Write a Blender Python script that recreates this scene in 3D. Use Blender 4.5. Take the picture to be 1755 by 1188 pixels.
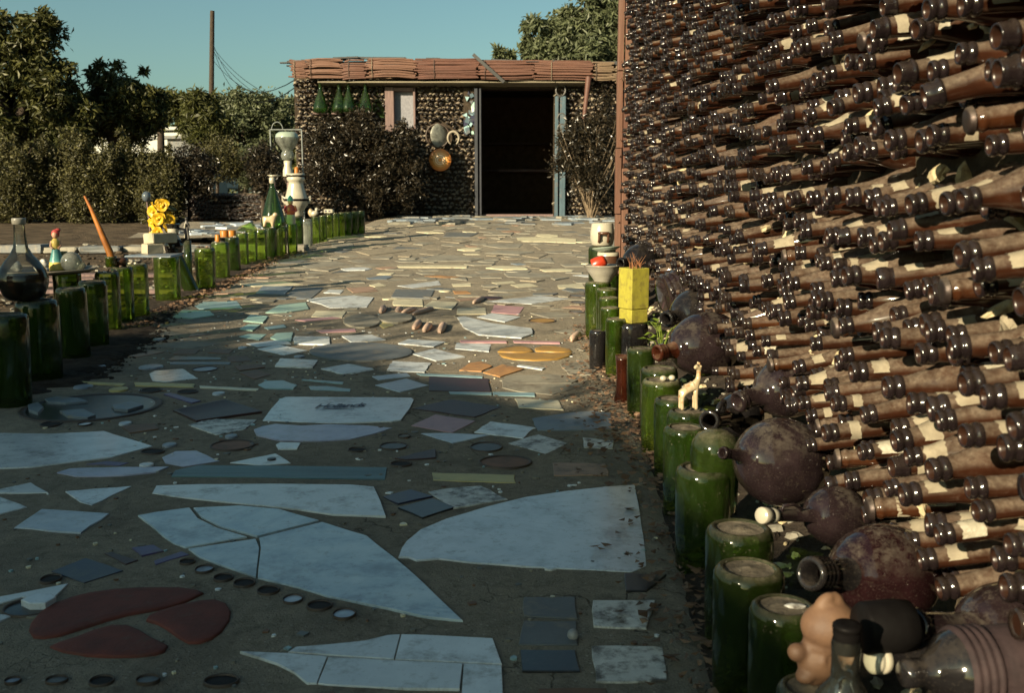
import bpy, bmesh, math, random
import numpy as np
from mathutils import Vector, Matrix

for _o in list(bpy.data.objects):
    bpy.data.objects.remove(_o, do_unlink=True)
SC = bpy.context.scene
COL = SC.collection
rnd = random.Random(7)

# ------------------------------------------------------------------ camera
CAM_Z = 0.62
PITCH = math.radians(8.796)
F_PX = 1706.25                      # 35 mm lens on a 36 mm wide frame of 1755 px
cd = bpy.data.cameras.new('camera')
cd.lens = 35.0
cd.sensor_width = 36.0
cd.clip_start = 0.02
cd.clip_end = 2000.0
cam = bpy.data.objects.new('camera', cd)
COL.objects.link(cam)
cam.location = (0, 0, CAM_Z)
cam.rotation_euler = (math.pi / 2 - PITCH, 0, 0)
cd.dof.use_dof = True
cd.dof.focus_distance = 2.8
cd.dof.aperture_fstop = 13.0
SC.camera = cam

# ------------------------------------------------------------------ sky, sun, exposure
SUN_ELEV = math.radians(20.0)
LX, LY = 0.64, 0.768                # horizontal direction in which the light travels
w = bpy.data.worlds.new('World')
SC.world = w
w.use_nodes = True
wn = w.node_tree
wn.nodes.clear()
sky_t = wn.nodes.new('ShaderNodeTexSky')
sky_t.sky_type = 'NISHITA'
sky_t.sun_disc = False
sky_t.sun_elevation = SUN_ELEV
sky_t.sun_rotation = math.atan2(-LX, -LY) % (2 * math.pi)
sky_t.air_density = 1.0
sky_t.dust_density = 1.6
sky_t.ozone_density = 1.0
tint = wn.nodes.new('ShaderNodeMix')
tint.data_type = 'RGBA'
tint.blend_type = 'MULTIPLY'
tint.inputs[0].default_value = 1.0
tint.inputs[7].default_value = (0.80, 1.04, 0.91, 1)
bg = wn.nodes.new('ShaderNodeBackground')
bg.inputs[1].default_value = 0.0435
wo = wn.nodes.new('ShaderNodeOutputWorld')
wn.links.new(sky_t.outputs[0], tint.inputs[6])
wn.links.new(tint.outputs[2], bg.inputs[0])
wn.links.new(bg.outputs[0], wo.inputs[0])

sd = bpy.data.lights.new('sun', 'SUN')
sd.energy = 5.0
sd.angle = math.radians(0.5)
sd.color = (1.0, 0.84, 0.57)
sun = bpy.data.objects.new('sun', sd)
COL.objects.link(sun)
_L = Vector((LX * math.cos(SUN_ELEV), LY * math.cos(SUN_ELEV), -math.sin(SUN_ELEV)))
sun.rotation_euler = _L.to_track_quat('-Z', 'Y').to_euler()
sun.location = (-6, -6, 6)

vs = SC.view_settings
vs.view_transform = 'Standard'
vs.look = 'None'
vs.exposure = 1.25
vs.gamma = 1.0
vs.use_curve_mapping = False
SC.render.engine = 'CYCLES'
SC.cycles.max_bounces = 8
SC.cycles.transparent_max_bounces = 24
SC.cycles.use_denoising = True
SC.cycles.sample_clamp_indirect = 4.0

# ------------------------------------------------------------------ measuring the photograph
CP, SP = math.cos(PITCH), math.sin(PITCH)


def ray(x, y):
    u = (x - 877.5) / F_PX
    v = -(y - 594.0) / F_PX
    return Vector((u, CP + v * SP, -SP + v * CP))


def ground(Y):
    t = min(1.0, max(0.0, (Y - 7.0) / 8.0))
    return 0.27 * t * t * (3 - 2 * t)


def on_ground(x, y, h=0.0):
    """point of the terrain (raised by h) that the photograph shows at x, y"""
    d = ray(x, y)
    lo, hi = 0.2, 80.0
    f = lambda Y: CAM_Z + d.z * Y / d.y - ground(Y) - h
    if f(hi) > 0:
        Y = hi
    else:
        for _ in range(50):
            m = (lo + hi) / 2
            if f(m) > 0:
                lo = m
            else:
                hi = m
        Y = hi
    return Vector((d.x * Y / d.y, Y, CAM_Z + d.z * Y / d.y))


def at_Y(x, y, Y):
    d = ray(x, y)
    return Vector((d.x * Y / d.y, Y, CAM_Z + d.z * Y / d.y))


def mpp(Y):
    return Y / F_PX


# ------------------------------------------------------------------ building helpers
def tag(o, label=None, cat=None, group=None, kind=None):
    if label: o['label'] = label
    if cat: o['category'] = cat
    if group: o['group'] = group
    if kind: o['kind'] = kind
    return o


def thing(name, loc, label, cat, group=None, rotz=0.0):
    o = bpy.data.objects.new(name, None)
    o.empty_display_size = 0.05
    COL.objects.link(o)
    o.location = loc
    o.rotation_euler = (0, 0, rotz)
    return tag(o, label, cat, group)


def link(name, me, parent=None, mtx=None):
    o = bpy.data.objects.new(name, me)
    COL.objects.link(o)
    if parent is not None:
        o.parent = parent
    if mtx is not None:
        o.matrix_local = mtx
    return o


def copy_tree(o, parent=None):
    c = o.copy()
    COL.objects.link(c)
    if parent is not None:
        c.parent = parent
    for ch in list(o.children):
        copy_tree(ch, c)
    return c


T = Matrix.Translation
def RX(a): return Matrix.Rotation(a, 4, 'X')
def RY(a): return Matrix.Rotation(a, 4, 'Y')
def RZ(a): return Matrix.Rotation(a, 4, 'Z')
def S(x, y=None, z=None):
    y = x if y is None else y
    z = x if z is None else z
    return Matrix.Diagonal((x, y, z, 1))


def axis_to(d):
    """rotation that turns +Z into direction d"""
    return Vector(d).to_track_quat('Z', 'Y').to_matrix().to_4x4()


class MB:
    def __init__(s):
        s.v, s.f, s.m, s.sm = [], [], [], []

    def add(s, vs_, fs, mi=0, smooth=True, M=None):
        b = len(s.v)
        if M is not None:
            vs_ = [M @ Vector(p) for p in vs_]
        s.v.extend([tuple(p) for p in vs_])
        for f in fs:
            s.f.append([i + b for i in f])
            s.m.append(mi)
            s.sm.append(smooth)
        return s

    def lathe(s, prof, n=16, M=None, mi=0, cap0=False, cap1=False, smooth=True, mis=None, wob=None):
        vs_, fs = [], []
        for k, (r, z) in enumerate(prof):
            for i in range(n):
                a = 2 * math.pi * i / n
                rr = r * (wob(a, k) if wob else 1)
                vs_.append((rr * math.cos(a), rr * math.sin(a), z))
        b = len(s.v)
        if M is not None:
            vs_ = [M @ Vector(p) for p in vs_]
        s.v.extend([tuple(p) for p in vs_])
        for k in range(len(prof) - 1):
            for i in range(n):
                j = (i + 1) % n
                s.f.append([b + k * n + i, b + k * n + j, b + (k + 1) * n + j, b + (k + 1) * n + i])
                s.m.append(mis[k] if mis else mi)
                s.sm.append(smooth)
        if cap0:
            s.f.append([b + i for i in range(n)][::-1]); s.m.append(mis[0] if mis else mi); s.sm.append(False)
        if cap1:
            q = b + (len(prof) - 1) * n
            s.f.append([q + i for i in range(n)]); s.m.append(mis[-1] if mis else mi); s.sm.append(False)
        return s

    def tube(s, pts, rad, n=8, mi=0, caps=True):
        pts = [Vector(p) for p in pts]
        if not hasattr(rad, '__len__'):
            rad = [rad] * len(pts)
        vs_ = []
        up = Vector((0.13, 0.27, 0.95)).normalized()
        for k, p in enumerate(pts):
            t = (pts[min(k + 1, len(pts) - 1)] - pts[max(k - 1, 0)])
            t = t.normalized() if t.length > 1e-9 else Vector((0, 0, 1))
            if abs(t.dot(up)) > 0.97:
                up = Vector((0.9, 0.3, 0.1)).normalized()
            x = (up - t * up.dot(t)).normalized()
            up = x
            y = t.cross(x)
            for i in range(n):
                a = 2 * math.pi * i / n
                vs_.append(p + (x * math.cos(a) + y * math.sin(a)) * rad[k])
        fs = []
        for k in range(len(pts) - 1):
            for i in range(n):
                j = (i + 1) % n
                fs.append([k * n + i, k * n + j, (k + 1) * n + j, (k + 1) * n + i])
        s.add(vs_, fs, mi, True)
        if caps:
            s.add(vs_[:n], [list(range(n))[::-1]], mi, False)
            s.add(vs_[-n:], [list(range(n))], mi, False)
        return s

    def box(s, dx, dy, dz, M=None, mi=0, bev=0.0, jit=0.0, rng=rnd):
        """box standing on z=0, centred in x and y, with chamfered edges"""
        x, y = dx / 2, dy / 2
        b = min(bev, x * .45, y * .45, dz * .45)
        if b <= 0:
            vs_ = [(-x, -y, 0), (x, -y, 0), (x, y, 0), (-x, y, 0), (-x, -y, dz), (x, -y, dz), (x, y, dz), (-x, y, dz)]
            fs = [[0, 3, 2, 1], [4, 5, 6, 7], [0, 1, 5, 4], [1, 2, 6, 5], [2, 3, 7, 6], [3, 0, 4, 7]]
        else:
            def ring(xx, yy, z, c):
                return [(-xx + c, -yy, z), (xx - c, -yy, z), (xx, -yy + c, z), (xx, yy - c, z),
                        (xx - c, yy, z), (-xx + c, yy, z), (-xx, yy - c, z), (-xx, -yy + c, z)]
            vs_ = ring(x - b, y - b, 0, b * .4) + ring(x, y, b, b) + ring(x, y, dz - b, b) + ring(x - b, y - b, dz, b * .4)
            fs = [list(range(8))[::-1], list(range(24, 32))]
            for k in range(3):
                for i in range(8):
                    j = (i + 1) % 8
                    fs.append([k * 8 + i, k * 8 + j, (k + 1) * 8 + j, (k + 1) * 8 + i])
        if jit:
            vs_ = [(p[0] + rng.uniform(-jit, jit), p[1] + rng.uniform(-jit, jit), p[2] + rng.uniform(-jit, jit)) for p in vs_]
        return s.add(vs_, fs, mi, False, M)

    def ball(s, M, nu=16, nv=10, mi=0, jit=0.0, rng=rnd, smooth=True):
        vs_ = [(0, 0, -1)]
        for k in range(1, nv):
            t = math.pi * k / nv
            for i in range(nu):
                a = 2 * math.pi * i / nu
                q = 1 + (rng.uniform(-jit, jit) if jit else 0)
                vs_.append((math.sin(t) * math.cos(a) * q, math.sin(t) * math.sin(a) * q, -math.cos(t) * q))
        vs_.append((0, 0, 1))
        fs = []
        for i in range(nu):
            j = (i + 1) % nu
            fs.append([0, 1 + j, 1 + i])
            fs.append([len(vs_) - 1, 1 + (nv - 2) * nu + i, 1 + (nv - 2) * nu + j])
        for k in range(nv - 2):
            for i in range(nu):
                j = (i + 1) % nu
                fs.append([1 + k * nu + i, 1 + k * nu + j, 1 + (k + 1) * nu + j, 1 + (k + 1) * nu + i])
        return s.add(vs_, fs, mi, smooth, M)

    def mesh(s, name, mats):
        me = bpy.data.meshes.new(name)
        me.from_pydata(s.v, [], s.f)
        for m in (mats if isinstance(mats, (list, tuple)) else [mats]):
            me.materials.append(m)
        me.polygons.foreach_set('material_index', s.m)
        me.polygons.foreach_set('use_smooth', s.sm)
        me.update()
        return me

    def build(s, name, mats, parent=None, mtx=None):
        return link(name, s.mesh(name, mats), parent, mtx)


def np_mesh(name, V, F, mats, smooth=False, mi=None):
    """mesh out of numpy arrays, all faces with the same number of corners"""
    me = bpy.data.meshes.new(name)
    n, k = F.shape
    me.vertices.add(len(V))
    me.vertices.foreach_set('co', np.ascontiguousarray(V, dtype=np.float32).ravel())
    me.loops.add(n * k)
    me.loops.foreach_set('vertex_index', np.ascontiguousarray(F, dtype=np.int32).ravel())
    me.polygons.add(n)
    me.polygons.foreach_set('loop_start', np.arange(0, n * k, k, dtype=np.int32))
    me.polygons.foreach_set('use_smooth', np.full(n, smooth, dtype=bool))
    for m in (mats if isinstance(mats, (list, tuple)) else [mats]):
        me.materials.append(m)
    if mi is not None:
        me.polygons.foreach_set('material_index', np.ascontiguousarray(mi, dtype=np.int32))
    me.update(calc_edges=True)
    return me


def instances_mesh(name, base, mats, Ms, smooth=True):
    """many copies of one MB joined into one mesh"""
    V0 = np.array(base.v)
    V4 = np.c_[V0, np.ones(len(V0))]
    Vs = [(V4 @ np.array(M).T)[:, :3] for M in Ms]
    nf = len(base.f)
    F3 = []
    mi = []
    for f, m in zip(base.f, base.m):
        for k in range(1, len(f) - 1):
            F3.append([f[0], f[k], f[k + 1]]); mi.append(m)
    F3 = np.array(F3)
    F = np.concatenate([F3 + i * len(V0) for i in range(len(Ms))])
    return np_mesh(name, np.concatenate(Vs), F, mats, smooth, np.tile(np.array(mi), len(Ms)))


# ------------------------------------------------------------------ materials
class NT:
    def __init__(s, name):
        s.mat = bpy.data.materials.new(name)
        s.mat.use_nodes = True
        s.t = s.mat.node_tree
        s.t.nodes.clear()
        s.out = s.n('ShaderNodeOutputMaterial')
        s._co = None

    def n(s, typ, **kw):
        nd = s.t.nodes.new(typ)
        for k, v in kw.items():
            setattr(nd, k, v)
        return nd

    def set(s, sock, v):
        if isinstance(v, bpy.types.NodeSocket):
            s.t.links.new(v, sock)
        elif isinstance(v, (tuple, list)) and len(v) == 3 and sock.type == 'RGBA':
            sock.default_value = (*v, 1)
        else:
            sock.default_value = v

    def co(s):
        if s._co is None:
            tc = s.n('ShaderNodeTexCoord')
            oi = s.n('ShaderNodeObjectInfo')
            m = s.n('ShaderNodeMath', operation='MULTIPLY')
            s.set(m.inputs[0], oi.outputs['Random']); m.inputs[1].default_value = 37.0
            a = s.n('ShaderNodeVectorMath', operation='ADD')
            s.set(a.inputs[0], tc.outputs['Object']); s.set(a.inputs[1], m.outputs[0])
            s._co = a.outputs[0]
            s.rand = oi.outputs['Random']
        return s._co

    def noise(s, scale, detail=4, rough=.6, stretch=None, dist=0.0):
        nd = s.n('ShaderNodeTexNoise')
        nd.inputs['Scale'].default_value = scale
        nd.inputs['Detail'].default_value = detail
        nd.inputs['Roughness'].default_value = rough
        nd.inputs['Distortion'].default_value = dist
        c = s.co()
        if stretch:
            mp = s.n('ShaderNodeMapping')
            mp.inputs['Scale'].default_value = stretch
            s.set(mp.inputs[0], c)
            c = mp.outputs[0]
        s.set(nd.inputs['Vector'], c)
        return nd.outputs['Fac']

    def voro(s, scale, feat='F1'):
        nd = s.n('ShaderNodeTexVoronoi', feature=feat)
        nd.inputs['Scale'].default_value = scale
        s.set(nd.inputs['Vector'], s.co())
        return nd.outputs['Distance']

    def rng(s, x, a, b, c=0.0, d=1.0):
        nd = s.n('ShaderNodeMapRange')
        s.set(nd.inputs[0], x)
        for i, v in enumerate((a, b, c, d)):
            nd.inputs[i + 1].default_value = v
        return nd.outputs[0]

    def math(s, op, a, b=0.5):
        nd = s.n('ShaderNodeMath', operation=op)
        s.set(nd.inputs[0], a); s.set(nd.inputs[1], b)
        return nd.outputs[0]

    def mix(s, fac, a, b, blend='MIX'):
        nd = s.n('ShaderNodeMix', data_type='RGBA', blend_type=blend)
        s.set(nd.inputs[0], fac); s.set(nd.inputs[6], a); s.set(nd.inputs[7], b)
        return nd.outputs[2]

    def up(s, lo=0.0, hi=0.7):
        g = s.n('ShaderNodeNewGeometry')
        x = s.n('ShaderNodeSeparateXYZ')
        s.set(x.inputs[0], g.outputs['Normal'])
        return s.rng(x.outputs[2], lo, hi)

    def island(s):
        return s.n('ShaderNodeNewGeometry').outputs['Random Per Island']

    def bump(s, h, strength=.3, dist=.01):
        b = s.n('ShaderNodeBump')
        b.inputs['Strength'].default_value = strength
        b.inputs['Distance'].default_value = dist
        s.set(b.inputs['Height'], h)
        return b.outputs[0]

    def bsdf(s, col, rough=.6, metal=0.0, spec=.5, normal=None, **kw):
        b = s.n('ShaderNodeBsdfPrincipled')
        s.set(b.inputs['Base Color'], col)
        s.set(b.inputs['Roughness'], rough)
        s.set(b.inputs['Metallic'], metal)
        s.set(b.inputs['Specular IOR Level'], spec)
        if normal is not None:
            s.set(b.inputs['Normal'], normal)
        for k, v in kw.items():
            s.set(b.inputs[k], v)
        return b.outputs[0]

    def shmix(s, fac, a, b):
        m = s.n('ShaderNodeMixShader')
        s.set(m.inputs[0], fac); s.set(m.inputs[1], a); s.set(m.inputs[2], b)
        return m.outputs[0]

    def done(s, sh):
        s.t.links.new(sh, s.out.inputs[0])
        return s.mat


def plain(name, c1, c2=None, scale=25, rough=.6, bump=.15, bscale=120, bdist=.003, spec=.4, metal=0.0,
          dirt=None, dscale=9, damt=(.52, .7), stretch=None, vary=0.0, dust=None):
    m = NT(name)
    c2 = c2 or tuple(x * .75 for x in c1)
    n1 = m.noise(scale, 5, .6, stretch)
    col = m.mix(m.rng(n1, .35, .65), c1, c2)
    if vary:
        m.co()
        col = m.mix(m.rng(m.rand, 0, 1, 0, vary), col, tuple(x * .55 for x in c1))
    if dirt:
        col = m.mix(m.rng(m.noise(dscale, 6, .7), damt[0], damt[1]), col, dirt)
        col = m.mix(m.rng(m.noise(dscale * 14, 3, .6), .62, .75, 0, .55), col, dirt)
    rg = rough
    if dust:
        f = m.math('MULTIPLY', m.up(.2, .9), m.rng(m.noise(40, 5, .7), .3, .6))
        col = m.mix(f, col, dust)
        rg = m.rng(f, 0, 1, rough, .9)
    b = m.bump(m.noise(bscale, 5, .7, stretch), bump, bdist) if bump else None
    return m.done(m.bsdf(col, rg, metal, spec, b))


DIRT = (.10, .078, .055)
DUST = (.158, .124, .092)


def m_amber(name, dusty, base=(.020, .0085, .005), glow=(.42, .11, .02), glowf=.14, rough=.10, dust=DUST, up=(-.1, .45), ns=1.0):
    """thick brown glass, its upper side under a coat of dry dust"""
    m = NT(name)
    isl = m.island()
    bc = m.mix(m.rng(m.noise(30, 4), .4, .7), base, tuple(x * 1.9 for x in base))
    bc = m.mix(m.rng(isl, .55, 1, 0, .8), bc, (base[0] * 2.6, base[1] * 2.4, base[2] * 1.6))
    body = m.bsdf(bc, rough, 0, .55)
    tl = m.n('ShaderNodeBsdfTranslucent')
    m.set(tl.inputs[0], glow)
    gl = m.shmix(glowf, body, tl.outputs[0])
    f = m.rng(m.noise(85 * ns, 7, .75), .30, .66, .15, 1.0) if ns == 1 else m.rng(m.noise(85 * ns, 10, .82), .47, .57, .0, 1.0)
    f = m.math('MULTIPLY', f, m.up(*up))
    f = m.math('ADD', f, m.rng(m.noise(60 * ns, 7, .85), .55, .72, 0, .4))
    f = m.math('MULTIPLY', f, dusty)
    f = m.math('MULTIPLY', f, m.rng(m.math('FRACT', m.math('MULTIPLY', isl, 7.31)), 0, 1, .80, 1.15))
    f = m.math('MINIMUM', f, .94)
    dcol = m.mix(m.rng(m.noise(140, 4, .7), .4, .6), dust, tuple(x * .6 for x in dust))
    dcol = m.mix(m.rng(m.math('FRACT', m.math('MULTIPLY', isl, 3.77)), .3, 1, 0, .5), dcol, (dust[0] * .8, dust[1] * .82, dust[2] * .95))
    if ns != 1:
        f = m.math('MAXIMUM', f, m.rng(m.noise(420, 3, .8), .60, .70, 0, .55))
    d = m.bsdf(dcol, .95, 0, .1, m.bump(m.noise(500, 3, .7), .5, .001))
    return m.done(m.shmix(f, gl, d))


def m_glass(name, tcol, dcol, dfac=.35, rough=.06, dust=(.25, .22, .15), dustf=.5, specks=.25):
    """thin bottle glass: tinted see-through, a mirror film of fresnel gloss, a dirty inside and dust on top"""
    m = NT(name)
    tr = m.n('ShaderNodeBsdfTransparent')
    m.set(tr.inputs[0], tcol)
    df = m.n('ShaderNodeBsdfDiffuse')
    m.set(df.inputs[0], m.mix(m.rng(m.noise(24, 5, .7, (1, 1, .35)), .35, .68), dcol, tuple(x * .45 for x in dcol)))
    tl = m.n('ShaderNodeBsdfTranslucent')
    m.set(tl.inputs[0], tuple(min(1, x * 1.6) for x in dcol))
    dirty = m.shmix(.45, df.outputs[0], tl.outputs[0])
    a = m.shmix(m.rng(m.noise(16, 6, .75, (1, 1, .3)), .3, .75, dfac * .45, min(1, dfac * 1.7)), tr.outputs[0], dirty)
    f = m.math('MULTIPLY', m.up(.25, .85), m.rng(m.noise(55, 5, .7), .35, .6, .2, 1))
    f = m.math('MULTIPLY', f, dustf)
    sp = m.math('MULTIPLY', m.rng(m.noise(230, 3, .7), .62, .72), specks)
    f = m.math('MAXIMUM', f, sp)
    dd = m.n('ShaderNodeBsdfDiffuse')
    m.set(dd.inputs[0], dust)
    a = m.shmix(f, a, dd.outputs[0])
    gl = m.n('ShaderNodeBsdfGlossy')
    gl.inputs['Roughness'].default_value = rough
    m.set(gl.inputs['Normal'], m.bump(m.noise(30, 4, .5, (1, 1, .5)), .28, .005))
    lw = m.n('ShaderNodeFresnel')
    lw.inputs[0].default_value = 1.5
    fr = m.math('MULTIPLY', lw.outputs[0], m.math('SUBTRACT', 1.0, f))
    return m.done(m.shmix(fr, a, gl.outputs[0]))


def m_leaf(name, c1, c2, rough=.5, trans=.3, dark=.5):
    m = NT(name)
    col = m.mix(m.island(), c1, c2)
    col = m.mix(m.rng(m.noise(1.3, 3), .4, .65, 0, dark), col, tuple(x * .4 for x in c1))
    b = m.bsdf(col, rough, 0, .35)
    tl = m.n('ShaderNodeBsdfTranslucent')
    m.set(tl.inputs[0], col)
    return m.done(m.shmix(trans, b, tl.outputs[0]))


def m_reed(name, c1, c2, along=(1, 1, 30)):
    m = NT(name)
    n1 = m.noise(6, 5, .7, along)
    col = m.mix(m.rng(n1, .35, .65), c1, c2)
    col = m.mix(m.rng(m.noise(2.2, 4, .7), .5, .7, 0, .55), col, (.10, .05, .04))
    col = m.mix(m.rng(m.island(), 0, 1, 0, .6), col, tuple(x * .45 for x in c1))
    col = m.mix(m.rng(m.rand, 0, 1, 0, .45), col, (.20, .115, .075))
    return m.done(m.bsdf(col, .6, 0, .35, m.bump(n1, .4, .004)))


MAT = {}
MAT['concrete'] = None
# ------------------------------------------------------------------ material list
def m_concrete():
    m = NT('concrete')
    big = m.noise(1.7, 6, .7)
    fine = m.noise(38, 6, .75)
    grit = m.noise(260, 3, .8)
    col = m.mix(m.rng(big, .35, .65), (.295, .252, .185), (.195, .170, .132))
    col = m.mix(m.rng(fine, .45, .75, 0, .7), col, (.085, .07, .05))
    col = m.mix(m.rng(grit, .55, .70, 0, .75), col, (.32, .28, .22))
    col = m.mix(m.rng(m.noise(120, 4, .75), .60, .70, 0, .7), col, (.045, .038, .030))
    col = m.mix(m.rng(m.voro(60), .08, .15, .8, 0), col, (.36, .33, .28))
    col = m.mix(m.rng(m.voro(83), .08, .14, .85, 0), col, (.05, .045, .038))
    col = m.mix(m.rng(m.voro(90), .0, .16, .5, 0), col, (.05, .042, .034))
    # trowel patches, stains and fine cracks
    patch = m.noise(4.2, 3, .5, (1, .6, 1), 1.2)
    col = m.mix(m.rng(patch, .56, .60, 0, .35), col, (.12, .10, .078))
    col = m.mix(m.rng(m.noise(9, 6, .8), .57, .68, 0, .6), col, (.075, .062, .048))
    ed = m.n('ShaderNodeTexVoronoi', feature='DISTANCE_TO_EDGE')
    ed.inputs['Scale'].default_value = 1.5
    wv = m.n('ShaderNodeTexNoise')
    wv.inputs['Scale'].default_value = 5.0
    wv.inputs['Detail'].default_value = 6
    m.set(wv.inputs['Vector'], m.co())
    ad = m.n('ShaderNodeVectorMath', operation='MULTIPLY_ADD')
    m.set(ad.inputs[0], wv.outputs['Color']); ad.inputs[1].default_value = (.5, .5, .5); m.set(ad.inputs[2], m.co())
    m.set(ed.inputs['Vector'], ad.outputs[0])
    crack = m.rng(ed.outputs['Distance'], .0, .006, 1, 0)
    crack = m.math('MULTIPLY', crack, m.rng(m.noise(.9, 2), .50, .60, 0, .7))
    col = m.mix(crack, col, (.03, .025, .02))
    h = m.math('ADD', m.math('MULTIPLY', fine, .6), m.math('MULTIPLY', grit, .45))
    h = m.math('SUBTRACT', h, m.math('MULTIPLY', crack, .8))
    h = m.math('ADD', h, m.math('MULTIPLY', patch, .8))
    return m.done(m.bsdf(col, .92, 0, .25, m.bump(h, .85, .012)))


def m_dirt(name='dirt', c1=(.115, .086, .058), c2=(.038, .029, .020)):
    m = NT(name)
    n1 = m.noise(3.5, 6, .7, (1, 3.5, 1))
    n2 = m.noise(60, 5, .75)
    col = m.mix(m.rng(n1, .38, .62), c1, c2)
    col = m.mix(m.rng(n2, .58, .7, 0, .6), col, tuple(x * 1.9 for x in c1))
    return m.done(m.bsdf(col, .95, 0, .15, m.bump(n2, .9, .02)))


def m_marble(name, c1, c2, vein, rough=.22, vs_=4.0):
    m = NT(name)
    a = m.noise(vs_, 7, .65, None, 1.6)
    col = m.mix(m.rng(m.noise(14, 4), .35, .7), c1, c2)
    col = m.mix(m.rng(m.math('ABSOLUTE', m.math('SUBTRACT', a, .5)), .0, .05, .32, 0), col, vein)
    col = m.mix(m.rng(m.noise(38, 8, .85), .54, .68, 0, .75), col, (.16, .145, .12))
    col = m.mix(m.rng(m.noise(7, 6, .75), .54, .66, 0, .45), col, (.20, .19, .17))
    return m.done(m.bsdf(col, rough, 0, .5, m.bump(m.noise(70, 4), .12, .002)))


MAT['concrete'] = m_concrete()
MAT['dirt'] = m_dirt()
MAT['soil_and_shade'] = m_dirt('soil_and_shade', (.055, .043, .033), (.028, .022, .018))  # earth of the right bed; also paints the shade along the left bottles
MAT['white'] = plain('white_glaze', (.68, .72, .73), (.56, .60, .62), 14, .26, .14, 60, .002, .6, dirt=(.20, .18, .15), dscale=15, damt=(.50, .72), vary=.35)
MAT['worn_white'] = plain('worn_white', (.62, .62, .58), (.45, .45, .42), 30, .4, .3, 120, .003, .5, dirt=(.07, .06, .05), dscale=26, damt=(.46, .62))
MAT['cream'] = plain('cream_tile', (.66, .60, .42), (.55, .50, .34), 22, .35, .15, 90, .002, .5, dirt=DIRT, dscale=28, damt=(.56, .75), vary=.3)
MAT['marble'] = m_marble('pale_marble', (.60, .64, .67), (.48, .53, .57), (.40, .42, .45))
MAT['blue_marble'] = m_marble('blue_marble', (.42, .48, .54), (.30, .36, .44), (.60, .62, .62), .28)
MAT['lavender'] = m_marble('lavender_marble', (.38, .38, .50), (.26, .28, .40), (.5, .5, .56), .3)
MAT['glass_slab'] = m_marble('milky_slab', (.50, .58, .60), (.30, .39, .46), (.20, .27, .33), .18, 2.2)
MAT['slate'] = plain('slate', (.12, .13, .13), (.08, .085, .09), 12, .5, .3, 60, .004, .5, dirt=(.22, .19, .14), dscale=12)
MAT['blue_slate'] = plain('blue_slate', (.17, .21, .24), (.11, .14, .18), 10, .42, .3, 70, .003, .5, dirt=(.2, .17, .13), dscale=13)
MAT['flagstone'] = plain('flagstone', (.25, .232, .185), (.165, .155, .128), 8, .8, .35, 50, .006, .3, dirt=(.1, .08, .06), dscale=9)
MAT['brown'] = plain('brown_tile', (.16, .085, .045), (.11, .06, .035), 20, .55, .3, 100, .003, .4, dirt=DIRT, dscale=16)
MAT['tan'] = plain('tan_tile', (.34, .22, .15), (.26, .17, .12), 20, .55, .25, 100, .003, .4, dirt=DIRT, dscale=18)
MAT['orange_tile'] = plain('orange_tile', (.38, .20, .075), (.28, .145, .06), 20, .6, .3, 100, .003, .4, dirt=DIRT, dscale=18)
MAT['pink'] = plain('pink_tile', (.42, .24, .24), (.36, .20, .22), 20, .45, .15, 100, .002, .5, dirt=DIRT, dscale=22, damt=(.58, .8))
MAT['yellow'] = plain('yellow_tile', (.48, .40, .15), (.40, .33, .12), 20, .45, .2, 100, .002, .5, dirt=DIRT, dscale=20, damt=(.58, .8))
MAT['navy'] = plain('navy_tile', (.022, .022, .055), (.016, .017, .035), 18, .35, .15, 80, .002, .5, dirt=(.06, .05, .045), dscale=18)
MAT['purple'] = plain('purple_tile', (.095, .07, .17), (.07, .05, .13), 20, .4, .2, 80, .002, .5, dirt=DIRT, dscale=24)
MAT['maroon'] = plain('maroon_tile', (.055, .024, .022), (.04, .02, .018), 20, .45, .3, 100, .003, .5, dirt=DIRT, dscale=20, damt=(.58, .8))
MAT['black_tile'] = plain('black_tile', (.018, .018, .02), (.012, .012, .013), 20, .3, .15, 90, .002, .6, dirt=(.07, .06, .05), dscale=20)
MAT['teal'] = plain('teal_tile', (.27, .40, .42), (.21, .33, .36), 20, .3, .15, 90, .002, .5, dirt=DIRT, dscale=24, damt=(.58, .8))
MAT['sea_board'] = plain('sea_board', (.10, .19, .21), (.06, .12, .14), 14, .4, .4, 60, .004, .5, stretch=(.25, 6, 1))
MAT['mint'] = plain('mint_tile', (.36, .52, .44), (.28, .44, .38), 20, .3, .15, 90, .002, .5, dirt=DIRT, dscale=24, damt=(.58, .8))
MAT['terracotta'] = plain('terracotta', (.150, .038, .025), (.095, .026, .018), 20, .75, .6, 110, .002, .4, dirt=(.10, .05, .035), dscale=30, damt=(.56, .75))
MAT['gold_clay'] = plain('gold_clay', (.36, .205, .045), (.26, .150, .038), 14, .5, .3, 90, .003, .4, dirt=(.2, .12, .05), dscale=24, damt=(.52, .7))
MAT['rust_lid'] = plain('rust_lid', (.060, .038, .026), (.035, .024, .018), 26, .55, .3, 160, .002, .5)
MAT['hole_dark'] = plain('hole_dark', (.020, .014, .011), (.010, .008, .007), 40, .7, .4, 200, .002, .3)
MAT['blue_lid'] = plain('blue_lid', (.26, .30, .36), (.17, .20, .25), 26, .35, .25, 120, .002, .5, dirt=DIRT, dscale=50)
MAT['old_clay'] = plain('old_clay', (.22, .12, .08), (.15, .09, .065), 18, .7, .3, 120, .003, .3, dirt=DIRT, dscale=18)
MAT['pebble_pink'] = plain('pebble_pink', (.52, .36, .27), (.42, .30, .23), 30, .6, .2, 100, .002, .4)
MAT['dull_ball'] = plain('dull_ball', (.30, .30, .30), (.2, .2, .2), 60, .4, .1)
MAT['ink'] = plain('ink', (.03, .04, .08), None, 20, .5, 0)
MAT['amber'] = m_amber('amber_glass_dusty', .92, (.020, .0075, .004), (.42, .10, .016), .13)
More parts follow.
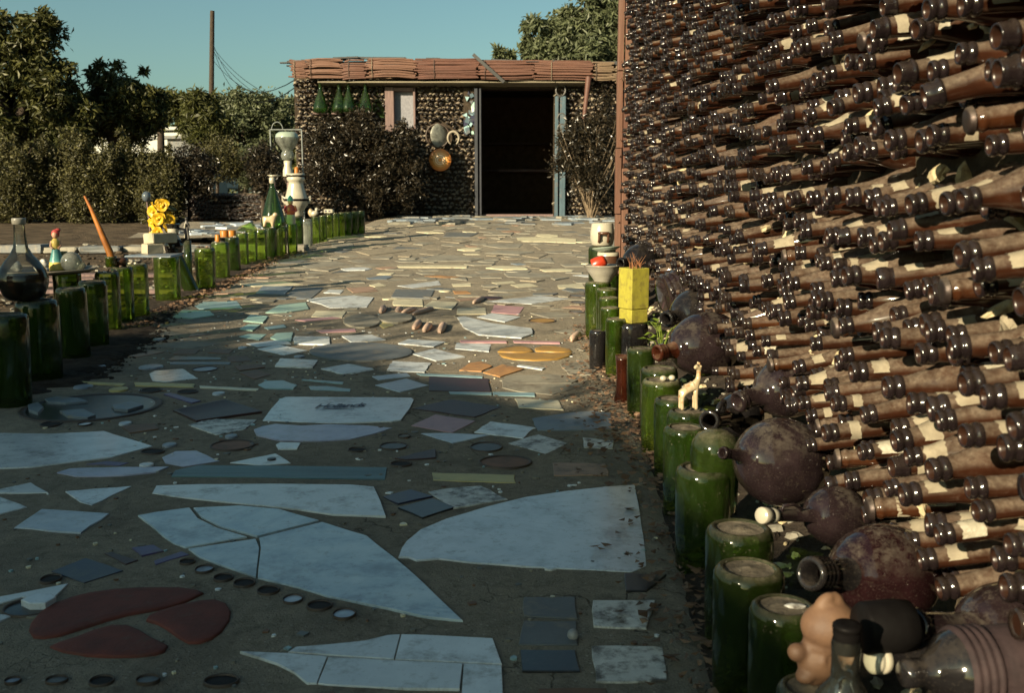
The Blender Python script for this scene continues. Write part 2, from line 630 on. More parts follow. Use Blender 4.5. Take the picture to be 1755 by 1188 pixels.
MAT['amber_lip'] = m_amber('amber_glass_lip', .11, (.0065, .0045, .005), (.2, .05, .02), .025, .12)
MAT['amber_in'] = plain('amber_inside', (.022, .009, .005), None, 40, .3, 0, spec=.5)
MAT['jug'] = m_amber('jug_glass', .62, (.010, .0065, .0075), (.3, .07, .03), .03, .06, (.105, .090, .072), (.15, .95), .3)
MAT['jug_red'] = m_amber('jug_glass_reddish', .66, (.0085, .0034, .004), (.40, .06, .025), .045, .06, (.105, .088, .07), (.2, .95), .3)
MAT['black_glass'] = m_amber('black_glass', .35, (.006, .0055, .006), (.1, .04, .02), .01, .08, (.08, .066, .052), (.2, .95), .4)
MAT['green'] = m_glass('green_glass', (.68, .86, .30), (.085, .130, .018), .30, .09)
MAT['green_dusty'] = m_glass('green_glass_dusty', (.42, .60, .18), (.060, .104, .021), .27, .09, (.12, .105, .078), .30, .5)
MAT['green_dark'] = m_glass('green_glass_dark', (.26, .42, .12), (.045, .075, .015), .42, .06, (.16, .14, .1), .4, .15)
MAT['demijohn'] = m_glass('green_demijohn', (.34, .56, .22), (.055, .115, .032), .3, .05, (.2, .18, .12), .3, .1)
MAT['clear'] = m_glass('clear_glass', (.90, .92, .88), (.35, .36, .31), .05, .05, (.3, .28, .22), .1, .03)
MAT['smoky'] = m_glass('smoky_glass', (.70, .74, .68), (.40, .42, .37), .5, .12, (.3, .28, .22), .3, .2)
MAT['vase_amber'] = m_glass('amber_vase', (.40, .12, .05), (.12, .032, .016), .5, .06, (.3, .2, .13), .3, .1)
MAT['dust_cap'] = plain('dust_cap', (.15, .128, .095), (.08, .068, .052), 70, .95, .7, 240, .004, .1, dirt=(.05, .045, .035), dscale=60, damt=(.52, .66))
MAT['paper'] = plain('old_paper', (.27, .235, .170), (.18, .155, .112), 40, .85, .4, 160, .002, .15, dirt=(.16, .13, .09), dscale=35, damt=(.52, .72))
MAT['foil'] = plain('old_foil', (.36, .33, .26), (.26, .24, .18), 60, .4, .6, 140, .003, .5, dirt=(.2, .17, .12), dscale=40)
MAT['mortar'] = plain('mortar', (.115, .092, .064), (.060, .048, .034), 22, .95, .9, 90, .012, .1)
MAT['lime'] = plain('lime_crumb', (.52, .44, .28), (.36, .30, .18), 50, .9, .6, 120, .004, .2, dirt=(.2, .16, .1), dscale=60)
MAT['tin'] = plain('bottle_cap_tin', (.05, .035, .03), (.03, .022, .02), 60, .45, .2, 160, .001, .5, metal=.6, dust=DUST)
MAT['post_wood'] = m_reed('post_wood', (.115, .044, .027), (.055, .023, .016), (8, 8, .8))
MAT['reed'] = m_reed('reed', (.130, .054, .038), (.062, .028, .021), (1, 14, 14))
MAT['reed_grey'] = m_reed('reed_grey', (.17, .13, .08), (.09, .07, .045), (1, 14, 14))
MAT['grey_wood'] = plain('grey_wood', (.19, .13, .12), (.12, .085, .08), 9, .8, .35, 60, .004, .2, stretch=(8, 8, .6))
MAT['ply'] = plain('plywood', (.20, .175, .12), (.14, .12, .085), 8, .7, .2, 60, .003, .3, stretch=(.5, 6, 6))
MAT['screen'] = plain('screen', (.20, .20, .22), (.14, .14, .16), 40, .6, .4, 240, .004, .4)
MAT['blue_paint'] = plain('blue_paint', (.060, .100, .125), (.038, .066, .086), 9, .55, .25, 60, .003, .4, dirt=(.12, .1, .09), dscale=12, stretch=(6, 6, .7))
MAT['dark_paint'] = plain('dark_paint', (.03, .032, .04), (.02, .022, .028), 9, .5, .2, 60, .003, .4)
MAT['iron'] = plain('iron', (.10, .095, .09), (.06, .055, .05), 30, .5, .3, 120, .002, .5, metal=.5)
MAT['pale_iron'] = plain('pale_iron', (.16, .18, .17), (.11, .12, .12), 30, .5, .2, 120, .002, .5)
MAT['bone'] = plain('pale_metal', (.26, .225, .165), (.20, .17, .13), 30, .55, .2, 100, .002, .4)
MAT['interior'] = plain('interior', (.20, .135, .09), (.13, .085, .055), 8, .9, .3, 40, .01, .1)
MAT['ceramic'] = plain('white_ceramic', (.37, .345, .27), (.31, .285, .225), 14, .22, .05, 60, .001, .6, dirt=(.3, .25, .18), dscale=18, damt=(.6, .8))
MAT['grey_ceramic'] = plain('grey_ceramic', (.27, .255, .21), (.22, .205, .175), 20, .3, .08, 60, .001, .5, dirt=(.2, .17, .13), dscale=22, damt=(.58, .8))
MAT['mint_ceramic'] = plain('mint_ceramic', (.28, .33, .27), (.23, .28, .23), 20, .25, .05, 60, .001, .5)
MAT['brown_ceramic'] = plain('brown_ceramic', (.085, .04, .022), (.055, .028, .018), 20, .25, .1, 60, .001, .5)
MAT['red_plastic'] = plain('red_plastic', (.36, .035, .012), (.30, .028, .01), 20, .3, .05, 60, .001, .5)
MAT['planter'] = plain('yellow_glaze', (.310, .280, .042), (.25, .225, .035), 30, .28, .2, 160, .001, .5, dirt=(.15, .12, .035), dscale=40, damt=(.48, .72), stretch=(2, 2, .5))
MAT['orange_plastic'] = plain('orange_plastic', (.36, .14, .012), (.30, .10, .01), 20, .45, .1, 60, .001, .4)
MAT['candle'] = plain('candle_wax', (.36, .135, .018), (.27, .085, .012), 24, .5, .25, 60, .002, .4)
MAT['clay_doll'] = plain('clay_doll', (.120, .066, .036), (.078, .042, .024), 26, .65, .4, 140, .001, .4, dirt=(.10, .055, .035), dscale=22, damt=(.52, .75))
MAT['rubber'] = plain('black_rubber', (.004, .0035, .0035), (.006, .0055, .0055), 40, .5, .1, 160, .001, .05)
MAT['giraffe'] = plain('giraffe_glaze', (.38, .31, .20), (.33, .265, .165), 20, .25, .05, 60, .001, .5, dirt=(.30, .11, .03), dscale=60, damt=(.56, .66))
MAT['skin'] = plain('painted_skin', (.60, .34, .22), None, 20, .4, 0)
MAT['red_paint'] = plain('red_paint', (.48, .07, .06), None, 20, .4, 0)
MAT['yellow_paint'] = plain('yellow_paint', (.66, .52, .14), (.56, .42, .1), 20, .4, 0)
MAT['teal_paint'] = plain('teal_paint', (.11, .34, .32), None, 20, .4, 0)
MAT['zebra'] = plain('speckled_ceramic', (.70, .68, .62), (.02, .02, .022), 32, .25, .05, 60, .001, .5)
MAT['flower'] = plain('yellow_petals', (.52, .34, .012), (.44, .24, .010), 30, .45, .1, 60, .001, .4)
MAT['block'] = plain('pale_block', (.36, .33, .24), (.28, .255, .19), 24, .85, .4, 90, .004, .2, dirt=(.3, .26, .18), dscale=14)
MAT['plate_rings'] = None
MAT['bark'] = plain('bark', (.062, .046, .034), (.034, .026, .020), 14, .9, .8, 40, .02, .2, stretch=(4, 4, .6))
MAT['twig'] = plain('twig', (.20, .15, .10), (.12, .09, .06), 14, .8, .3, 40, .01, .2)
MAT['leaf_dark'] = m_leaf('leaf_dark', (.100, .098, .026), (.022, .028, .008), trans=.2)
MAT['leaf_mid'] = m_leaf('leaf_mid', (.105, .108, .030), (.040, .048, .014), trans=.28)
MAT['leaf_pale'] = m_leaf('leaf_pale', (.125, .140, .070), (.055, .068, .034), trans=.25, dark=.25)
MAT['leaf_olive'] = m_leaf('leaf_olive', (.108, .098, .034), (.022, .0225, .009), trans=.2, dark=.3)
MAT['leaf_bush'] = m_leaf('leaf_bush', (.038, .029, .017), (.010, .009, .006), rough=.3, trans=.05, dark=.5)
MAT['leaf_dry'] = m_leaf('leaf_dry', (.24, .15, .09), (.08, .045, .03), rough=.7, trans=.1, dark=.4)
MAT['leaf_fresh'] = m_leaf('leaf_fresh', (.20, .27, .03), (.14, .2, .03), trans=.35, dark=0)
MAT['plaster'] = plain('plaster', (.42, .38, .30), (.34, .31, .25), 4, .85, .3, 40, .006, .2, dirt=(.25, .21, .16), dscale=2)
MAT['trailer'] = plain('trailer_paint', (.34, .34, .31), (.28, .29, .27), 2, .4, .05, 20, .002, .5)
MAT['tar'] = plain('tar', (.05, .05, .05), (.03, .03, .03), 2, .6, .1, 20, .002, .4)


def m_rings():
    m = NT('ringed_plate')
    tc = m.n('ShaderNodeTexCoord')
    ln = m.n('ShaderNodeVectorMath', operation='LENGTH')
    x = m.n('ShaderNodeVectorMath', operation='MULTIPLY')
    m.set(x.inputs[0], tc.outputs['Object']); x.inputs[1].default_value = (1, 0, 1)
    m.set(ln.inputs[0], x.outputs[0])
    r = m.math('DIVIDE', ln.outputs['Value'], .162)
    cr = m.n('ShaderNodeValToRGB')
    e = cr.color_ramp
    e.interpolation = 'CONSTANT'
    stops = [(0, (.62, .27, .07)), (.20, (.80, .70, .50)), (.27, (.62, .28, .08)), (.37, (.82, .72, .52)), (.44, (.64, .30, .08)),
             (.56, (.74, .46, .2)), (.62, (.62, .25, .05)), (.80, (.55, .18, .035))]
    e.elements[0].position, e.elements[0].color = 0, (*stops[0][1], 1)
    e.elements[1].position, e.elements[1].color = stops[1][0], (*stops[1][1], 1)
    for p, c in stops[2:]:
        q = e.elements.new(p); q.color = (*c, 1)
    m.set(cr.inputs[0], r)
    col = m.mix(m.rng(m.noise(26, 5), .4, .75, 0, .4), cr.outputs[0], (.34, .16, .06))
    return m.done(m.bsdf(col, .35, 0, .5))


MAT['plate_rings'] = m_rings()

# ------------------------------------------------------------------ terrain
def grid_sheet(xs, ys, zf):
    V = np.array([(x, y, zf(x, y)) for y in ys for x in xs])
    nx = len(xs)
    F = np.array([[j * nx + i, j * nx + i + 1, (j + 1) * nx + i + 1, (j + 1) * nx + i]
                  for j in range(len(ys) - 1) for i in range(nx - 1)])
    return V, F


def lump(x, y, s=1.0):
    return (math.sin(x * 9.1 * s + 1.3) * math.sin(y * 7.3 * s + .4) + .6 * math.sin(x * 21.7 * s + y * 17.9 * s)
            + .4 * math.sin(x * 43 * s - y * 37 * s + 2)) / 2.0


def row_x(Y):
    """x of the left row of upturned bottles: the left kerb of the path"""
    return float(np.interp(Y, [-3, 0, 3.3, 5, 6.3, 7.1, 8.6, 9.3, 11, 11.6, 40], [-1.40, -1.45, -1.60, -1.88, -1.98, -2.05, -2.16, -2.08, -2.03, -1.88, -1.88]))


def edge_x(Y):
    """right edge of the path, along the right row of bottles"""
    return float(np.interp(Y, [-3, 0.8, 1.15, 1.6, 2.4, 3.3, 4.2, 5.0, 6.3, 15], [.2, .22, .25, .28, .33, .36, .36, .40, .46, .5]))


ys = list(np.concatenate([np.arange(-6, 0.4, .4), np.arange(.4, 16, .09), np.arange(16, 40, 2), [40, 60, 100, 200, 400, 800]]))
xs = [-800, -400, -200, -100, -60] + list(np.arange(-40, -8, 2)) + list(np.arange(-8, 8, .16)) + list(np.arange(8, 40, 2)) + [60, 100, 200, 400, 800]
def earth_z(x, y):
    z = ground(y) - .035
    if abs(x) < 9 and 0 < y < 16:
        z += .02 * lump(x, y * 1.3) * (1.0 if x < row_x(y) - .1 else .3)
    return z
V, F = grid_sheet(xs, ys, earth_z)
tag(link('ground', np_mesh('ground', V, F, MAT['dirt'], True)), kind='structure')

# the concrete bed of the path follows its two kerbs
nu = 90
ys2 = list(np.arange(.25, 3, .028)) + list(np.arange(3, 15.02, .06))
V = []
for y in ys2:
    a = row_x(y) - .02
    b = min(edge_x(y) + .05, .6) if y < 6.35 else 2.4
    for i in range(nu + 1):
        x = a + (b - a) * i / nu
        e = min(1, min(i, nu - i) / 3)
        V.append((x, y, ground(y) + e * .0012 * lump(x * 1.7, y * 1.9) - (1 - e) * .02))
nx = nu + 1
F = np.array([[j * nx + i, j * nx + i + 1, (j + 1) * nx + i + 1, (j + 1) * nx + i] for j in range(len(ys2) - 1) for i in range(nu)])
path = link('path', np_mesh('path', np.array(V), F, MAT['concrete'], True))
tag(path, kind='structure')

# ------------------------------------------------------------------ the pieces set in the path
ZA, ZB, ZC, ZD, ZE = (250, 380, 2.19375), (0, 590, 2.925), (560, 590, 2.925), (0, 860, 2.925), (560, 840, 2.925)


def zz(Z, pts):
    return [(Z[0] + x / Z[2], Z[1] + y / Z[2]) for x, y in pts]


def oval(Z, cx, cy, rx, ry, n=22, a0=0, a1=2 * math.pi):
    return zz(Z, [(cx + rx * math.cos(a0 + (a1 - a0) * i / n), cy + ry * math.sin(a0 + (a1 - a0) * i / n)) for i in range(n)])


prng = random.Random(21)


def inset(poly, d):
    n = len(poly)
    out = []
    for i in range(n):
        p, q, r = poly[i - 1], poly[i], poly[(i + 1) % n]
        e1 = (q - p).normalized(); e2 = (r - q).normalized()
        n1 = Vector((-e1.y, e1.x)); n2 = Vector((-e2.y, e2.x))
        b = n1 + n2
        b = b.normalized() if b.length > 1e-6 else n1
        out.append(q + b * d / max(.45, b.dot(n1)))
    return out


def prism_mesh(P, h, bev, dome=0.0, jit=.0026, sub=.03, ribs=0, sink=.014):
    """P: world points round the outline; returns MB in coordinates about the centre, and the centre"""
    c = sum(P, Vector()) / len(P)
    c.z = ground(c.y)
    q = [Vector((p.x - c.x, p.y - c.y)) for p in P]
    area = sum(q[i - 1].x * q[i].y - q[i].x * q[i - 1].y for i in range(len(q)))
    if area < 0:
        q.reverse()
    r = []
    for i in range(len(q)):
        a, b = q[i], q[(i + 1) % len(q)]
        L = (b - a).length
        k = max(1, min(12, int(L / sub)))
        r.append(a)
        for t in range(1, k):
            p = a.lerp(b, t / k)
            r.append(p + Vector((prng.uniform(-jit, jit), prng.uniform(-jit, jit))))
    tx, ty = prng.uniform(-.008, .008), prng.uniform(-.008, .008)
    gz = lambda p, z: ground(c.y + p.y) - c.z + z + tx * p.x + ty * p.y
    bev = min(bev, math.sqrt(abs(area) / 2) * .16)
    rings = [(r, -sink), (r, h - bev * .8), (inset(r, bev * .35), h - bev * .2), (inset(r, bev), h)]
    if dome:
        rings.append((inset(r, bev * 2.6), h + dome * .6))
        rings.append((inset(r, bev * 4.5), h + dome))
    mb = MB()
    n = len(r)
    vs_ = [(p.x, p.y, gz(p, z)) for ring, z in rings for p in ring]
    fs = []
    for k in range(len(rings) - 1):
        for i in range(n):
            j = (i + 1) % n
            fs.append([k * n + i, k * n + j, (k + 1) * n + j, (k + 1) * n + i])
    mb.add(vs_, fs, 0, bool(dome))
    mb.add(vs_[-n:], [list(range(n))], 0, bool(dome))
    return mb, c


def piece(name, pts, mat, h=.006, bev=.002, dome=0.0, jit=.0012, sub=.05, sink=.014):
    P = [on_ground(x, y) for x, y in pts]
    mb, c = prism_mesh(P, h, bev, dome, jit, sub, sink=sink)
    return mb.build(name, MAT[mat] if isinstance(mat, str) else mat, path, T(c))


def disc(Z, cx, cy, rx, ry, kind='flat', mat='blue_lid', rim='rust_lid'):
    """round lid, bottle bottom or jar ring pressed into the concrete, by its outline in the photograph"""
    s = Z[2]
    X, Yp = Z[0] + cx / s, Z[1] + cy / s
    c = on_ground(X, Yp)
    a, b = on_ground(X - rx / s, Yp), on_ground(X + rx / s, Yp)
    r = (b - a).length / 2
    top, bot = on_ground(X, Yp - ry / s), on_ground(X, Yp + ry / s)
    k = min(1.25, max(.6, (top - bot).length / 2 / r))
    mb = MB()
    if kind == 'hole':
        mb.lathe([(r, -.02), (r, .003), (r * .96, .0045), (r * .90, .004), (r * .88, .0018)], 24)
        mb.lathe([(r * .88, .0018), (r * .5, .0022), (.0001, .0024)], 24, mi=1)
        ms = [MAT[rim], MAT['hole_dark']]
    elif kind == 'ring':
        mb.lathe([(r, -.02), (r, .0035), (r * .97, .0048), (r * .92, .0042), (r * .9, .0018)], 28)
        mb.lathe([(r * .9, .0018), (r * .5, .0024), (.0001, .0028)], 28, mi=1)
        ms = [MAT[rim], MAT[mat]]
    else:
        mb.lathe([(r, -.02), (r, .003), (r * .95, .0055), (r * .8, .006), (.0001, .0065)], 24)
        ms = [MAT[mat]]
    nm = {'hole': 'lid_or_shadow_disc', 'ring': 'jar_ring', 'flat': 'glass_disc'}[kind]
    tilt = Matrix.Identity(4)
    c.z = ground(c.y)
    return mb.build(nm, ms, path, T(c) @ tilt @ S(1, k, 1))


# far pieces first: name, outline, material
for Z, mat, pts in [
    (ZA, 'white', [(668, 268), (690, 256), (745, 258), (730, 272)]),
    (ZA, 'tan', [(755, 250), (850, 245), (872, 262), (780, 270)]),
    (ZA, 'cream', [(840, 241), (875, 232), (905, 243), (862, 247)]),
    (ZA, 'white', [(945, 242), (1100, 224), (1110, 238), (1005, 250)]),
    (ZA, 'cream', [(1150, 235), (1222, 232), (1222, 243), (1155, 244)]),
    (ZA, 'slate', [(922, 286), (940, 256), (1085, 258), (1068, 291)]),
    (ZA, 'cream', [(928, 302), (936, 292), (1040, 293), (1042, 319), (930, 316)]),
    (ZA, 'cream', [(1045, 321), (1075, 300), (1172, 306), (1150, 331)]),
    (ZA, 'white', [(605, 298), (640, 288), (780, 280), (856, 287), (830, 323), (690, 325), (660, 312)]),
    (ZA, 'cream', [(622, 359), (640, 338), (754, 340), (737, 363)]),
    (ZA, 'cream', [(1168, 350), (1172, 328), (1277, 324), (1280, 349)]),
    (ZA, 'pink', [(1298, 342), (1310, 314), (1422, 322), (1400, 351)]),
    (ZA, 'white', [(1245, 360), (1300, 346), (1410, 360), (1350, 379)]),
    (ZA, 'white', [(1275, 300), (1480, 280), (1592, 292), (1450, 311)]),
    (ZA, 'white', [(1170, 362), (1200, 358), (1300, 385), (1450, 405), (1455, 425), (1412, 441), (1250, 428), (1195, 400)]),
    (ZA, 'yellow', [(862, 380), (880, 366), (935, 391), (895, 403)]),
    (ZA, 'white', [(555, 440), (560, 434), (690, 435), (692, 466), (557, 463)]),
    (ZA, 'white', [(735, 432), (850, 427), (902, 446), (772, 456)]),
    (ZA, 'white', [(948, 461), (985, 446), (1128, 455), (1082, 473)]),
    (ZA, 'white', [(1162, 480), (1168, 457), (1297, 462), (1290, 491)]),
    (ZA, 'white', [(1003, 500), (1085, 481), (1200, 511), (1092, 527)]),
    (ZA, 'pink', [(1180, 450), (1355, 452), (1357, 458), (1185, 457)]),
    (ZA, 'pink', [(1380, 450), (1556, 455), (1557, 461), (1384, 457)]),
    (ZA, 'orange_tile', [(1178, 562), (1215, 535), (1262, 529), (1302, 546), (1262, 566)]),
    (ZA, 'orange_tile', [(1268, 570), (1340, 541), (1422, 556), (1332, 587)]),
    (ZA, 'white', [(418, 481), (500, 464), (607, 486), (520, 504)]),
    (ZA, 'white', [(485, 547), (505, 517), (647, 524), (627, 553)]),
    (ZA, 'white', [(658, 556), (760, 539), (853, 556), (745, 577)]),
    (ZA, 'white', [(905, 562), (930, 527), (1072, 534), (1046, 569)]),
    (ZA, 'blue_marble', [(378, 461), (520, 444), (547, 462), (420, 473)]),
    (ZA, 'mint', [(100, 362), (135, 334), (240, 337), (258, 355), (180, 367)]),
    (ZA, 'mint', [(365, 376), (395, 351), (459, 358), (440, 383)]),
    (ZA, 'mint', [(353, 406), (385, 389), (432, 390), (400, 413)]),
    (ZA, 'mint', [(350, 434), (385, 424), (455, 425), (425, 447)]),
    (ZA, 'mint', [(468, 440), (490, 423), (553, 419), (546, 451), (500, 451)]),
    (ZA, 'teal', [(445, 401), (520, 389), (528, 400), (460, 409)]),
    (ZA, 'blue_slate', [(412, 272), (440, 245), (556, 244), (520, 276)]),
    (ZA, 'slate', [(528, 281), (562, 250), (672, 247), (620, 292)]),
    (ZA, 'teal', [(183, 319), (215, 302), (342, 299), (362, 326), (200, 330)]),
    (ZA, 'mint', [(450, 345), (500, 314), (602, 304), (612, 331), (530, 344)]),
    (ZA, 'pink', [(560, 372), (700, 360), (735, 364), (600, 377)]),
    (ZA, 'pink', [(640, 410), (785, 403), (790, 414), (660, 419)]),
    (ZA, 'blue_slate', [(828, 213), (900, 203), (930, 208), (905, 217), (840, 219)]),
    (ZA, 'cream', [(945, 166), (1080, 164), (1210, 166), (1206, 175), (950, 173)]),
    (ZA, 'cream', [(1395, 60), (1500, 58), (1618, 66), (1616, 82), (1500, 76), (1400, 75)]),
    (ZA, 'flagstone', [(1030, 143), (1090, 126), (1160, 128), (1270, 140), (1220, 150), (1100, 149)]),
    (ZA, 'slate', [(1028, 135), (1110, 126), (1165, 131), (1100, 141)]),
    (ZA, 'flagstone', [(1560, 545), (1640, 525), (1705, 540), (1680, 580), (1590, 578)]),
    (ZA, 'white', [(1395, 545), (1405, 541), (1500, 553), (1490, 560)]),
    (ZA, 'cream', [(1480, 181), (1560, 178), (1610, 181), (1600, 188), (1500, 188)]),
    (ZA, 'cream', [(1548, 240), (1640, 233), (1650, 250), (1552, 253)]),
    (ZA, 'cream', [(1370, 238), (1440, 232), (1475, 243), (1400, 248)]),
    (ZA, 'cream', [(1300, 230), (1380, 225), (1390, 231), (1320, 236)]),
    (ZA, 'flagstone', [(1620, 480), (1660, 468), (1690, 480), (1650, 490)]),
    (ZA, 'tan', [(1165, 292), (1245, 287), (1255, 293), (1180, 299)]),
    (ZA, 'flagstone', [(1330, 600), (1390, 583), (1520, 578), (1640, 590), (1600, 612), (1400, 612)]),
    (ZB, 'tan', [(632, 63), (765, 35), (824, 42), (690, 67)]),
    (ZB, 'brown', [(868, 53), (905, 28), (1005, 30), (975, 53)]),
    (ZB, 'brown', [(1043, 46), (1078, 27), (1172, 30), (1145, 51)]),
    (ZB, 'brown', [(1135, 63), (1240, 62), (1262, 86), (1150, 91)]),
    (ZB, 'brown', [(1175, 113), (1300, 104), (1330, 119), (1200, 137)]),
    (ZB, 'brown', [(1205, 151), (1290, 132), (1360, 155), (1275, 179)]),
    (ZB, 'black_tile', [(840, 84), (880, 64), (1105, 70), (1108, 80)]),
    (ZB, 'blue_slate', [(850, 92), (1157, 95), (1150, 105), (855, 103)]),
    (ZB, 'marble', [(748, 152), (775, 137), (918, 127), (992, 175), (830, 193), (765, 187)]),
    (ZB, 'yellow', [(330, 187), (630, 200), (614, 211), (340, 197)]),
    (ZB, 'yellow', [(673, 197), (977, 203), (970, 219), (680, 213)]),
    (ZB, 'cream', [(1000, 211), (1297, 224), (1290, 235), (1003, 223)]),
    (ZB, 'purple', [(820, 256), (850, 249), (1007, 288), (963, 299)]),
    (ZB, 'teal', [(1293, 208), (1330, 188), (1420, 185), (1490, 210), (1470, 230), (1330, 226)]),
    (ZB, 'teal', [(1512, 183), (1520, 181), (1722, 192), (1718, 202)]),
    (ZB, 'worn_white', [(943, 410), (1070, 379), (1287, 384), (1225, 432), (1085, 459)]),
    (ZB, 'brown', [(608, 415), (775, 402), (797, 430), (650, 451)]),
    (ZB, 'lavender', [(813, 571), (880, 540), (985, 537), (1102, 588), (920, 616), (830, 601)]),
    (ZB, 'white', [(1153, 599), (1382, 551), (1457, 600), (1300, 611)]),
    (ZB, 'white', [(1383, 508), (1405, 497), (1507, 500), (1490, 529), (1395, 531)]),
    (ZB, 'purple', [(430, 606), (540, 590), (647, 597), (600, 611)]),
    (ZB, 'lavender', [(285, 650), (350, 629), (600, 621), (847, 618), (780, 646), (620, 664), (520, 669), (380, 669)]),
    (ZB, 'white', [(-40, 741), (155, 699), (242, 749), (-30, 751)]),
    (ZB, 'marble', [(328, 745), (660, 717), (562, 762), (460, 812), (400, 796)]),
    (ZB, 'white', [(-160, 740), (0, 769), (136, 821), (0, 856), (-180, 880)]),
    (ZC, 'white', [(0, 126), (105, 104), (237, 130), (130, 151), (50, 149)]),
    (ZC, 'white', [(303, 129), (330, 87), (520, 97), (490, 145)]),
    (ZC, 'blue_marble', [(228, 166), (400, 149), (420, 164), (262, 184)]),
    (ZC, 'teal', [(450, 151), (640, 157), (782, 164), (780, 173), (470, 160)]),
    (ZC, 'maroon', [(513, 166), (810, 177), (820, 241), (513, 239)]),
    (ZC, 'flagstone', [(878, 190), (900, 168), (960, 158), (1200, 172), (1290, 214), (1130, 256), (960, 240), (880, 221)]),
    (ZC, 'blue_marble', [(242, 208), (400, 174), (511, 209), (370, 243)]),
    (ZC, 'teal', [(612, 242), (828, 246), (826, 257), (620, 253)]),
    (ZC, 'teal', [(832, 243), (1042, 247), (1044, 264), (835, 259)]),
    (ZC, 'teal', [(-90, 214), (0, 214), (120, 228), (116, 239), (-80, 231)]),
    (ZC, 'maroon', [(428, 326), (620, 279), (878, 318), (740, 370)]),
    (ZC, 'cream', [(942, 277), (1160, 285), (1187, 333), (963, 323)]),
    (ZC, 'pink', [(423, 411), (545, 354), (745, 388), (630, 447)]),
    (ZC, 'white', [(740, 446), (820, 391), (1043, 420), (985, 477)]),
    (ZC, 'blue_marble', [(472, 451), (600, 449), (818, 458), (632, 500)]),
    (ZC, 'worn_white', [(907, 501), (1062, 457), (1208, 500), (1097, 552)]),
    (ZC, 'blue_slate', [(1030, 376), (1200, 350), (1330, 340), (1425, 350), (1430, 436), (1060, 436)]),
    (ZC, 'maroon', [(340, 577), (545, 532), (547, 575), (400, 584)]),
    (ZC, 'yellow', [(528, 648), (942, 659), (947, 699), (535, 686)]),
    (ZC, 'tan', [(1133, 598), (1400, 603), (1412, 662), (1138, 663)]),
    (ZC, 'worn_white', [(1283, 472), (1440, 488), (1432, 527), (1290, 521)]),
    (ZC, 'navy', [(282, 771), (420, 734), (533, 769), (360, 807)]),
    (ZC, 'black_tile', [(357, 826), (530, 779), (643, 824), (480, 877)]),
    (ZC, 'worn_white', [(508, 743), (640, 722), (770, 714), (908, 785), (635, 827)]),
    (ZD, 'blue_marble', [(72, 136), (210, 44), (548, 68), (405, 164)]),
    (ZD, 'navy', [(258, 356), (430, 287), (618, 350), (420, 414)]),
    (ZD, 'purple', [(662, 239), (770, 224), (822, 255), (710, 280)]),
    (ZD, 'purple', [(772, 302), (910, 254), (948, 270), (780, 322)]),
    (ZD, 'maroon', [(522, 264), (560, 257), (692, 299), (630, 320)]),
    (ZD, 'white', [(-130, 500), (0, 485), (342, 419), (258, 500), (110, 488), (0, 520), (-140, 545)]),
    (ZD, 'white', [(-150, 600), (0, 574), (62, 580), (0, 611), (-120, 660)]),
    (ZE, 'slate', [(988, 545), (1245, 544), (1257, 655), (990, 641)]),
    (ZE, 'slate', [(988, 664), (1250, 664), (1257, 782), (962, 782)]),
    (ZE, 'black_tile', [(970, 812), (1246, 812), (1272, 917), (980, 917)]),
    (ZE, 'worn_white', [(1335, 564), (1645, 563), (1602, 702), (1338, 692)]),
    (ZE, 'worn_white', [(1328, 790), (1682, 789), (1705, 967), (1350, 972)]),
    (ZE, 'black_tile', [(1493, 425), (1702, 430), (1602, 514), (1500, 514)]),
    (ZE, 'brown', [(1060, 1005), (1400, 1000), (1410, 1040), (1060, 1045)]),
]:
    piece('tile', zz(Z, pts), mat, jit=.0024, sub=.03, h=prng.uniform(.0015, .0035) if Z is not ZA else prng.uniform(.002, .005), bev=.0012)

# big slabs with shapes of their own
piece('marble_slab', zz(ZB, [(-180, 452), (0, 452), (250, 455), (522, 440), (765, 515), (560, 571), (150, 623), (0, 629), (-160, 640)]), 'marble', .0035, .001)
piece('marble_slab', [(261, 847), (268, 834), (342, 832), (470, 832), (600, 834), (641, 838), (652, 862), (661, 888), (570, 885), (480, 872), (380, 862), (300, 853)], 'white', .0035, .001)
piece('marble_slab', zz(ZE, [(360, 345), (378, 300), (400, 268), (470, 210), (600, 155), (800, 95), (1000, 45), (1200, 15), (1400, -8), (1545, -18), (1570, 120), (1590, 250), (1602, 385), (1530, 415), (1300, 405), (1000, 390), (700, 370), (560, 352), (450, 362), (410, 346)]), 'marble', .0035, .001)
piece('sea_green_board', zz(ZB, [(860, 668), (880, 640), (1000, 615), (1400, 616), (1940, 622), (1930, 682), (1400, 674)]), 'sea_board', .003, .001)
piece('lavender_slab', zz((440, 670, 6.268), [(-30, 430), (60, 395), (200, 368), (480, 385), (780, 368), (1200, 380), (1455, 405), (1250, 470), (1000, 530), (640, 552), (250, 545), (0, 490)]), 'lavender', .003, .001)
sink = piece('lettered_slab', zz((440, 670, 6.268), [(62, 325), (150, 205), (250, 98), (310, 75), (700, 78), (1200, 84), (1660, 92), (1688, 112), (1640, 210), (1550, 325), (1450, 340), (900, 355), (700, 352)]), 'marble', .0035, .001)
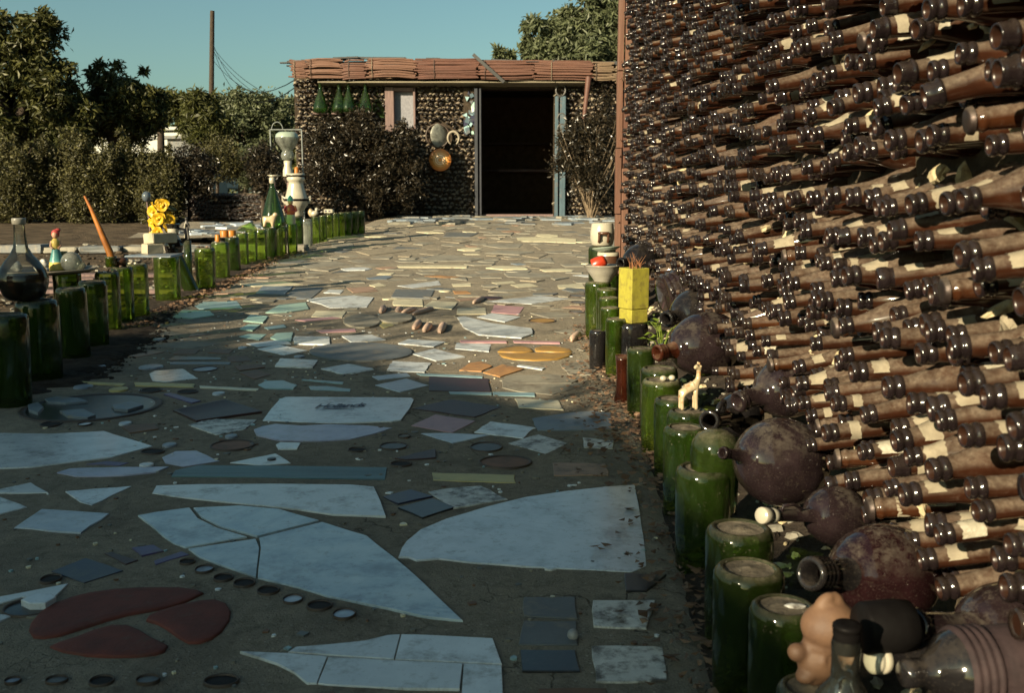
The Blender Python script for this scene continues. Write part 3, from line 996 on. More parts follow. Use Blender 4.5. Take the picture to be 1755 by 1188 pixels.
# the milky glass slab lies in four cracked pieces
EX = lambda pts: [((560 + x / 2.925) * 2.925, (840 + y / 2.925 - 860) * 2.925) for x, y in pts]
piece('cracked_slab', zz(ZD, [(692, 78), (780, 61), (950, 38), (992, 92), (1090, 140), (1238, 184), (930, 238), (868, 216), (815, 178), (762, 130)]), 'glass_slab', .0035, .001)
piece('cracked_slab', zz(ZD, [(970, 38), (1200, 27), (1400, 45), (1600, 102), (1290, 182), (1110, 134), (1010, 84)]), 'glass_slab', .0035, .001)
piece('cracked_slab', zz(ZD, [(945, 246), (1282, 196), (1300, 240), (1283, 386), (1000, 286)]), 'glass_slab', .0035, .001)
piece('cracked_slab', zz(ZD, [(1300, 190), (1400, 164), (1615, 110), (1755, 155)] + EX([(200, 238), (400, 398), (560, 550), (682, 666), (500, 646), (300, 601), (0, 541)]) + [(1500, 441), (1292, 390), (1308, 240)]), 'glass_slab', .0035, .001)
# white tiles laid edge to edge at the bottom of the picture
for pts in (zz(ZD, [(1203, 762), (1448, 770), (1640, 785), (1588, 921), (1540, 921), (1480, 870), (1390, 822)]),
            zz(ZD, [(1446, 766), (1484, 740)]) + zz(ZE, [(0, 786), (190, 765), (310, 735), (368, 732), (336, 858), (0, 837)]),
            zz(ZE, [(375, 732), (500, 736), (832, 755), (878, 885), (343, 858)]),
            zz(ZD, [(1647, 788), (1594, 921)]) + zz(ZE, [(0, 986), (350, 1006), (666, 1011), (681, 882), (330, 865), (0, 845)]),
            zz(ZE, [(687, 883), (877, 891), (884, 1050), (676, 1050)])):
    piece('white_tile', pts, 'white', .003, .0008)
# the red clay oval and the golden one, each in pieces with rounded edges
for pts in ([(145, 655), (155, 620), (200, 565), (270, 520), (360, 488), (450, 465), (580, 447), (700, 440), (900, 440), (985, 452), (1022, 468), (930, 510), (850, 536), (760, 555), (640, 577), (540, 603), (450, 632), (300, 682), (220, 694), (170, 690)],
            [(733, 605), (745, 585), (790, 563), (900, 530), (1000, 508), (1080, 502), (1135, 522), (1157, 560), (1150, 605), (1110, 660), (1060, 695), (1000, 716), (945, 718), (900, 695), (840, 650), (790, 622)],
            [(250, 738), (300, 715), (380, 690), (470, 655), (560, 630), (640, 630), (700, 655), (760, 692), (842, 733), (825, 760), (780, 775), (690, 786), (560, 789), (430, 783), (320, 765)]):
    piece('red_clay_segment', zz(ZD, pts), 'terracotta', .0045, .003, .0012, jit=.0004, sub=.09)
for pts in ([(1322, 492), (1335, 482), (1380, 473), (1425, 473), (1445, 480), (1456, 492), (1400, 495)],
            [(1466, 490), (1462, 480), (1490, 471), (1545, 472), (1590, 482), (1602, 492), (1550, 494)],
            [(1325, 498), (1460, 498), (1604, 497), (1590, 510), (1545, 521), (1460, 526), (1385, 522), (1340, 512)]):
    piece('gold_clay_segment', zz(ZA, pts), 'gold_clay', .005, .003, .0015, jit=.0005, sub=.09)
# half-round slate and the ribbed mat
piece('round_slate', oval(ZA, 808, 494, 195, 35, 28), 'slate', .007, .003)
piece('round_slate', oval(ZA, 812, 379, 70, 24), 'flagstone', .010, .004)
piece('round_slate', oval(ZA, 938, 366, 66, 20), 'flagstone', .010, .004)
mat_ = piece('ribbed_mat', zz(ZB, [(866, 338), (1130, 282), (1313, 348), (985, 394)]), 'maroon', .006, .002)
a, b, c, d = [on_ground(*p) for p in zz(ZB, [(885, 338), (1128, 288), (1295, 348), (990, 388)])]
mb = MB()
for i in range(15):
    t = (i + .5) / 15
    p, q = a.lerp(d, t), b.lerp(c, t)
    mb.tube([Vector((p.x, p.y, ground(p.y) + .0035)), Vector((q.x, q.y, ground(q.y) + .0035))], .0028, 5)
rb = mb.build('rib', MAT['maroon'], None)
rb.parent = mat_
rb.matrix_parent_inverse = mat_.matrix_basis.inverted()
# platter with a dark raised rim
disc(ZB, 460, 318, 335, 66, 'ring', 'black_tile', 'rust_lid')
for pts in ([(225, 290), (290, 275), (400, 285), (440, 300), (330, 310), (240, 305)], [(300, 350), (420, 340), (480, 370), (440, 384), (340, 376)],
            [(560, 320), (660, 300), (720, 320), (640, 345), (575, 340)], [(140, 320), (190, 305), (220, 330), (190, 360), (145, 345)]):
    piece('glaze_chip', zz(ZB, pts), 'blue_slate', .010, .002)
# lids, glass discs and sunken rings, with one painted shadow shape
for Z, cx, cy, rx, ry, kind, m1 in [
    (ZB, 757, 118, 58, 11, 'flat', 'blue_lid'), (ZB, 1028, 128, 62, 18, 'ring', 'blue_lid'), (ZB, 595, 232, 45, 10, 'flat', 'yellow'),
    (ZB, 755, 235, 55, 12, 'hole', 'blue_lid'), (ZB, 940, 242, 52, 11, 'hole', 'blue_lid'), (ZB, 1096, 252, 30, 8, 'flat', 'blue_marble'),
    (ZB, 418, 218, 45, 10, 'flat', 'blue_lid'), (ZB, 255, 405, 50, 16, 'hole', 'maroon'), (ZB, 425, 405, 34, 12, 'ring', 'marble'),
    (ZB, 628, 403, 30, 8, 'flat', 'blue_marble'), (ZB, 1165, 512, 110, 26, 'ring', 'old_clay'), (ZB, 1160, 468, 30, 9, 'flat', 'blue_lid'),
    (ZB, 850, 512, 34, 10, 'flat', 'blue_lid'), (ZB, 735, 612, 35, 9, 'flat', 'marble'), (ZB, 765, 543, 60, 13, 'hole', 'blue_lid'),  # the last disc paints a dark shadow shape
    (ZB, 510, 115, 22, 6, 'flat', 'blue_lid'), (ZB, 1218, 21, 20, 6, 'flat', 'blue_marble'), (ZB, 1500, 66, 26, 7, 'flat', 'blue_lid'),
    (ZC, 388, 466, 32, 9, 'ring', 'slate'), (ZC, 335, 516, 70, 18, 'ring', 'slate'), (ZC, 150, 534, 45, 11, 'hole', 'slate'),
    (ZC, 372, 605, 55, 14, 'hole', 'slate'), (ZC, 800, 521, 82, 24, 'ring', 'slate'), (ZC, 895, 596, 135, 32, 'ring', 'old_clay'),
    (ZB, 1362, 584, 22, 7, 'flat', 'black_tile'),
    (ZD, 255, 395, 52, 21, 'hole', 'slate'), (ZD, 1120, 388, 50, 19, 'hole', 'slate'), (ZD, 1225, 415, 55, 21, 'hole', 'slate'),
    (ZD, 1345, 452, 56, 22, 'hole', 'slate'), (ZD, 1468, 497, 50, 22, 'ring', 'blue_marble'), (ZD, 1602, 528, 65, 25, 'hole', 'slate'),
    (ZD, 1025, 346, 46, 19, 'ring', 'blue_lid'), (ZD, 940, 308, 40, 14, 'hole', 'slate'), (ZE, 88, 630, 58, 26, 'ring', 'blue_marble'),
    (ZD, 285, 905, 56, 20, 'ring', 'slate'), (ZD, 510, 908, 62, 26, 'hole', 'slate'), (ZD, 742, 903, 60, 22, 'ring', 'slate'),
    (ZD, 1110, 908, 90, 30, 'hole', 'slate'), (ZD, 65, 908, 40, 16, 'ring', 'blue_lid'), (ZD, 150, 540, 130, 42, 'ring', 'black_tile'),
    (ZA, 1298, 288, 42, 8, 'flat', 'maroon'), (ZA, 1490, 374, 52, 11, 'ring', 'gold_clay'), (ZA, 1625, 280, 34, 6, 'ring', 'slate'),
    (ZA, 1632, 305, 34, 7, 'ring', 'slate'), (ZA, 1622, 340, 32, 7, 'ring', 'slate'), (ZA, 52, 444, 22, 5, 'flat', 'blue_lid'),
    (ZA, 362, 477, 15, 5, 'flat', 'blue_marble'), (ZA, 1125, 262, 24, 5, 'flat', 'cream'),
]:
    disc(Z, cx, cy, rx, ry, kind, m1)
piece('marble_shard', zz(ZD, [(108, 532), (180, 498), (262, 500), (285, 516), (230, 550), (150, 552)]), 'marble', .013, .002)
# rounded finger-shaped stones pressed in
for (x0, y0), (x1, y1) in [((884, 345), (896, 324)), ((965, 349), (1015, 331)), ((1005, 353), (1080, 331)), ((1008, 408), (1030, 380)),
                           ((1048, 417), (1068, 390)), ((1106, 421), (1120, 389)), ((1232, 310), (1268, 291)), ((1600, 452), (1630, 425)), ((945, 345), (955, 330))]:
    p, q = on_ground(*zz(ZA, [(x0, y0)])[0]), on_ground(*zz(ZA, [(x1, y1)])[0])
    c = (p + q) / 2
    L = (q - p).length / 2
    mb = MB()
    mb.tube([(0, -L, 0), (0, -L * .9, 0), (0, -L * .6, 0), (0, 0, 0), (0, L * .6, 0), (0, L * .9, 0), (0, L, 0)],
            [.004, .011, .016, .0175, .017, .011, .004], 12)
    c.z = ground(c.y) + .006
    mb.build('finger_stone', MAT['pebble_pink'], path, T(c) @ RZ(math.atan2(q.y - p.y, q.x - p.x) - math.pi / 2))
ball_c = on_ground(*zz(ZE, [(1235, 748)])[0])
mb = MB(); mb.ball(S(.0085), 14, 10)
mb.build('glass_marble', MAT['dull_ball'], path, T(ball_c + Vector((0, 0, .006))))

# blue handwriting on the lettered slab
def text_mesh(txt, size, shear):
    cu = bpy.data.curves.new('handwriting', 'FONT')
    cu.body = txt
    cu.size = size
    cu.shear = shear
    cu.extrude = .0004
    cu.space_character = .86
    ob = bpy.data.objects.new('handwriting', cu)
    COL.objects.link(ob)
    dg = bpy.context.evaluated_depsgraph_get()
    me = bpy.data.meshes.new_from_object(ob.evaluated_get(dg))
    bpy.data.objects.remove(ob, do_unlink=True)
    me.name = 'handwriting'
    me.materials.clear()
    me.materials.append(MAT['ink'])
    return me
tp, tq = on_ground(440 + 610 / 6.268, 670 + 208 / 6.268), on_ground(440 + 1180 / 6.268, 670 + 190 / 6.268)
me = text_mesh('Hollands', 1.0, .45)
wd = max(v.co.x for v in me.vertices)
k = (tq - tp).length / wd
for v in me.vertices:
    v.co = Vector((v.co.x * k, v.co.y * k * 1.6, v.co.z))
o = link('handwriting', me)
o.matrix_world = T((tp.x, tp.y, .0062)) @ RZ(math.atan2(tq.y - tp.y, tq.x - tp.x))
o.parent = sink
o.matrix_parent_inverse = sink.matrix_basis.inverted()
mb = MB()
u0, u1 = on_ground(440 + 665 / 6.268, 670 + 222 / 6.268), on_ground(440 + 1050 / 6.268, 670 + 212 / 6.268)
mb.tube([(u0.x, u0.y, .0056), ((u0.x + u1.x) / 2, (u0.y + u1.y) / 2 + .004, .0058), (u1.x, u1.y, .0056)], [.0006, .0014, .0005], 5)
o = mb.build('pen_stroke', MAT['ink'])
o.parent = sink
o.matrix_parent_inverse = sink.matrix_basis.inverted()

# small pieces further up the path: the larger ones as tiles of their own, the rest as one spread
taken = []
for ch in path.children:
    bb = [ch.matrix_basis @ Vector(q) for q in ch.bound_box]
    taken.append((sum(p.x for p in bb) / 8, sum(p.y for p in bb) / 8, max(abs(bb[0].x - bb[6].x), abs(bb[0].y - bb[6].y)) / 2))
far_m = ['cream'] * 3 + ['flagstone'] * 18 + ['white'] + ['slate'] * 2 + ['tan', 'tan', 'orange_tile', 'blue_slate']


def shard_poly(cx, cy, r, rg):
    n = rg.choice([4, 4, 4, 5, 6, 3])
    a0 = rg.uniform(0, 6.28)
    ex = rg.uniform(.5, 1)
    th = rg.uniform(0, 3.14)
    out = []
    for i in range(n):
        a = a0 + 2 * math.pi * (i + rg.uniform(-.22, .22)) / n
        x, y = math.cos(a) * r, math.sin(a) * r * ex
        out.append(Vector((cx + x * math.cos(th) - y * math.sin(th), cy + x * math.sin(th) + y * math.cos(th), 0)))
    return out


n_far = 0
stuff_mb = MB()
stuff_mats = ['cream', 'flagstone', 'slate', 'tan', 'concrete']
frng = random.Random(5)
tries = 0
while n_far < 300 and tries < 14000:
    tries += 1
    Y = frng.uniform(3.9, 12.6)
    if frng.random() < .35:
        Y = frng.uniform(5.0, 9.5)
    xr = edge_x(Y) + .02 if Y < 6.4 else 1.9
    x = frng.uniform(row_x(Y) + .16, xr)
    if Y < 5.2 and (x > -.9 and frng.random() < .75):
        continue
    r = frng.choice([.08, .12, .16, .20, .25, .30]) * (.62 if Y < 6 else 1.2)
    if any((x - a) ** 2 + (Y - b) ** 2 < (r * .88 + c * .75) ** 2 for a, b, c in taken):
        continue
    taken.append((x, Y, r))
    P = shard_poly(x, Y, r, frng)
    mb, c = prism_mesh(P, frng.uniform(.002, .008) if Y > 5.5 else frng.uniform(.002, .004), .004, 0, .004, .07)
    if n_far < 150 and Y < 9.0:
        mb.build('tile', MAT[frng.choice(far_m)], path, T(c))
    else:
        mi = frng.choice([0, 1, 1, 1, 1, 1, 1, 2, 3, 4, 4, 4, 4])
        stuff_mb.add([Vector(p) + c for p in mb.v], mb.f, mi, False)
    n_far += 1
o = stuff_mb.build('tile_fragments', [MAT[m] for m in stuff_mats], path)
tag(o, kind='stuff')
# small chips of glass, shell and china pressed into the cement everywhere
chip_mb = MB()
chip_mats = ['white', 'cream', 'slate', 'brown', 'teal', 'flagstone']
for k in range(1500):
    Y = frng.uniform(1.05, 5.2)
    x = frng.uniform(row_x(Y) + .3, edge_x(Y) - .02)
    if any((x - a) ** 2 + (Y - b) ** 2 < (c * .8) ** 2 for a, b, c in taken):
        continue
    r = frng.choice([.003, .004, .004, .005, .006, .009])
    n = frng.choice([4, 5, 6])
    a0 = frng.uniform(0, 6.28)
    ring = [(x + r * math.cos(a0 + 6.283 * i / n) * frng.uniform(.6, 1.2), Y + r * math.sin(a0 + 6.283 * i / n) * frng.uniform(.5, 1.1)) for i in range(n)]
    zt_ = ground(Y) + .0028
    chip_mb.add([(p[0], p[1], zt_ - .008) for p in ring] + [(p[0], p[1], zt_) for p in ring], [list(range(n, 2 * n))] + [[i, (i + 1) % n, n + (i + 1) % n, n + i] for i in range(n)], frng.choice([0, 0, 1, 2, 2, 2, 3, 3, 4, 5, 5, 5]), False)
tag(chip_mb.build('chips', [MAT[m] for m in chip_mats], path), kind='stuff')
# the tiled step in front of the far house
step_mb = MB()
srng = random.Random(9)
for i in range(120):
    x, y = srng.uniform(-1.6, 2.0), srng.uniform(12.7, 14.8)
    mb, c = prism_mesh(shard_poly(x, y, srng.uniform(.06, .2), srng), srng.uniform(.006, .03), .004, 0, .003, .2)
    step_mb.add([Vector(p) + c for p in mb.v], mb.f, srng.choice([0, 1, 1, 2, 2]), False)
o = step_mb.build('tile_fragments', [MAT[m] for m in ('flagstone', 'slate', 'blue_slate')], path)
tag(o, kind='stuff')
# ------------------------------------------------------------------ the bottle wall on the right
def wall_x(Y):
    return 0.425 + 0.0475 * (Y - .7)          # plane of the bottle mouths


WALL_TOP = 2.04
def wall_bottom(Y):
    return float(np.interp(Y, [.4, .8, 1.0, 1.3, 1.7, 2.3, 3.0, 4.0, 6.3], [.165, .175, .185, .190, .19, .17, .185, .24, .25]))


wall = thing('bottle_wall', (.72, 3.3, 0), 'tall wall of brown glass bottles laid necks outwards along the right of the path', 'wall')
WI = Matrix.Translation((-.72, -3.3, 0))

BOTTLE = [(.0085, .022), (.0090, .003), (.0102, .0006), (.0122, .0004), (.0134, .0026), (.0137, .0055), (.0130, .0078), (.0121, .0090), (.0121, .0112),
          (.0134, .0128), (.0141, .0152), (.0138, .0176), (.0127, .0196), (.0124, .022), (.0133, .040), (.0150, .062), (.0188, .082), (.0246, .100), (.0290, .117), (.0305, .134), (.0305, .20)]
STUBBY = [(.0085, .022), (.0090, .003), (.0102, .0006), (.0122, .0004), (.0134, .0026), (.0137, .0055), (.0130, .0078), (.0121, .0090), (.0121, .0112),
          (.0134, .0128), (.0141, .0152), (.0138, .0176), (.0127, .0196), (.0124, .022), (.0140, .034), (.0185, .050), (.0250, .068), (.0300, .088), (.0320, .104), (.0322, .18)]
LONG = [(.0085, .022), (.0090, .003), (.0100, .0006), (.0116, .0004), (.0126, .0026), (.0129, .0055), (.0122, .0075), (.0116, .0087), (.0116, .0105),
        (.0128, .0120), (.0134, .0142), (.0131, .0166), (.0122, .0184), (.0120, .021), (.0124, .050), (.0132, .085), (.0160, .108), (.0220, .128), (.0275, .145), (.0295, .162), (.0298, .22)]


THREAD = [(.0095, .022), (.0100, .003), (.0110, .0006), (.0122, .0004), (.0128, .0020), (.0124, .0042), (.0134, .0056), (.0126, .0080), (.0135, .0098),
          (.0126, .0120), (.0150, .0150), (.0152, .0172), (.0132, .0192), (.0130, .022), (.0136, .036), (.0152, .055), (.0205, .076), (.0262, .094), (.0300, .112), (.0310, .130), (.0310, .19)]
SINGLE = [(.0085, .022), (.0088, .003), (.0104, .0006), (.0128, .0006), (.0140, .0030), (.0143, .0070), (.0143, .0105), (.0140, .0125), (.0128, .0142),
          (.0122, .0155), (.0121, .0170), (.0121, .0182), (.0122, .0196), (.0124, .022), (.0130, .045), (.0140, .075), (.0172, .096), (.0235, .116), (.0290, .134), (.0315, .150), (.0318, .21)]


def bottle_mb(prof, n, near=True):
    mb = MB()
    mis = []
    for k in range(len(prof) - 1):
        mis.append(2 if k < 2 else (1 if k < 12 else 0))
    if near:
        mb.lathe(prof, n, mis=mis)
    else:
        keep = [1, 3, 5, 7, 8, 10, 12, 14, 16, 18, 20]
        p = [prof[i] for i in keep if i < len(prof)]
        m2 = [1, 1, 1, 1, 1, 1, 0, 0, 0, 0, 0][:len(p) - 1]
        mb.lathe(p, n, mis=m2)
    b = len(mb.v)
    r, z = (prof[0] if near else prof[1])
    mb.add([(r * math.cos(2 * math.pi * i / n), r * math.sin(2 * math.pi * i / n), z) for i in range(n)], [list(range(n))], 2, False)
    return mb


def capped_mb(n):
    """a crown cap left on: crimped tin instead of the open lip"""
    mb = MB()
    nn = 42
    wob = lambda a, k: 1 + (.045 * math.cos(21 * a) if k in (2, 3) else 0)
    mb.lathe([(.0001, -.0015), (.0118, -.001), (.0142, .001), (.0152, .0062)], nn, mi=1, wob=wob)
    mb.lathe([(.0152, .0062), (.0125, .0064), (.0121, .009)] + BOTTLE[8:], 16, mis=[1, 0, 0] + [0] * 20)
    return mb


B_MATS = [MAT['amber'], MAT['amber_lip'], MAT['amber_in']]
near_meshes = [bottle_mb(BOTTLE, 20).mesh('bottle', B_MATS), bottle_mb(STUBBY, 20).mesh('bottle', B_MATS), bottle_mb(LONG, 20).mesh('bottle', B_MATS), bottle_mb(THREAD, 20).mesh('bottle', B_MATS), bottle_mb(SINGLE, 20).mesh('bottle', B_MATS)]
cap_mesh = capped_mb(16).mesh('bottle', [MAT['amber'], MAT['tin']])
far_bases = [bottle_mb(BOTTLE, 10, False), bottle_mb(STUBBY, 10, False), bottle_mb(LONG, 10, False), bottle_mb(THREAD, 10, False), bottle_mb(SINGLE, 10, False)]


def label_mb(prof, z0, z1, a0, a1, rg, n=14, torn=.3):
    """paper left on the upper side of a neck, its edges torn"""
    mb = MB()
    rows = 6
    vs_, fs = [], []
    rr = lambda z: float(np.interp(z, [p[1] for p in prof[12:]], [p[0] for p in prof[12:]])) + .0006
    e0 = [rg.uniform(-1, 1) * torn * (z1 - z0) * .3 for _ in range(n + 1)]
    e1 = [rg.uniform(-1, 1) * torn * (z1 - z0) * .3 for _ in range(n + 1)]
    for k in range(rows):
        for i in range(n + 1):
            a = a0 + (a1 - a0) * i / n
            z = (z0 + e0[i]) + ((z1 + e1[i]) - (z0 + e0[i])) * k / (rows - 1)
            r = rr(z) + rg.uniform(0, .0005) + (.0016 * rg.random() if i in (0, n) else 0)
            vs_.append((r * math.cos(a), r * math.sin(a), z))
    for k in range(rows - 1):
        for i in range(n):
            fs.append([k * (n + 1) + i, k * (n + 1) + i + 1, (k + 1) * (n + 1) + i + 1, (k + 1) * (n + 1) + i])
    return mb.add(vs_, fs, 0, True)


lrng = random.Random(3)
PROFS = [BOTTLE, STUBBY, LONG, THREAD, SINGLE]
# axis_to turns +Z into the wall; in that frame the upper side of the neck lies at angle UPA
_R = axis_to((1, 0, .14))
_u = _R.inverted().to_3x3() @ Vector((0, 0, 1))
UPA = math.atan2(_u.y, _u.x)
label_meshes = []
for t in range(5):
    lst = []
    for k in range(6):
        z0 = lrng.uniform(.022, .034)
        z1 = z0 + lrng.choice([.014, .020, .028, .040])
        h = lrng.uniform(1.0, 2.2)
        of = lrng.uniform(-.5, .5)
        lst.append(label_mb(PROFS[t], z0, z1, UPA - h + of, UPA + h + of, lrng).mesh('paper_label', MAT['foil' if k == 5 else 'paper']))
    label_meshes.append(lst)

# big jugs bedded along the foot of the wall: centre in the photograph, distance, radius
JUGS = []
for cx, cy, Y, r in [(1338, 792, 1.52, .070), (1512, 985, 1.10, .0585), (1432, 886, 1.33, .042), (1352, 668, 1.86, .062),
                     (1262, 702, 1.98, .048), (1206, 598, 2.48, .082), (1190, 533, 2.95, .072), (1152, 505, 3.35, .078), (1096, 447, 4.3, .075), (1700, 1075, .93, .052)]:
    JUGS.append((at_Y(cx, cy, Y), r))

wrng = random.Random(11)
slots = []
PV, PU = .0468, .0570
row = 0
z = .150
while z < WALL_TOP - .02:
    off = (row % 2) * PU / 2 + wrng.uniform(-.012, .012)
    Y = .42 + off
    wave = wrng.uniform(0, 6)
    while Y < 6.12:
        zz_ = z + .014 * math.sin(Y * 2.3 + wave) + .007 * math.sin(Y * 7.1 + wave * 3) + wrng.gauss(0, .0055)
        yy = Y + wrng.uniform(-.012, .012)
        p = Vector((wall_x(yy) + wrng.gauss(0, .015), yy, zz_))
        ok = zz_ > wall_bottom(yy) and wrng.random() > .015
        for jc, jr in JUGS:
            if (Vector((jc.x, jc.y, jc.z)) - (p + Vector((.07, 0, .01)))).length < jr + .030:
                ok = False
        if ok:
            tilt = math.radians(wrng.gauss(6.5 + 4.0 * min(1, max(0, zz_ - .35)), 3.2))
            yaw = math.radians(wrng.gauss(4, 5.0))
            d = Vector((math.cos(tilt) * math.cos(yaw), -math.sin(yaw) * math.cos(tilt), math.sin(tilt)))
            ty = wrng.choices([0, 1, 2, 3, 4], [.48, .16, .18, .09, .09])[0]
            sc = wrng.uniform(.80, 1.04)
            M = T(p) @ axis_to(d) @ RZ(wrng.uniform(-.25, .25)) @ S(sc)
            dist = (p - Vector((0, 0, CAM_Z))).length
            u = 877.5 + F_PX * p.x / p.y
            ang = math.atan((CAM_Z - p.z) / p.y) - PITCH
            v = 594 + F_PX * math.tan(ang)
            vis = -20 < u < 1765 and -25 < v < 1200
            slots.append((not vis, dist, M, ty))
        Y += PU * wrng.uniform(.92, 1.05)
    z += PV
    row += 1
slots.sort(key=lambda s: (s[0], s[1]))
n_named = 298
for k, (hid, dist, M, ty) in enumerate(slots[:n_named]):
    me = near_meshes[ty]
    if wrng.random() < .03:
        me = cap_mesh
    o = link('bottle', me, wall, WI @ M)
    if wrng.random() < .46:
        link('paper_label', wrng.choice(label_meshes[ty]), o)
rest = slots[n_named:]
Ms = [[], [], [], [], []]
for hid, dist, M, ty in rest:
    Ms[ty].append(WI @ M)
Vall, Fall, Mall, off_ = [], [], [], 0
for ty in range(5):
    b = far_bases[ty]
    V0 = np.c_[np.array(b.v), np.ones(len(b.v))]
    F3, mi = [], []
    for f, m in zip(b.f, b.m):
        for q in range(1, len(f) - 1):
            F3.append([f[0], f[q], f[q + 1]]); mi.append(m)
    F3 = np.array(F3)
    for M in Ms[ty]:
        Vall.append((V0 @ np.array(M).T)[:, :3]); Fall.append(F3 + off_); Mall.append(np.array(mi)); off_ += len(V0)
tag(link('bottles', np_mesh('bottles', np.concatenate(Vall), np.concatenate(Fall), B_MATS, True, np.concatenate(Mall)), wall), kind='stuff')
lb = MB()
for hid, dist, M, ty in rest:
    if wrng.random() < .24:
        z0 = wrng.uniform(.022, .036)
        h = wrng.uniform(.9, 2.0)
        l = label_mb(PROFS[ty], z0, z0 + wrng.uniform(.015, .04), UPA - h, UPA + h, wrng, 6)
        lb.add(l.v, l.f, 0, True, WI @ M)
tag(lb.build('paper_labels', [MAT['paper']], wall), kind='stuff')

# mortar core: a lumpy face behind the necks, plain back and top
wy = np.arange(.36, 6.17, .035)
wz = np.arange(-.05, WALL_TOP + .03, .035)
V = []
for zq in wz:
    for yq in wy:
        n_ = lump(yq * 3.1, zq * 3.7) * .010 + lump(yq * 8, zq * 9 + 3) * .006
        V.append((wall_x(yq) + .092 + n_, yq, zq))
ny = len(wy)
F = [[j * ny + i, (j + 1) * ny + i, (j + 1) * ny + i + 1, j * ny + i + 1] for j in range(len(wz) - 1) for i in range(ny - 1)]
me = np_mesh('mortar', np.array(V), np.array(F), MAT['mortar'], True)
link('mortar', me, wall, WI)
mb = MB()
pts = [(wall_x(.36) + .13, .36), (wall_x(6.17) + .13, 6.17), (wall_x(6.17) + .42, 6.17), (wall_x(.36) + .42, .36)]
vs_ = [(x, y, -.05) for x, y in pts] + [(x, y, WALL_TOP + .02) for x, y in pts]
mb.add(vs_, [[0, 1, 2, 3], [7, 6, 5, 4], [1, 0, 4, 5], [2, 1, 5, 6], [3, 2, 6, 7], [0, 3, 7, 4]], 0, False)
mb.build('wall_core', MAT['mortar'], wall, WI)
# crumbs of pale mortar and torn foil caught between the bottles
cr = MB()
crng = random.Random(31)
for k in range(620):
    Y = .6 + 5.4 * crng.random() ** 1.5
    zc = crng.uniform(wall_bottom(Y), min(1.9, .62 + Y * .24 + .1))
    p = Vector((wall_x(Y) + crng.uniform(.05, .105), Y, zc))
    s_ = crng.choice([.005, .007, .009, .012])
    if Y < 2.2 and zc < wall_bottom(Y) + .1:
        s_ *= 1.4
    cr.ball(WI @ T(p) @ RZ(crng.uniform(0, 6)) @ RX(crng.uniform(0, 3)) @ S(s_, s_ * crng.uniform(.6, 2.2), s_ * crng.uniform(.4, .9)), 7, 5, 0, .3, crng, False)
tag(cr.build('mortar_crumbs', MAT['lime'], wall), kind='stuff')
fl = MB()
for k in range(150):
    Y = .65 + 5.2 * crng.random() ** 1.4
    zc = crng.uniform(wall_bottom(Y), min(1.9, .62 + Y * .24 + .1))
    p = Vector((wall_x(Y) + crng.uniform(.02, .09), Y, zc))
    L, W = crng.uniform(.010, .034), crng.uniform(.005, .016)
    vs_ = []
    for a in range(4):
        for b in range(3):
            vs_.append(((a / 3 - .5) * L + crng.uniform(-.002, .002), (b / 2 - .5) * W + crng.uniform(-.002, .002), crng.uniform(-.004, .004)))
    fs = [[a * 3 + b, a * 3 + b + 1, (a + 1) * 3 + b + 1, (a + 1) * 3 + b] for a in range(3) for b in range(2)]
    fl.add(vs_, fs, crng.choice([0, 0, 1]), False, WI @ T(p) @ RZ(crng.uniform(-1, 1) + 1.57) @ RX(crng.uniform(-.9, .9)) @ RY(crng.uniform(-.5, .5)))
tag(fl.build('paper_scraps', [MAT['paper'], MAT['foil']], wall), kind='stuff')

# dark bed of earth between the jars and the wall, heaped against the foot of the wall
ys3 = list(np.arange(.30, 6.4, .03))
V = []
nb = 34
for y in ys3:
    a = edge_x(y) - .035
    b = wall_x(y) + .16
    for i in range(nb + 1):
        t = i / nb
        x = a + (b - a) * t
        s_ = min(1, max(0, (t - .05) / .95))
        h = (wall_bottom(y) - .06) * (s_ ** .9)
        V.append((x, y, ground(y) - .012 + h + .006 * lump(x * 4, y * 4) * min(1, t * 6) + .003 * lump(x * 13, y * 13)))
nx = nb + 1
F = np.array([[j * nx + i, j * nx + i + 1, (j + 1) * nx + i + 1, (j + 1) * nx + i] for j in range(len(ys3) - 1) for i in range(nb)])
tag(link('soil_or_shade_bed', np_mesh('soil_or_shade_bed', np.array(V), F, MAT['soil_and_shade'], True)), kind='structure')

clod_mb = MB()
for k in range(900):
    y = crng.uniform(.7, 4.8)
    a, b = edge_x(y) + .03, wall_x(y) + .06
    q = crng.random()
    x = a + (b - a) * q
    s_ = crng.choice([.003, .004, .005, .007, .010])
    t_ = (x - (edge_x(y) - .035)) / (wall_x(y) + .16 - edge_x(y) + .035)
    z = ground(y) - .010 + (wall_bottom(y) - .06) * max(0, (t_ - .05) / .95) ** .9
    clod_mb.ball(T((x, y, z)) @ RZ(crng.uniform(0, 6)) @ S(s_ * 1.5, s_, s_ * .8), 7, 5, crng.choice([0, 0, 0, 1, 2]), .3, crng, False)
tag(clod_mb.build('earth_or_shade_crumbs', [MAT['soil_and_shade'], MAT['lime'], MAT['flagstone']]), 'crumbs of earth and mortar at the foot of the bottle wall', kind='stuff')

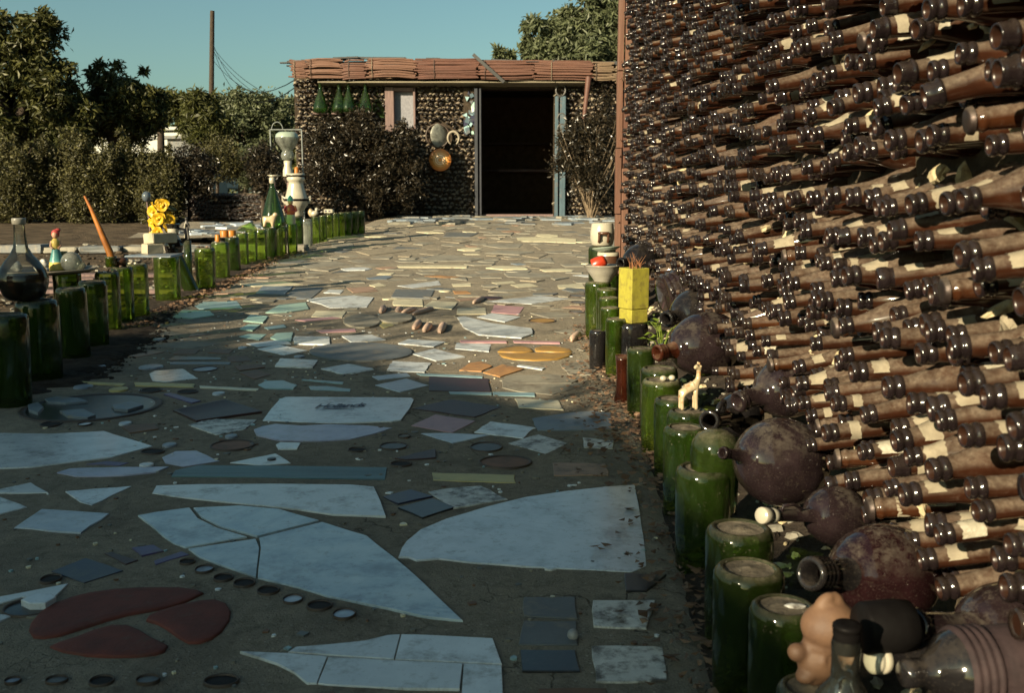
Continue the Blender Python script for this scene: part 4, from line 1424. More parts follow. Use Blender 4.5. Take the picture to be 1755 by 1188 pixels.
# post of red-brown boards at the far end of the wall
pX, pY = wall_x(6.2), 6.22
post = thing('corner_post', (pX, pY, ground(pY)), 'red-brown post of stacked boards closing the far end of the bottle wall', 'post')
for i, (x0, wd_, dp, hs) in enumerate([(-.030, .034, .07, [.52, .40, .46, .74]), (.010, .038, .085, [.80, .36, .52, .44]), (.044, .024, .06, [1.05, 1.07])]):
    zc = -.03
    for h in hs:
        mb = MB()
        mb.box(wd_, dp, h - .004, T((x0 + rnd.uniform(-.004, .004), rnd.uniform(-.01, .01) - (.02 if i == 1 else 0), zc)) @ RY(rnd.uniform(-.006, .006)), 0, .003, .001)
        if h < 1:
            for q in (.05, h - .05):
                mb.lathe([(.006, 0), (.005, .004), (.0001, .005)], 7, T((x0, -dp / 2 - (.03 if i == 1 else .012), zc + q)) @ RX(math.pi / 2), 0)
        mb.build('board', MAT['post_wood'], post)
        zc += h


# ------------------------------------------------------------------ jugs lying at the foot of the wall
def jug(name, cx, cy, Y, r, mx, my, mY, neck_r, label, mat='jug', rings=3, cap=None, handle=False, body=1.0, group=None, neck=None):
    """a big bottle lying with its mouth towards the path: body centre and mouth as the photograph shows them"""
    c = at_Y(cx, cy, Y)
    m = at_Y(mx, my, mY)
    d = c - m
    L = d.length
    R = T(m) @ axis_to(d)
    t = thing(name, m, label, 'bottle', group)
    P = [(neck_r * .62, .03), (neck_r * .7, .004), (neck_r * .9, .0003), (neck_r * 1.08, .003)]
    z = .003
    for k in range(rings):
        P += [(neck_r * 1.16, z + neck_r * .22), (neck_r * .98, z + neck_r * .42)]
        z += neck_r * .42
    P += [(neck_r * .95, z + .004)]
    zs = max(z + .02, L - r * body * 1.25)
    P += [(neck_r * .98, (z + zs) / 2), (neck_r * 1.12, zs)]
    for k in range(1, 8):
        q = k / 7 * math.pi * .5
        P.append((neck_r * 1.12 + (r - neck_r * 1.12) * math.sin(q) ** 1.15, zs + (L - zs) * (1 - math.cos(q)) ** .85))
    for k in range(1, 8):
        q = k / 8 * math.pi * .5
        P.append((r * math.cos(q) ** .7, L + r * 1.1 * body * math.sin(q)))
    P.append((.0001, L + r * 1.1 * body))
    mb = MB()
    nk = 4 + 2 * rings + 2
    mb.lathe(P, 32, mis=[1] * nk + [0] * (len(P) - nk))
    mats = [MAT[mat], MAT[neck or mat]]
    R0 = T(-m) @ R
    mb.build('jug_body', mats, t, R0)
    if cap:
        k = MB()
        k.lathe([(.0001, -.009), (neck_r * 1.22, -.009), (neck_r * 1.32, -.0078), (neck_r * 1.32, .005), (neck_r * 1.15, .006)], 20)
        k.lathe([(neck_r * 1.15, .009), (neck_r * 1.24, .012), (neck_r * 1.22, .018), (neck_r * 1.02, .020)], 20)
        k.build('cap', MAT[cap], t, R0)
    if handle:
        k = MB()
        q = UPA + .4
        ux, uy = math.cos(q), math.sin(q)
        k.tube([(ux * neck_r * .95, uy * neck_r * .95, .028), (ux * neck_r * 1.9, uy * neck_r * 1.9, .026), (ux * neck_r * 2.2, uy * neck_r * 2.2, .045), (ux * neck_r * 1.6, uy * neck_r * 1.6, .062), (ux * neck_r * 1.0, uy * neck_r * 1.0, .068)], neck_r * .28, 8)
        k.build('handle', MAT[mat], t, R0)
    return t


jug('jug', 1338, 792, 1.52, .070, 1236, 776, 1.44, .0085, 'big round purple-brown jug with a thin short neck, largest of the jugs', 'jug', 2, body=1.0)
jug('jug', 1516, 985, 1.10, .0585, 1386, 984, 1.02, .0165, 'reddish round jug with threaded mouth towards the tan clay figurine', 'jug_red', 4, neck='black_glass')
jug('jug', 1432, 884, 1.33, .042, 1312, 884, 1.24, .0082, 'small dark jug with a white cap lying under the largest jug', 'jug', 1, cap='ceramic', handle=True)
jug('jug', 1356, 662, 1.86, .060, 1262, 690, 1.80, .018, 'grey dusty domed jug lying right of the giraffe above the black jug', 'jug', 2)
jug('jug', 1268, 712, 1.98, .048, 1214, 722, 1.78, .0175, 'black jug with its open ringed mouth beside the giraffe', 'black_glass', 2, handle=True)
jug('jug', 1210, 590, 2.48, .082, 1124, 606, 2.40, .019, 'wide purple jug with an amber neck reaching over a green jar', 'jug', 3, neck='vase_amber')
jug('jug', 1194, 535, 2.95, .072, 1140, 548, 2.85, .022, 'dark shiny jug lying right of the yellow planter, glinting', 'black_glass', 2)
t = thing('ribbed_jug', at_Y(1150, 505, 3.35), 'dusty dark ribbed drum-shaped jug just right of the yellow planter', 'bottle')
mb = MB()
P = [(.0001, -.03), (.05, -.03)]
for k in range(6):
    P += [(.066 + .004 * k, -.028 + .02 * k), (.076 + .002 * k, -.02 + .02 * k), (.070 + .003 * k, -.012 + .02 * k)]
P += [(.09, .11), (.085, .16), (.0001, .165)]
mb.lathe(P, 30)
mb.build('drum', MAT['jug'], t, axis_to((1, .25, .2)))
jug('jug', 1100, 447, 4.3, .075, 1062, 452, 4.2, .022, 'dark jug behind the yellow planter at the foot of the far bottles', 'black_glass', 2)
jug('jug', 1735, 1085, .93, .050, 1560, 1075, .86, .0155, 'grey dusty jug with a long dark neck at the lower right corner', 'jug', 1)
t = thing('black_stopper', at_Y(1478, 1078, .84), 'thick black stopper on the long-necked jug at the lower right corner', 'stopper')
mb = MB()
mb.lathe([(.0001, -.002), (.021, -.002), (.0235, .002), (.024, .03), (.0225, .044), (.018, .046)], 28)
mb.build('stopper_body', MAT['rubber'], t, axis_to((1, .12, .02)))
# black bottle with a fluted band, and a white-capped neck below them
t = thing('fluted_bottle', at_Y(1545, 1156, .80), 'black bottle with a dull purple fluted band at the lower right edge', 'bottle')
mb = MB()
P = [(.0001, 0), (.010, 0), (.0125, .003), (.0125, .012), (.011, .016), (.018, .028), (.030, .038), (.034, .046)]
mb.lathe(P, 28)
mb.build('bottle_shoulder', MAT['black_glass'], t, axis_to((1, .1, .02)))
mb = MB()
P = [(.034, .046)]
for k in range(4):
    P += [(.037, .048 + .007 * k), (.038, .0505 + .007 * k), (.035, .053 + .007 * k)]
P += [(.034, .076), (.036, .080), (.036, .16), (.0001, .162)]
mb.lathe(P, 28)
mb.build('fluted_band', plain('fluted_band', (.034, .022, .023), (.020, .013, .014), 60, .75, .4, 200, .001, .2), t, axis_to((1, .1, .02)))
t = thing('capped_bottle', at_Y(1490, 1132, .83), 'bottle neck with a shiny cream screw cap beside the tan clay figurine', 'bottle')
mb = MB()
mb.lathe([(.0001, 0), (.0085, 0), (.0120, .002), (.0126, .006), (.0115, .008), (.0112, .0095), (.0126, .0105), (.0128, .0155), (.011, .017)], 24)
mb.build('cap', MAT['ceramic'], t, axis_to((1, .30, -.10)))
mb = MB()
mb.lathe([(.011, .017), (.0105, .024), (.0115, .05), (.018, .066), (.022, .09), (.0001, .095)], 24)
mb.build('bottle_body', MAT['black_glass'], t, axis_to((1, .30, -.10)))

# green upturned bulb tucked behind the jars
t = thing('green_bulb', at_Y(1226, 772, 1.60), 'green domed bottle bottom showing between two jars beside the largest jug', 'bottle')
mb = MB()
mb.lathe([(.038, -.10), (.040, -.03), (.041, 0), (.038, .015), (.030, .027), (.016, .034), (.0001, .036)], 26)
mb.build('bottle_body', MAT['green_dark'], t)


# ------------------------------------------------------------------ upturned green bottles as kerbs
def upturned(loc, r, h, label, mat='green_dusty', group='green bottles edging the path on the right', lean=(0, 0), cap=True, waist=0.0, sink=.03, name='upturned_bottle', seg=26):
    t = thing(name, loc, label, 'bottle', group)
    H = h + sink
    P = [(r * .80, 0), (r * .93, H * .12), (r * (.99 - waist), H * .45), (r, H * .70), (r * 1.01, H - r * .36), (r * .985, H - r * .20), (r * .93, H - r * .08),
         (r * .85, H - r * .015), (r * .79, H), (r * .73, H - r * .02), (r * .70, H - r * .07)]
    ph = rnd.uniform(0, 6)
    wob = lambda a, k: 1 + .012 * math.sin(2 * a + ph + k * .7) + .006 * math.sin(5 * a + k)
    mb = MB()
    mb.lathe(P, seg, wob=wob)
    R = T((0, 0, -sink)) @ RX(lean[0]) @ RY(lean[1])
    mb.build('bottle_body', MAT[mat], t, R)
    if cap:
        k = MB()
        vs_ = []
        cp = [(r * .705, H - r * .065), (r * .6, H - r * .10), (r * .35, H - r * .04 - .002 * rnd.random()), (.0001, H + .001)]
        k.lathe(cp, 16, wob=lambda a, q: 1 + (.04 * math.sin(3 * a + ph) if q else 0))
        k.build('dust_cap', MAT['dust_cap'], t, R)
    return t


def jar_at(px, ytop, w, h, label, **kw):
    """by the middle of its round top in the photograph, its width there, and its height above the ground"""
    c = on_ground(px, ytop, h)
    r = w / 2 * mpp(c.y)
    c.z = ground(c.y)
    return upturned(c, r, h, label, **kw), Vector((c.x, c.y, c.z + h)), r


RJ = {}
for key, px, y, wpx, h, mat, lab in [
    ('foot', 1392, 1176, 128, .150, 'green_dark', 'green upturned bottle under the tan clay figurine, nearest of the right row'),
    ('a', 1343, 1036, 122, .160, 'green_dusty', 'green upturned bottle just behind the tan clay figurine, a pale chip on its bottom'),
    ('b', 1284, 972, 126, .165, 'green_dark', 'green upturned bottle with a speckled grey bottom, in front of the reddish jug'),
    ('c', 1268, 903, 120, .170, 'green_dusty', 'green upturned bottle left of the white-capped jug'),
    ('d', 1208, 800, 102, .172, 'green_dusty', 'dusty green upturned bottle under the thin neck of the largest jug'),
    ('e', 1174, 731, 74, .172, 'green_dusty', 'green upturned bottle just in front of the one the giraffe stands on'),
    ('f', 1180, 703, 74, .165, 'green_dusty', 'green upturned bottle that carries the giraffe figurine'),
    ('g', 1152, 682, 62, .172, 'green_dusty', 'green upturned bottle half hidden behind the one under the giraffe'),
    ('h', 1134, 650, 70, .175, 'green', 'light green upturned bottle with two pale pebbles on its bottom'),
    ('i', 1130, 630, 66, .178, 'green_dark', 'green upturned bottle directly under the amber jug neck'),
    ('j', 1099, 596, 48, .190, 'green_dark', 'tall green upturned bottle right of the amber vase'),
    ('k', 1083, 552, 56, .185, 'black_glass', 'black upturned bottle that carries the yellow planter'),
    ('l', 1056, 545, 36, .20, 'green', 'slim green upturned bottle left of the black one'),
    ('m', 1046, 526, 34, .22, 'green', 'slim green upturned bottle left of the foot of the yellow planter'),
    ('n', 1044, 509, 36, .225, 'green', 'slim green upturned bottle behind the left edge of the yellow planter'),
    ('p', 1025, 482, 44, .245, 'green', 'green upturned bottle under the grey bowl'),
]:
    RJ[key] = jar_at(px, y, wpx, h, lab, mat=mat)
# an open-topped jar with a hollow in it
t, c, r = jar_at(1041, 494, 38, .25, 'green upturned bottle with a deep hollow top between the bowl and the yellow planter', mat='green', cap=False)
mb = MB()
mb.lathe([(r * .7, -r * .07), (r * .66, -.03), (r * .5, -.05), (.0001, -.055)], 18)
mb.build('hollow', MAT['green_dark'], t, T((0, 0, .25)))
jar_at(1025, 566, 30, .14, 'low slate-purple upturned bottle on the path side of the slim green ones', mat='black_glass')

# fluted amber vase
c = on_ground(1066, 690, 0)
c.z = ground(c.y)
t = thing('amber_vase', c, 'fluted red-amber glass vase standing among the green bottles', 'vase')
k_ = mpp(c.y)
mb = MB()
hh = 84 * k_
rr = 11.5 * k_
mb.lathe([(rr * 1.1, -.01), (rr * 1.18, .01), (rr * .95, hh * .25), (rr * .86, hh * .55), (rr * 1.0, hh * .88), (rr * 1.12, hh), (rr * 1.0, hh * .99), (rr * .8, hh * .7)], 40,
         wob=lambda a, k: 1 + .05 * abs(math.sin(8 * a)))
mb.build('vase_body', MAT['vase_amber'], t)

# tiny pebbles on jar h
for dx, dy in ((-.010, -.012), (.012, -.004)):
    t = MB(); t.ball(S(.0085, .0078, .007), 12, 8)
    o = t.build('pebble', MAT['ceramic'])
    o.location = RJ['h'][1] + Vector((dx + .012, dy, .004))
    tag(o, 'pale pebble lying on a light green upturned bottle, ' + ('left' if dx < 0 else 'right') + ' of the two', 'pebble', 'pale pebbles on the light green bottle')

# ------------------------------------------------------------------ things that stand on the right row
def skinned(name, verts, edges, radii, mat, parent=None, mtx=None, levels=2, root=0):
    me = bpy.data.meshes.new(name)
    me.from_pydata([tuple(v) for v in verts], edges, [])
    o = bpy.data.objects.new(name, me)
    COL.objects.link(o)
    sk = o.modifiers.new('skin', 'SKIN')
    for i, v in enumerate(me.skin_vertices[0].data):
        r = radii[i]
        v.radius = (r, r) if not hasattr(r, '__len__') else r
        v.use_root = (i == root)
    sk.use_smooth_shade = True
    ss = o.modifiers.new('sub', 'SUBSURF')
    ss.levels = ss.render_levels = levels
    dg = bpy.context.evaluated_depsgraph_get()
    m2 = bpy.data.meshes.new_from_object(o.evaluated_get(dg))
    bpy.data.objects.remove(o, do_unlink=True)
    m2.name = name
    m2.materials.clear()
    m2.materials.append(mat)
    for p in m2.polygons:
        p.use_smooth = True
    return link(name, m2, parent, mtx)


# giraffe figurine: photograph 1165-1208 wide, 614-700 high
gc = RJ['f'][1]
u = mpp(gc.y)
t = thing('giraffe_figurine', gc + Vector((0, 0, -.001)), 'small cream and orange giraffe figurine standing on a green upturned bottle', 'figurine', rotz=.15)
k = 86 * u / .10            # drawn 0.10 high
vts = [(0, 0, .050), (.012, 0, .054), (.020, 0, .066), (.0205, 0, .082), (.0195, 0, .094), (.0125, -.005, .0945), (.0075, -.008, .0925),
       (-.014, 0, .047), (-.020, 0, .040)]
eds = [(0, 1), (1, 2), (2, 3), (3, 4), (4, 5), (5, 6), (0, 7), (7, 8)]
rad = [.0095, .0092, .0065, .0050, .0062, .0048, .0036, .0090, .005]
for sy in (-1, 1):
    b = len(vts)
    vts += [(.013, sy * .006, .038), (.014, sy * .007, .018), (.0145, sy * .0072, .002)]
    eds += [(1, b), (b, b + 1), (b + 1, b + 2)]
    rad += [.0055, .0038, .0046]
    b = len(vts)
    vts += [(-.016, sy * .006, .034), (-.0165, sy * .0068, .018), (-.016, sy * .007, .002)]
    eds += [(7, b), (b, b + 1), (b + 1, b + 2)]
    rad += [.0058, .0038, .0046]
    b = len(vts)
    vts += [(.0195, sy * .004, .099), (.0195, sy * .005, .104)]
    eds += [(4, b), (b, b + 1)]
    rad += [.0020, .0022]
    b = len(vts)
    vts += [(.024, sy * .008, .096)]
    eds += [(4, b)]
    rad += [.0018]
skinned('giraffe_body', vts, eds, rad, MAT['giraffe'], t, S(k * .96))
mb = MB()
for sy in (-1, 1):
    mb.ball(T(((.0150 + sy * .0026) * k, (-.0085 + sy * .0034) * k, .0952 * k)) @ S(.0011 * k), 8, 6)
mb.build('eye', MAT['rubber'], t)

# yellow planter, turned so that two faces show; a gap near its foot
pc = RJ['k'][1]
base = at_Y(1086, 545, pc.y - .05)
sq = .074
hgt = 94 * mpp(pc.y)
t = thing('planter', (pc.x + .004, pc.y - .002, pc.z), 'tall square yellow ceramic planter with dry sprigs standing on a black bottle', 'planter', rotz=math.radians(31))
mb = MB()
mb.box(sq * .94, sq * .94, hgt * .25, T((0, 0, 0)), 0, .002)
mb.build('planter_foot', MAT['planter'], t)
mb = MB()
q = sq / 2
zb, zt = hgt * .258, hgt
mb.add([(-q, -q, zb), (q, -q, zb), (q, q, zb), (-q, q, zb), (-q, -q, zt), (q, -q, zt), (q, q, zt), (-q, q, zt),
        (-q + .006, -q + .006, zt), (q - .006, -q + .006, zt), (q - .006, q - .006, zt), (-q + .006, q - .006, zt),
        (-q + .006, -q + .006, zt - .04), (q - .006, -q + .006, zt - .04), (q - .006, q - .006, zt - .04), (-q + .006, q - .006, zt - .04)],
       [[3, 2, 1, 0], [0, 1, 5, 4], [1, 2, 6, 5], [2, 3, 7, 6], [3, 0, 4, 7], [4, 5, 9, 8], [5, 6, 10, 9], [6, 7, 11, 10], [7, 4, 8, 11],
        [8, 9, 13, 12], [9, 10, 14, 13], [10, 11, 15, 14], [11, 8, 12, 15], [12, 13, 14, 15]], 0, False)
o = mb.build('planter_box', MAT['planter'], t)
bv = o.modifiers.new('bevel', 'BEVEL'); bv.width = .0040; bv.segments = 3
mb = MB()
for k in range(26):
    a, l = rnd.uniform(0, 6.28), rnd.uniform(.015, .052)
    x, y = rnd.uniform(-.02, .02), rnd.uniform(-.02, .02)
    mb.tube([(x, y, zt - .03), (x + .004 * math.cos(a), y + .004 * math.sin(a), zt + l * .4), (x + .02 * math.cos(a), y + .02 * math.sin(a), zt + l)], [.0012, .001, .0004], 5)
mb.build('dry_sprig', plain('dry_sprig', (.26, .10, .04), (.14, .07, .03), 30, .8, 0), t)

# small fresh plant right of the planter
c = at_Y(1135, 590, 2.75)
t = thing('green_plant', (c.x, c.y, c.z - .01), 'small bright green plant growing beside the black bottle', 'plant')
st = MB()
lrng2 = random.Random(4)
for k in range(16):
    a = lrng2.uniform(0, 6.28); e = lrng2.uniform(.02, .075); rr = lrng2.uniform(.012, .045)
    tip = Vector((rr * math.cos(a), rr * math.sin(a), e))
    st.tube([(0, 0, -.02), (tip.x * .5, tip.y * .5, e * .7), tip], .0009, 5)
    L = lrng2.uniform(.018, .030)
    d = Vector((math.cos(a), math.sin(a), lrng2.uniform(-.5, .4))).normalized()
    n_ = d.cross(Vector((0, 0, 1))).normalized()
    wv = n_ * L * .40
    up = n_.cross(d) * .003
    mb = MB()
    mb.add([tip, tip + d * L * .35 + wv + up, tip + d * L * .75 + wv * .7, tip + d * L, tip + d * L * .75 - wv * .7, tip + d * L * .35 - wv + up, tip + d * L * .5 - up],
           [[0, 1, 6], [1, 2, 6], [2, 3, 6], [3, 4, 6], [4, 5, 6], [5, 0, 6]], 0, True)
    mb.build('leaf', MAT['leaf_fresh'], t)
st.build('stem', MAT['leaf_fresh'], t)

# bowl with a red cup in it, a dish on a mug behind it, a white pot at the back
bp = RJ['p'][1]
u = mpp(bp.y)
t = thing('bowl', (bp.x + 8 * u, bp.y, bp.z), 'grey-white bowl on a green upturned bottle, holding a red cup', 'bowl')
mb = MB()
R_ = 30 * u
mb.lathe([(R_ * .5, 0), (R_ * .52, .006), (R_ * .72, R_ * .35), (R_ * .90, R_ * .62), (R_ * .98, R_ * .86), (R_ * 1.04, R_ * .90), (R_ * 1.02, R_ * .94), (R_ * .93, R_ * .90), (R_ * .6, R_ * .35), (.0001, R_ * .2)], 32)
mb.build('bowl_body', MAT['grey_ceramic'], t)
t = thing('red_cup', (bp.x - 4 * u, bp.y - .02, bp.z + R_ * .95), 'red plastic cup lying tilted in the grey bowl, white inside', 'cup')
mb = MB()
ru = 13 * u
mb.lathe([(ru * .98, 0), (ru, .002), (ru * .96, ru * .7), (ru * .75, ru * 1.5), (ru * .55, ru * 1.7), (.0001, ru * 1.72)], 26)
mb.build('cup_body', MAT['red_plastic'], t, RZ(-.5) @ RX(-.35) @ RY(1.0) @ T((0, 0, -.01)))
mb = MB()
mb.lathe([(ru * .95, .001), (ru * .5, .004), (.0001, .005)], 22)
mb.build('cup_lining', MAT['ceramic'], t, RZ(-.5) @ RX(-.35) @ RY(1.0) @ T((0, 0, -.01)) @ S(.45, .8, 1) @ T((0, ru * .2, -.003)))
mp = at_Y(1042, 452, 4.55)
u = mpp(4.55)
t = thing('mug', mp, 'brown and white banded mug with a pale green dish on top, behind the red cup', 'mug')
mb = MB()
mb.lathe([(17 * u, -.05), (19 * u, .0), (19 * u, 14 * u), (18 * u, 20 * u), (16.5 * u, 20 * u)], 26, mis=[1, 1, 0, 0])
mb.build('mug_body', [MAT['ceramic'], MAT['brown_ceramic']], t)
t = thing('shallow_dish', mp + Vector((-3 * u, -.01, 20.0 * u)), 'pale green shallow dish lying tilted on the banded mug', 'dish')
mb = MB()
mb.lathe([(9 * u, 0), (15 * u, 2 * u), (24 * u, 7 * u), (24.5 * u, 8 * u), (15 * u, 4 * u), (.0001, 2.2 * u)], 28)
mb.build('dish_body', MAT['mint_ceramic'], t, RX(-.10) @ RY(-.08))
# jar below mug
jar_at(1040, 468, 46, .24, 'dark green upturned bottle under the banded mug', mat='green_dark', cap=False)
pp = at_Y(1032, 421, 5.1)
u = mpp(5.1)
t = thing('white_pot', pp, 'white ceramic barrel mug with a brown square handle, furthest on the right row', 'pot')
mb = MB()
mb.lathe([(.0001, 0), (16 * u, 0), (18 * u, 2 * u), (20.5 * u, 12 * u), (20.5 * u, 24 * u), (18.5 * u, 37 * u), (17 * u, 39 * u), (15.5 * u, 38 * u), (15 * u, 35 * u), (.0001, 36 * u)], 30)
mb.build('pot_body', MAT['ceramic'], t)
mb = MB()
mb.tube([(-7 * u, -19 * u, 22 * u), (-7 * u, -25 * u, 22 * u), (0, -27 * u, 22 * u), (8 * u, -26 * u, 22 * u), (8 * u, -19 * u, 22 * u)], 2.6 * u, 8)
mb.tube([(-7 * u, -25 * u, 22 * u), (-7 * u, -24 * u, 12 * u), (-7 * u, -18 * u, 7 * u)], 2.4 * u, 8)
mb.tube([(8 * u, -26 * u, 22 * u), (8 * u, -24 * u, 12 * u), (8 * u, -18 * u, 7 * u)], 2.4 * u, 8)
mb.build('handle', MAT['brown_ceramic'], t)
mb = MB()
for a in (.6, 2.2, 3.9, 5.2):
    mb.lathe([(3.4 * u, 0), (.0001, .1 * u)], 10, T((8 * u * math.cos(a), 6 * u * math.sin(a), 36.5 * u)))
mb.build('lid_hole', MAT['rubber'], t)
upturned(Vector((pp.x, pp.y, ground(pp.y))), 23 * u, pp.z - ground(pp.y) - .002, 'dark upturned bottle carrying the white ceramic barrel mug', 'green_dark')

# tan clay figurine with its back to us, on the nearest jar; clear bottle with black stopper before it
fp = RJ['foot'][1]
cc = at_Y(1418, 1160, fp.y)
u = mpp(fp.y) * .985
t = thing('clay_figurine', (cc.x, fp.y + .004, fp.z), 'tan clay animal figurine with round head and short arms, seen from behind', 'figurine', rotz=.1)
def merged(name, balls, mat, parent, voxel=.0022, smooth=3):
    """one continuous skin over a group of overlapping ellipsoids"""
    mb = MB()
    for M in balls:
        mb.ball(M, 20, 14)
    o = mb.build(name, mat)
    rm = o.modifiers.new('remesh', 'REMESH'); rm.mode = 'VOXEL'; rm.voxel_size = voxel; rm.use_smooth_shade = True
    sm = o.modifiers.new('smooth', 'SMOOTH'); sm.factor = .5; sm.iterations = smooth
    me = bpy.data.meshes.new_from_object(o.evaluated_get(bpy.context.evaluated_depsgraph_get()))
    bpy.data.objects.remove(o, do_unlink=True)
    me.name = name
    me.materials.clear(); me.materials.append(mat)
    for p in me.polygons:
        p.use_smooth = True
    return link(name, me, parent)


E_ = lambda x, y, rx, ry, rz=None, yy=0.0, tilt=0.0: T(((x - 1420) * u, yy * u, (1170 - y) * u)) @ RY(tilt) @ S(rx * u, (rz or rx * .85) * u, ry * u)
merged('figurine_body', [E_(1425, 1056, 57, 44), E_(1424, 1040, 46, 32), E_(1409, 1010, 14, 24, 13, 0, .75), E_(1436, 1010, 13, 21, 12, 4, -.55), E_(1412, 1090, 40, 22), E_(1404, 1122, 41, 40),
                         E_(1360, 1102, 19, 18, 17, -6, .4), E_(1382, 1100, 22, 16, 18, -2), E_(1377, 1146, 20, 15, 20, -10, -.3), E_(1395, 1150, 24, 20, 24), E_(1448, 1108, 22, 18, 18, -2), E_(1464, 1116, 16, 15, 15, -10),
                         E_(1436, 1148, 24, 20, 22, -4), E_(1416, 1052, 4, 30, 43, 0, .25), E_(1440, 1050, 4, 28, 42, 0, -.2), E_(1400, 1112, 10, 24, 38)], MAT['clay_doll'], t)
cc = at_Y(1446, 1190, .785)
u = mpp(.785)
t = thing('stoppered_bottle', (cc.x, cc.y, .02), 'clear glass bottle with a black stopper in front of the tan clay figurine', 'bottle')
zt = at_Y(1446, 1096, .785).z - .02
mb = MB()
mb.lathe([(.0001, 0), (.030, 0), (.034, .005), (.034, zt - .085), (.031, zt - .07), (.022, zt - .05), (25 * u, zt - .035), (25 * u, zt - .02), (26 * u, zt - .012), (27 * u, zt - .004), (25 * u, zt)], 28)
mb.build('bottle_body', MAT['clear'], t)
mb = MB()
mb.lathe([(20 * u, zt - .012), (24 * u, zt + 2 * u), (25.5 * u, zt + 14 * u), (25 * u, zt + 20 * u), (26.5 * u, zt + 21 * u), (26 * u, zt + 27 * u), (23 * u, zt + 30 * u), (10 * u, zt + 30.5 * u), (.0001, zt + 30 * u)], 28)
mb.build('stopper', MAT['rubber'], t)
# pale chip of shell on the bottom of jar a
t = MB(); t.ball(S(.013, .006, .003), 14, 8, 0, .12, rnd)
o = t.build('shell_chip', MAT['worn_white'])
o.location = RJ['a'][1] + Vector((.012, -.004, -.001))
tag(o, 'white crusted chip lying on the bottom of a green bottle behind the clay figurine', 'chip')

# dry leaves and husks drifted along the foot of the right row
V, F = [], []
frng2 = np.random.default_rng(8)
n_l = 0
for k in range(2600):
    Y = float(frng2.uniform(1.0, 4.6))
    if Y < 2.2 and frng2.random() < .45: continue
    w_ = .10 + (.10 if 2.3 < Y < 3.6 else .03)
    x = edge_x(Y) - abs(float(frng2.normal(0, w_ * .5))) + .05
    L = float(frng2.uniform(.006, .013)); W = L * float(frng2.uniform(.4, .8))
    a = float(frng2.uniform(0, 6.28))
    e = Matrix.Rotation(a, 3, 'Z') @ Matrix.Rotation(float(frng2.uniform(-.7, .7)), 3, 'X')
    z0 = ground(Y) + .004 + float(frng2.uniform(0, .010))
    b = len(V)
    for q in ((-L, 0, .002), (0, -W, -.001), (L, 0, .003), (0, W, .001)):
        p = e @ Vector(q)
        V.append((x + p.x, Y + p.y, z0 + p.z))
    F += [(b, b + 1, b + 2), (b, b + 2, b + 3)]
o = link('dry_leaves', np_mesh('dry_leaves', np.array(V), np.array(F), MAT['leaf_dry']))
tag(o, 'brown dry leaves and husks drifted along the right row of bottles', kind='stuff')
# ------------------------------------------------------------------ the row of upturned green bottles on the left
LJ = []
LROW = [(8, 538, 74, 'green_dark'), (64, 514, 72, 'green_dark'), (123, 493, 52, 'green_dark'), (156, 481, 49, 'green_dark'), (182, 466, 42, 'green'), (207, 457, 38, 'green'),
        (232, 452, 42, 'green'), (284, 436, 44, 'green'), (350, 424, 34, 'green'), (377, 414, 30, 'green'), (399, 406, 24, 'green_dark'), (414, 399, 22, 'green'),
        (430, 396, 20, 'green'), (446, 393, 21, 'green'), (463, 390, 19, 'green_dark'), (481, 387, 19, 'green'), (500, 384, 18, 'green'),
        (525, 375, 20, 'smoky'), (541, 371, 14, 'green'), (553, 369, 13, 'green'), (564, 367, 13, 'green'), (575, 365, 12, 'green'), (586, 364, 12, 'green'),
        (597, 363, 12, 'green_dark'), (608, 362, 12, 'green_dark'), (619, 361, 12, 'green_dark')]
ORD = ['nearest', 'second', 'third', 'fourth', 'fifth', 'sixth', 'seventh', 'eighth', 'ninth', 'tenth', 'eleventh', 'twelfth', 'thirteenth', 'fourteenth', 'fifteenth', 'sixteenth',
       'seventeenth', 'eighteenth', 'nineteenth', 'twentieth']
SPECIAL = {1: 'dark green upturned bottle under the clear long-necked flask', 0: 'dark green upturned bottle at the left edge, nearest of the left row', 7: 'green upturned bottle with a small white car-shaped trinket on it',
           8: 'green upturned bottle just right of the black and white jug', 9: 'green upturned bottle with a small orange cap on it', 17: 'pale grey cloudy upturned bottle among the green ones of the left row',
           14: 'green upturned bottle under the white dog figurine', 16: 'green upturned bottle beside the pale grey one, on its near side',
           6: 'backlit green upturned bottle at the foot of the leaning orange candle'}
for i, (px, y, wpx, mt) in enumerate(LROW):
    h = .27 if i < 17 else .26
    if i in SPECIAL:
        lab = SPECIAL[i]
    elif i < 7:
        lab = ORD[i] + ' green upturned bottle of the left row, counted from the near end'
    elif i < 17:
        lab = 'left-row green upturned bottle, %s on the near side of the pale grey one' % ORD[16 - i].replace('nearest', 'first')
    else:
        lab = 'left-row green upturned bottle, %s beyond the pale grey one' % ORD[i - 18].replace('nearest', 'first')
    c = on_ground(px, y, h)
    r = wpx / 2 * mpp(c.y) * (1.0 if i > 6 else .97)
    c.z = ground(c.y)
    upturned(c, r, h, lab, mt, 'green bottles edging the path on the left', (rnd.uniform(-.02, .02), rnd.uniform(-.02, .02)), seg=22 if i < 10 else 16)
    LJ.append((Vector((c.x, c.y, c.z + h)), r))
# a dark green one that leans over
c = on_ground(333, 500, 0)
c.z = ground(c.y)
upturned(c, 13 * mpp(c.y), .26, 'dark green bottle leaning over to the left between two upright ones', 'green_dark', 'green bottles edging the path on the left', (0, -.42))


def spot(x, y, Y):
    p = at_Y(x, y, Y)
    return p, mpp(Y)


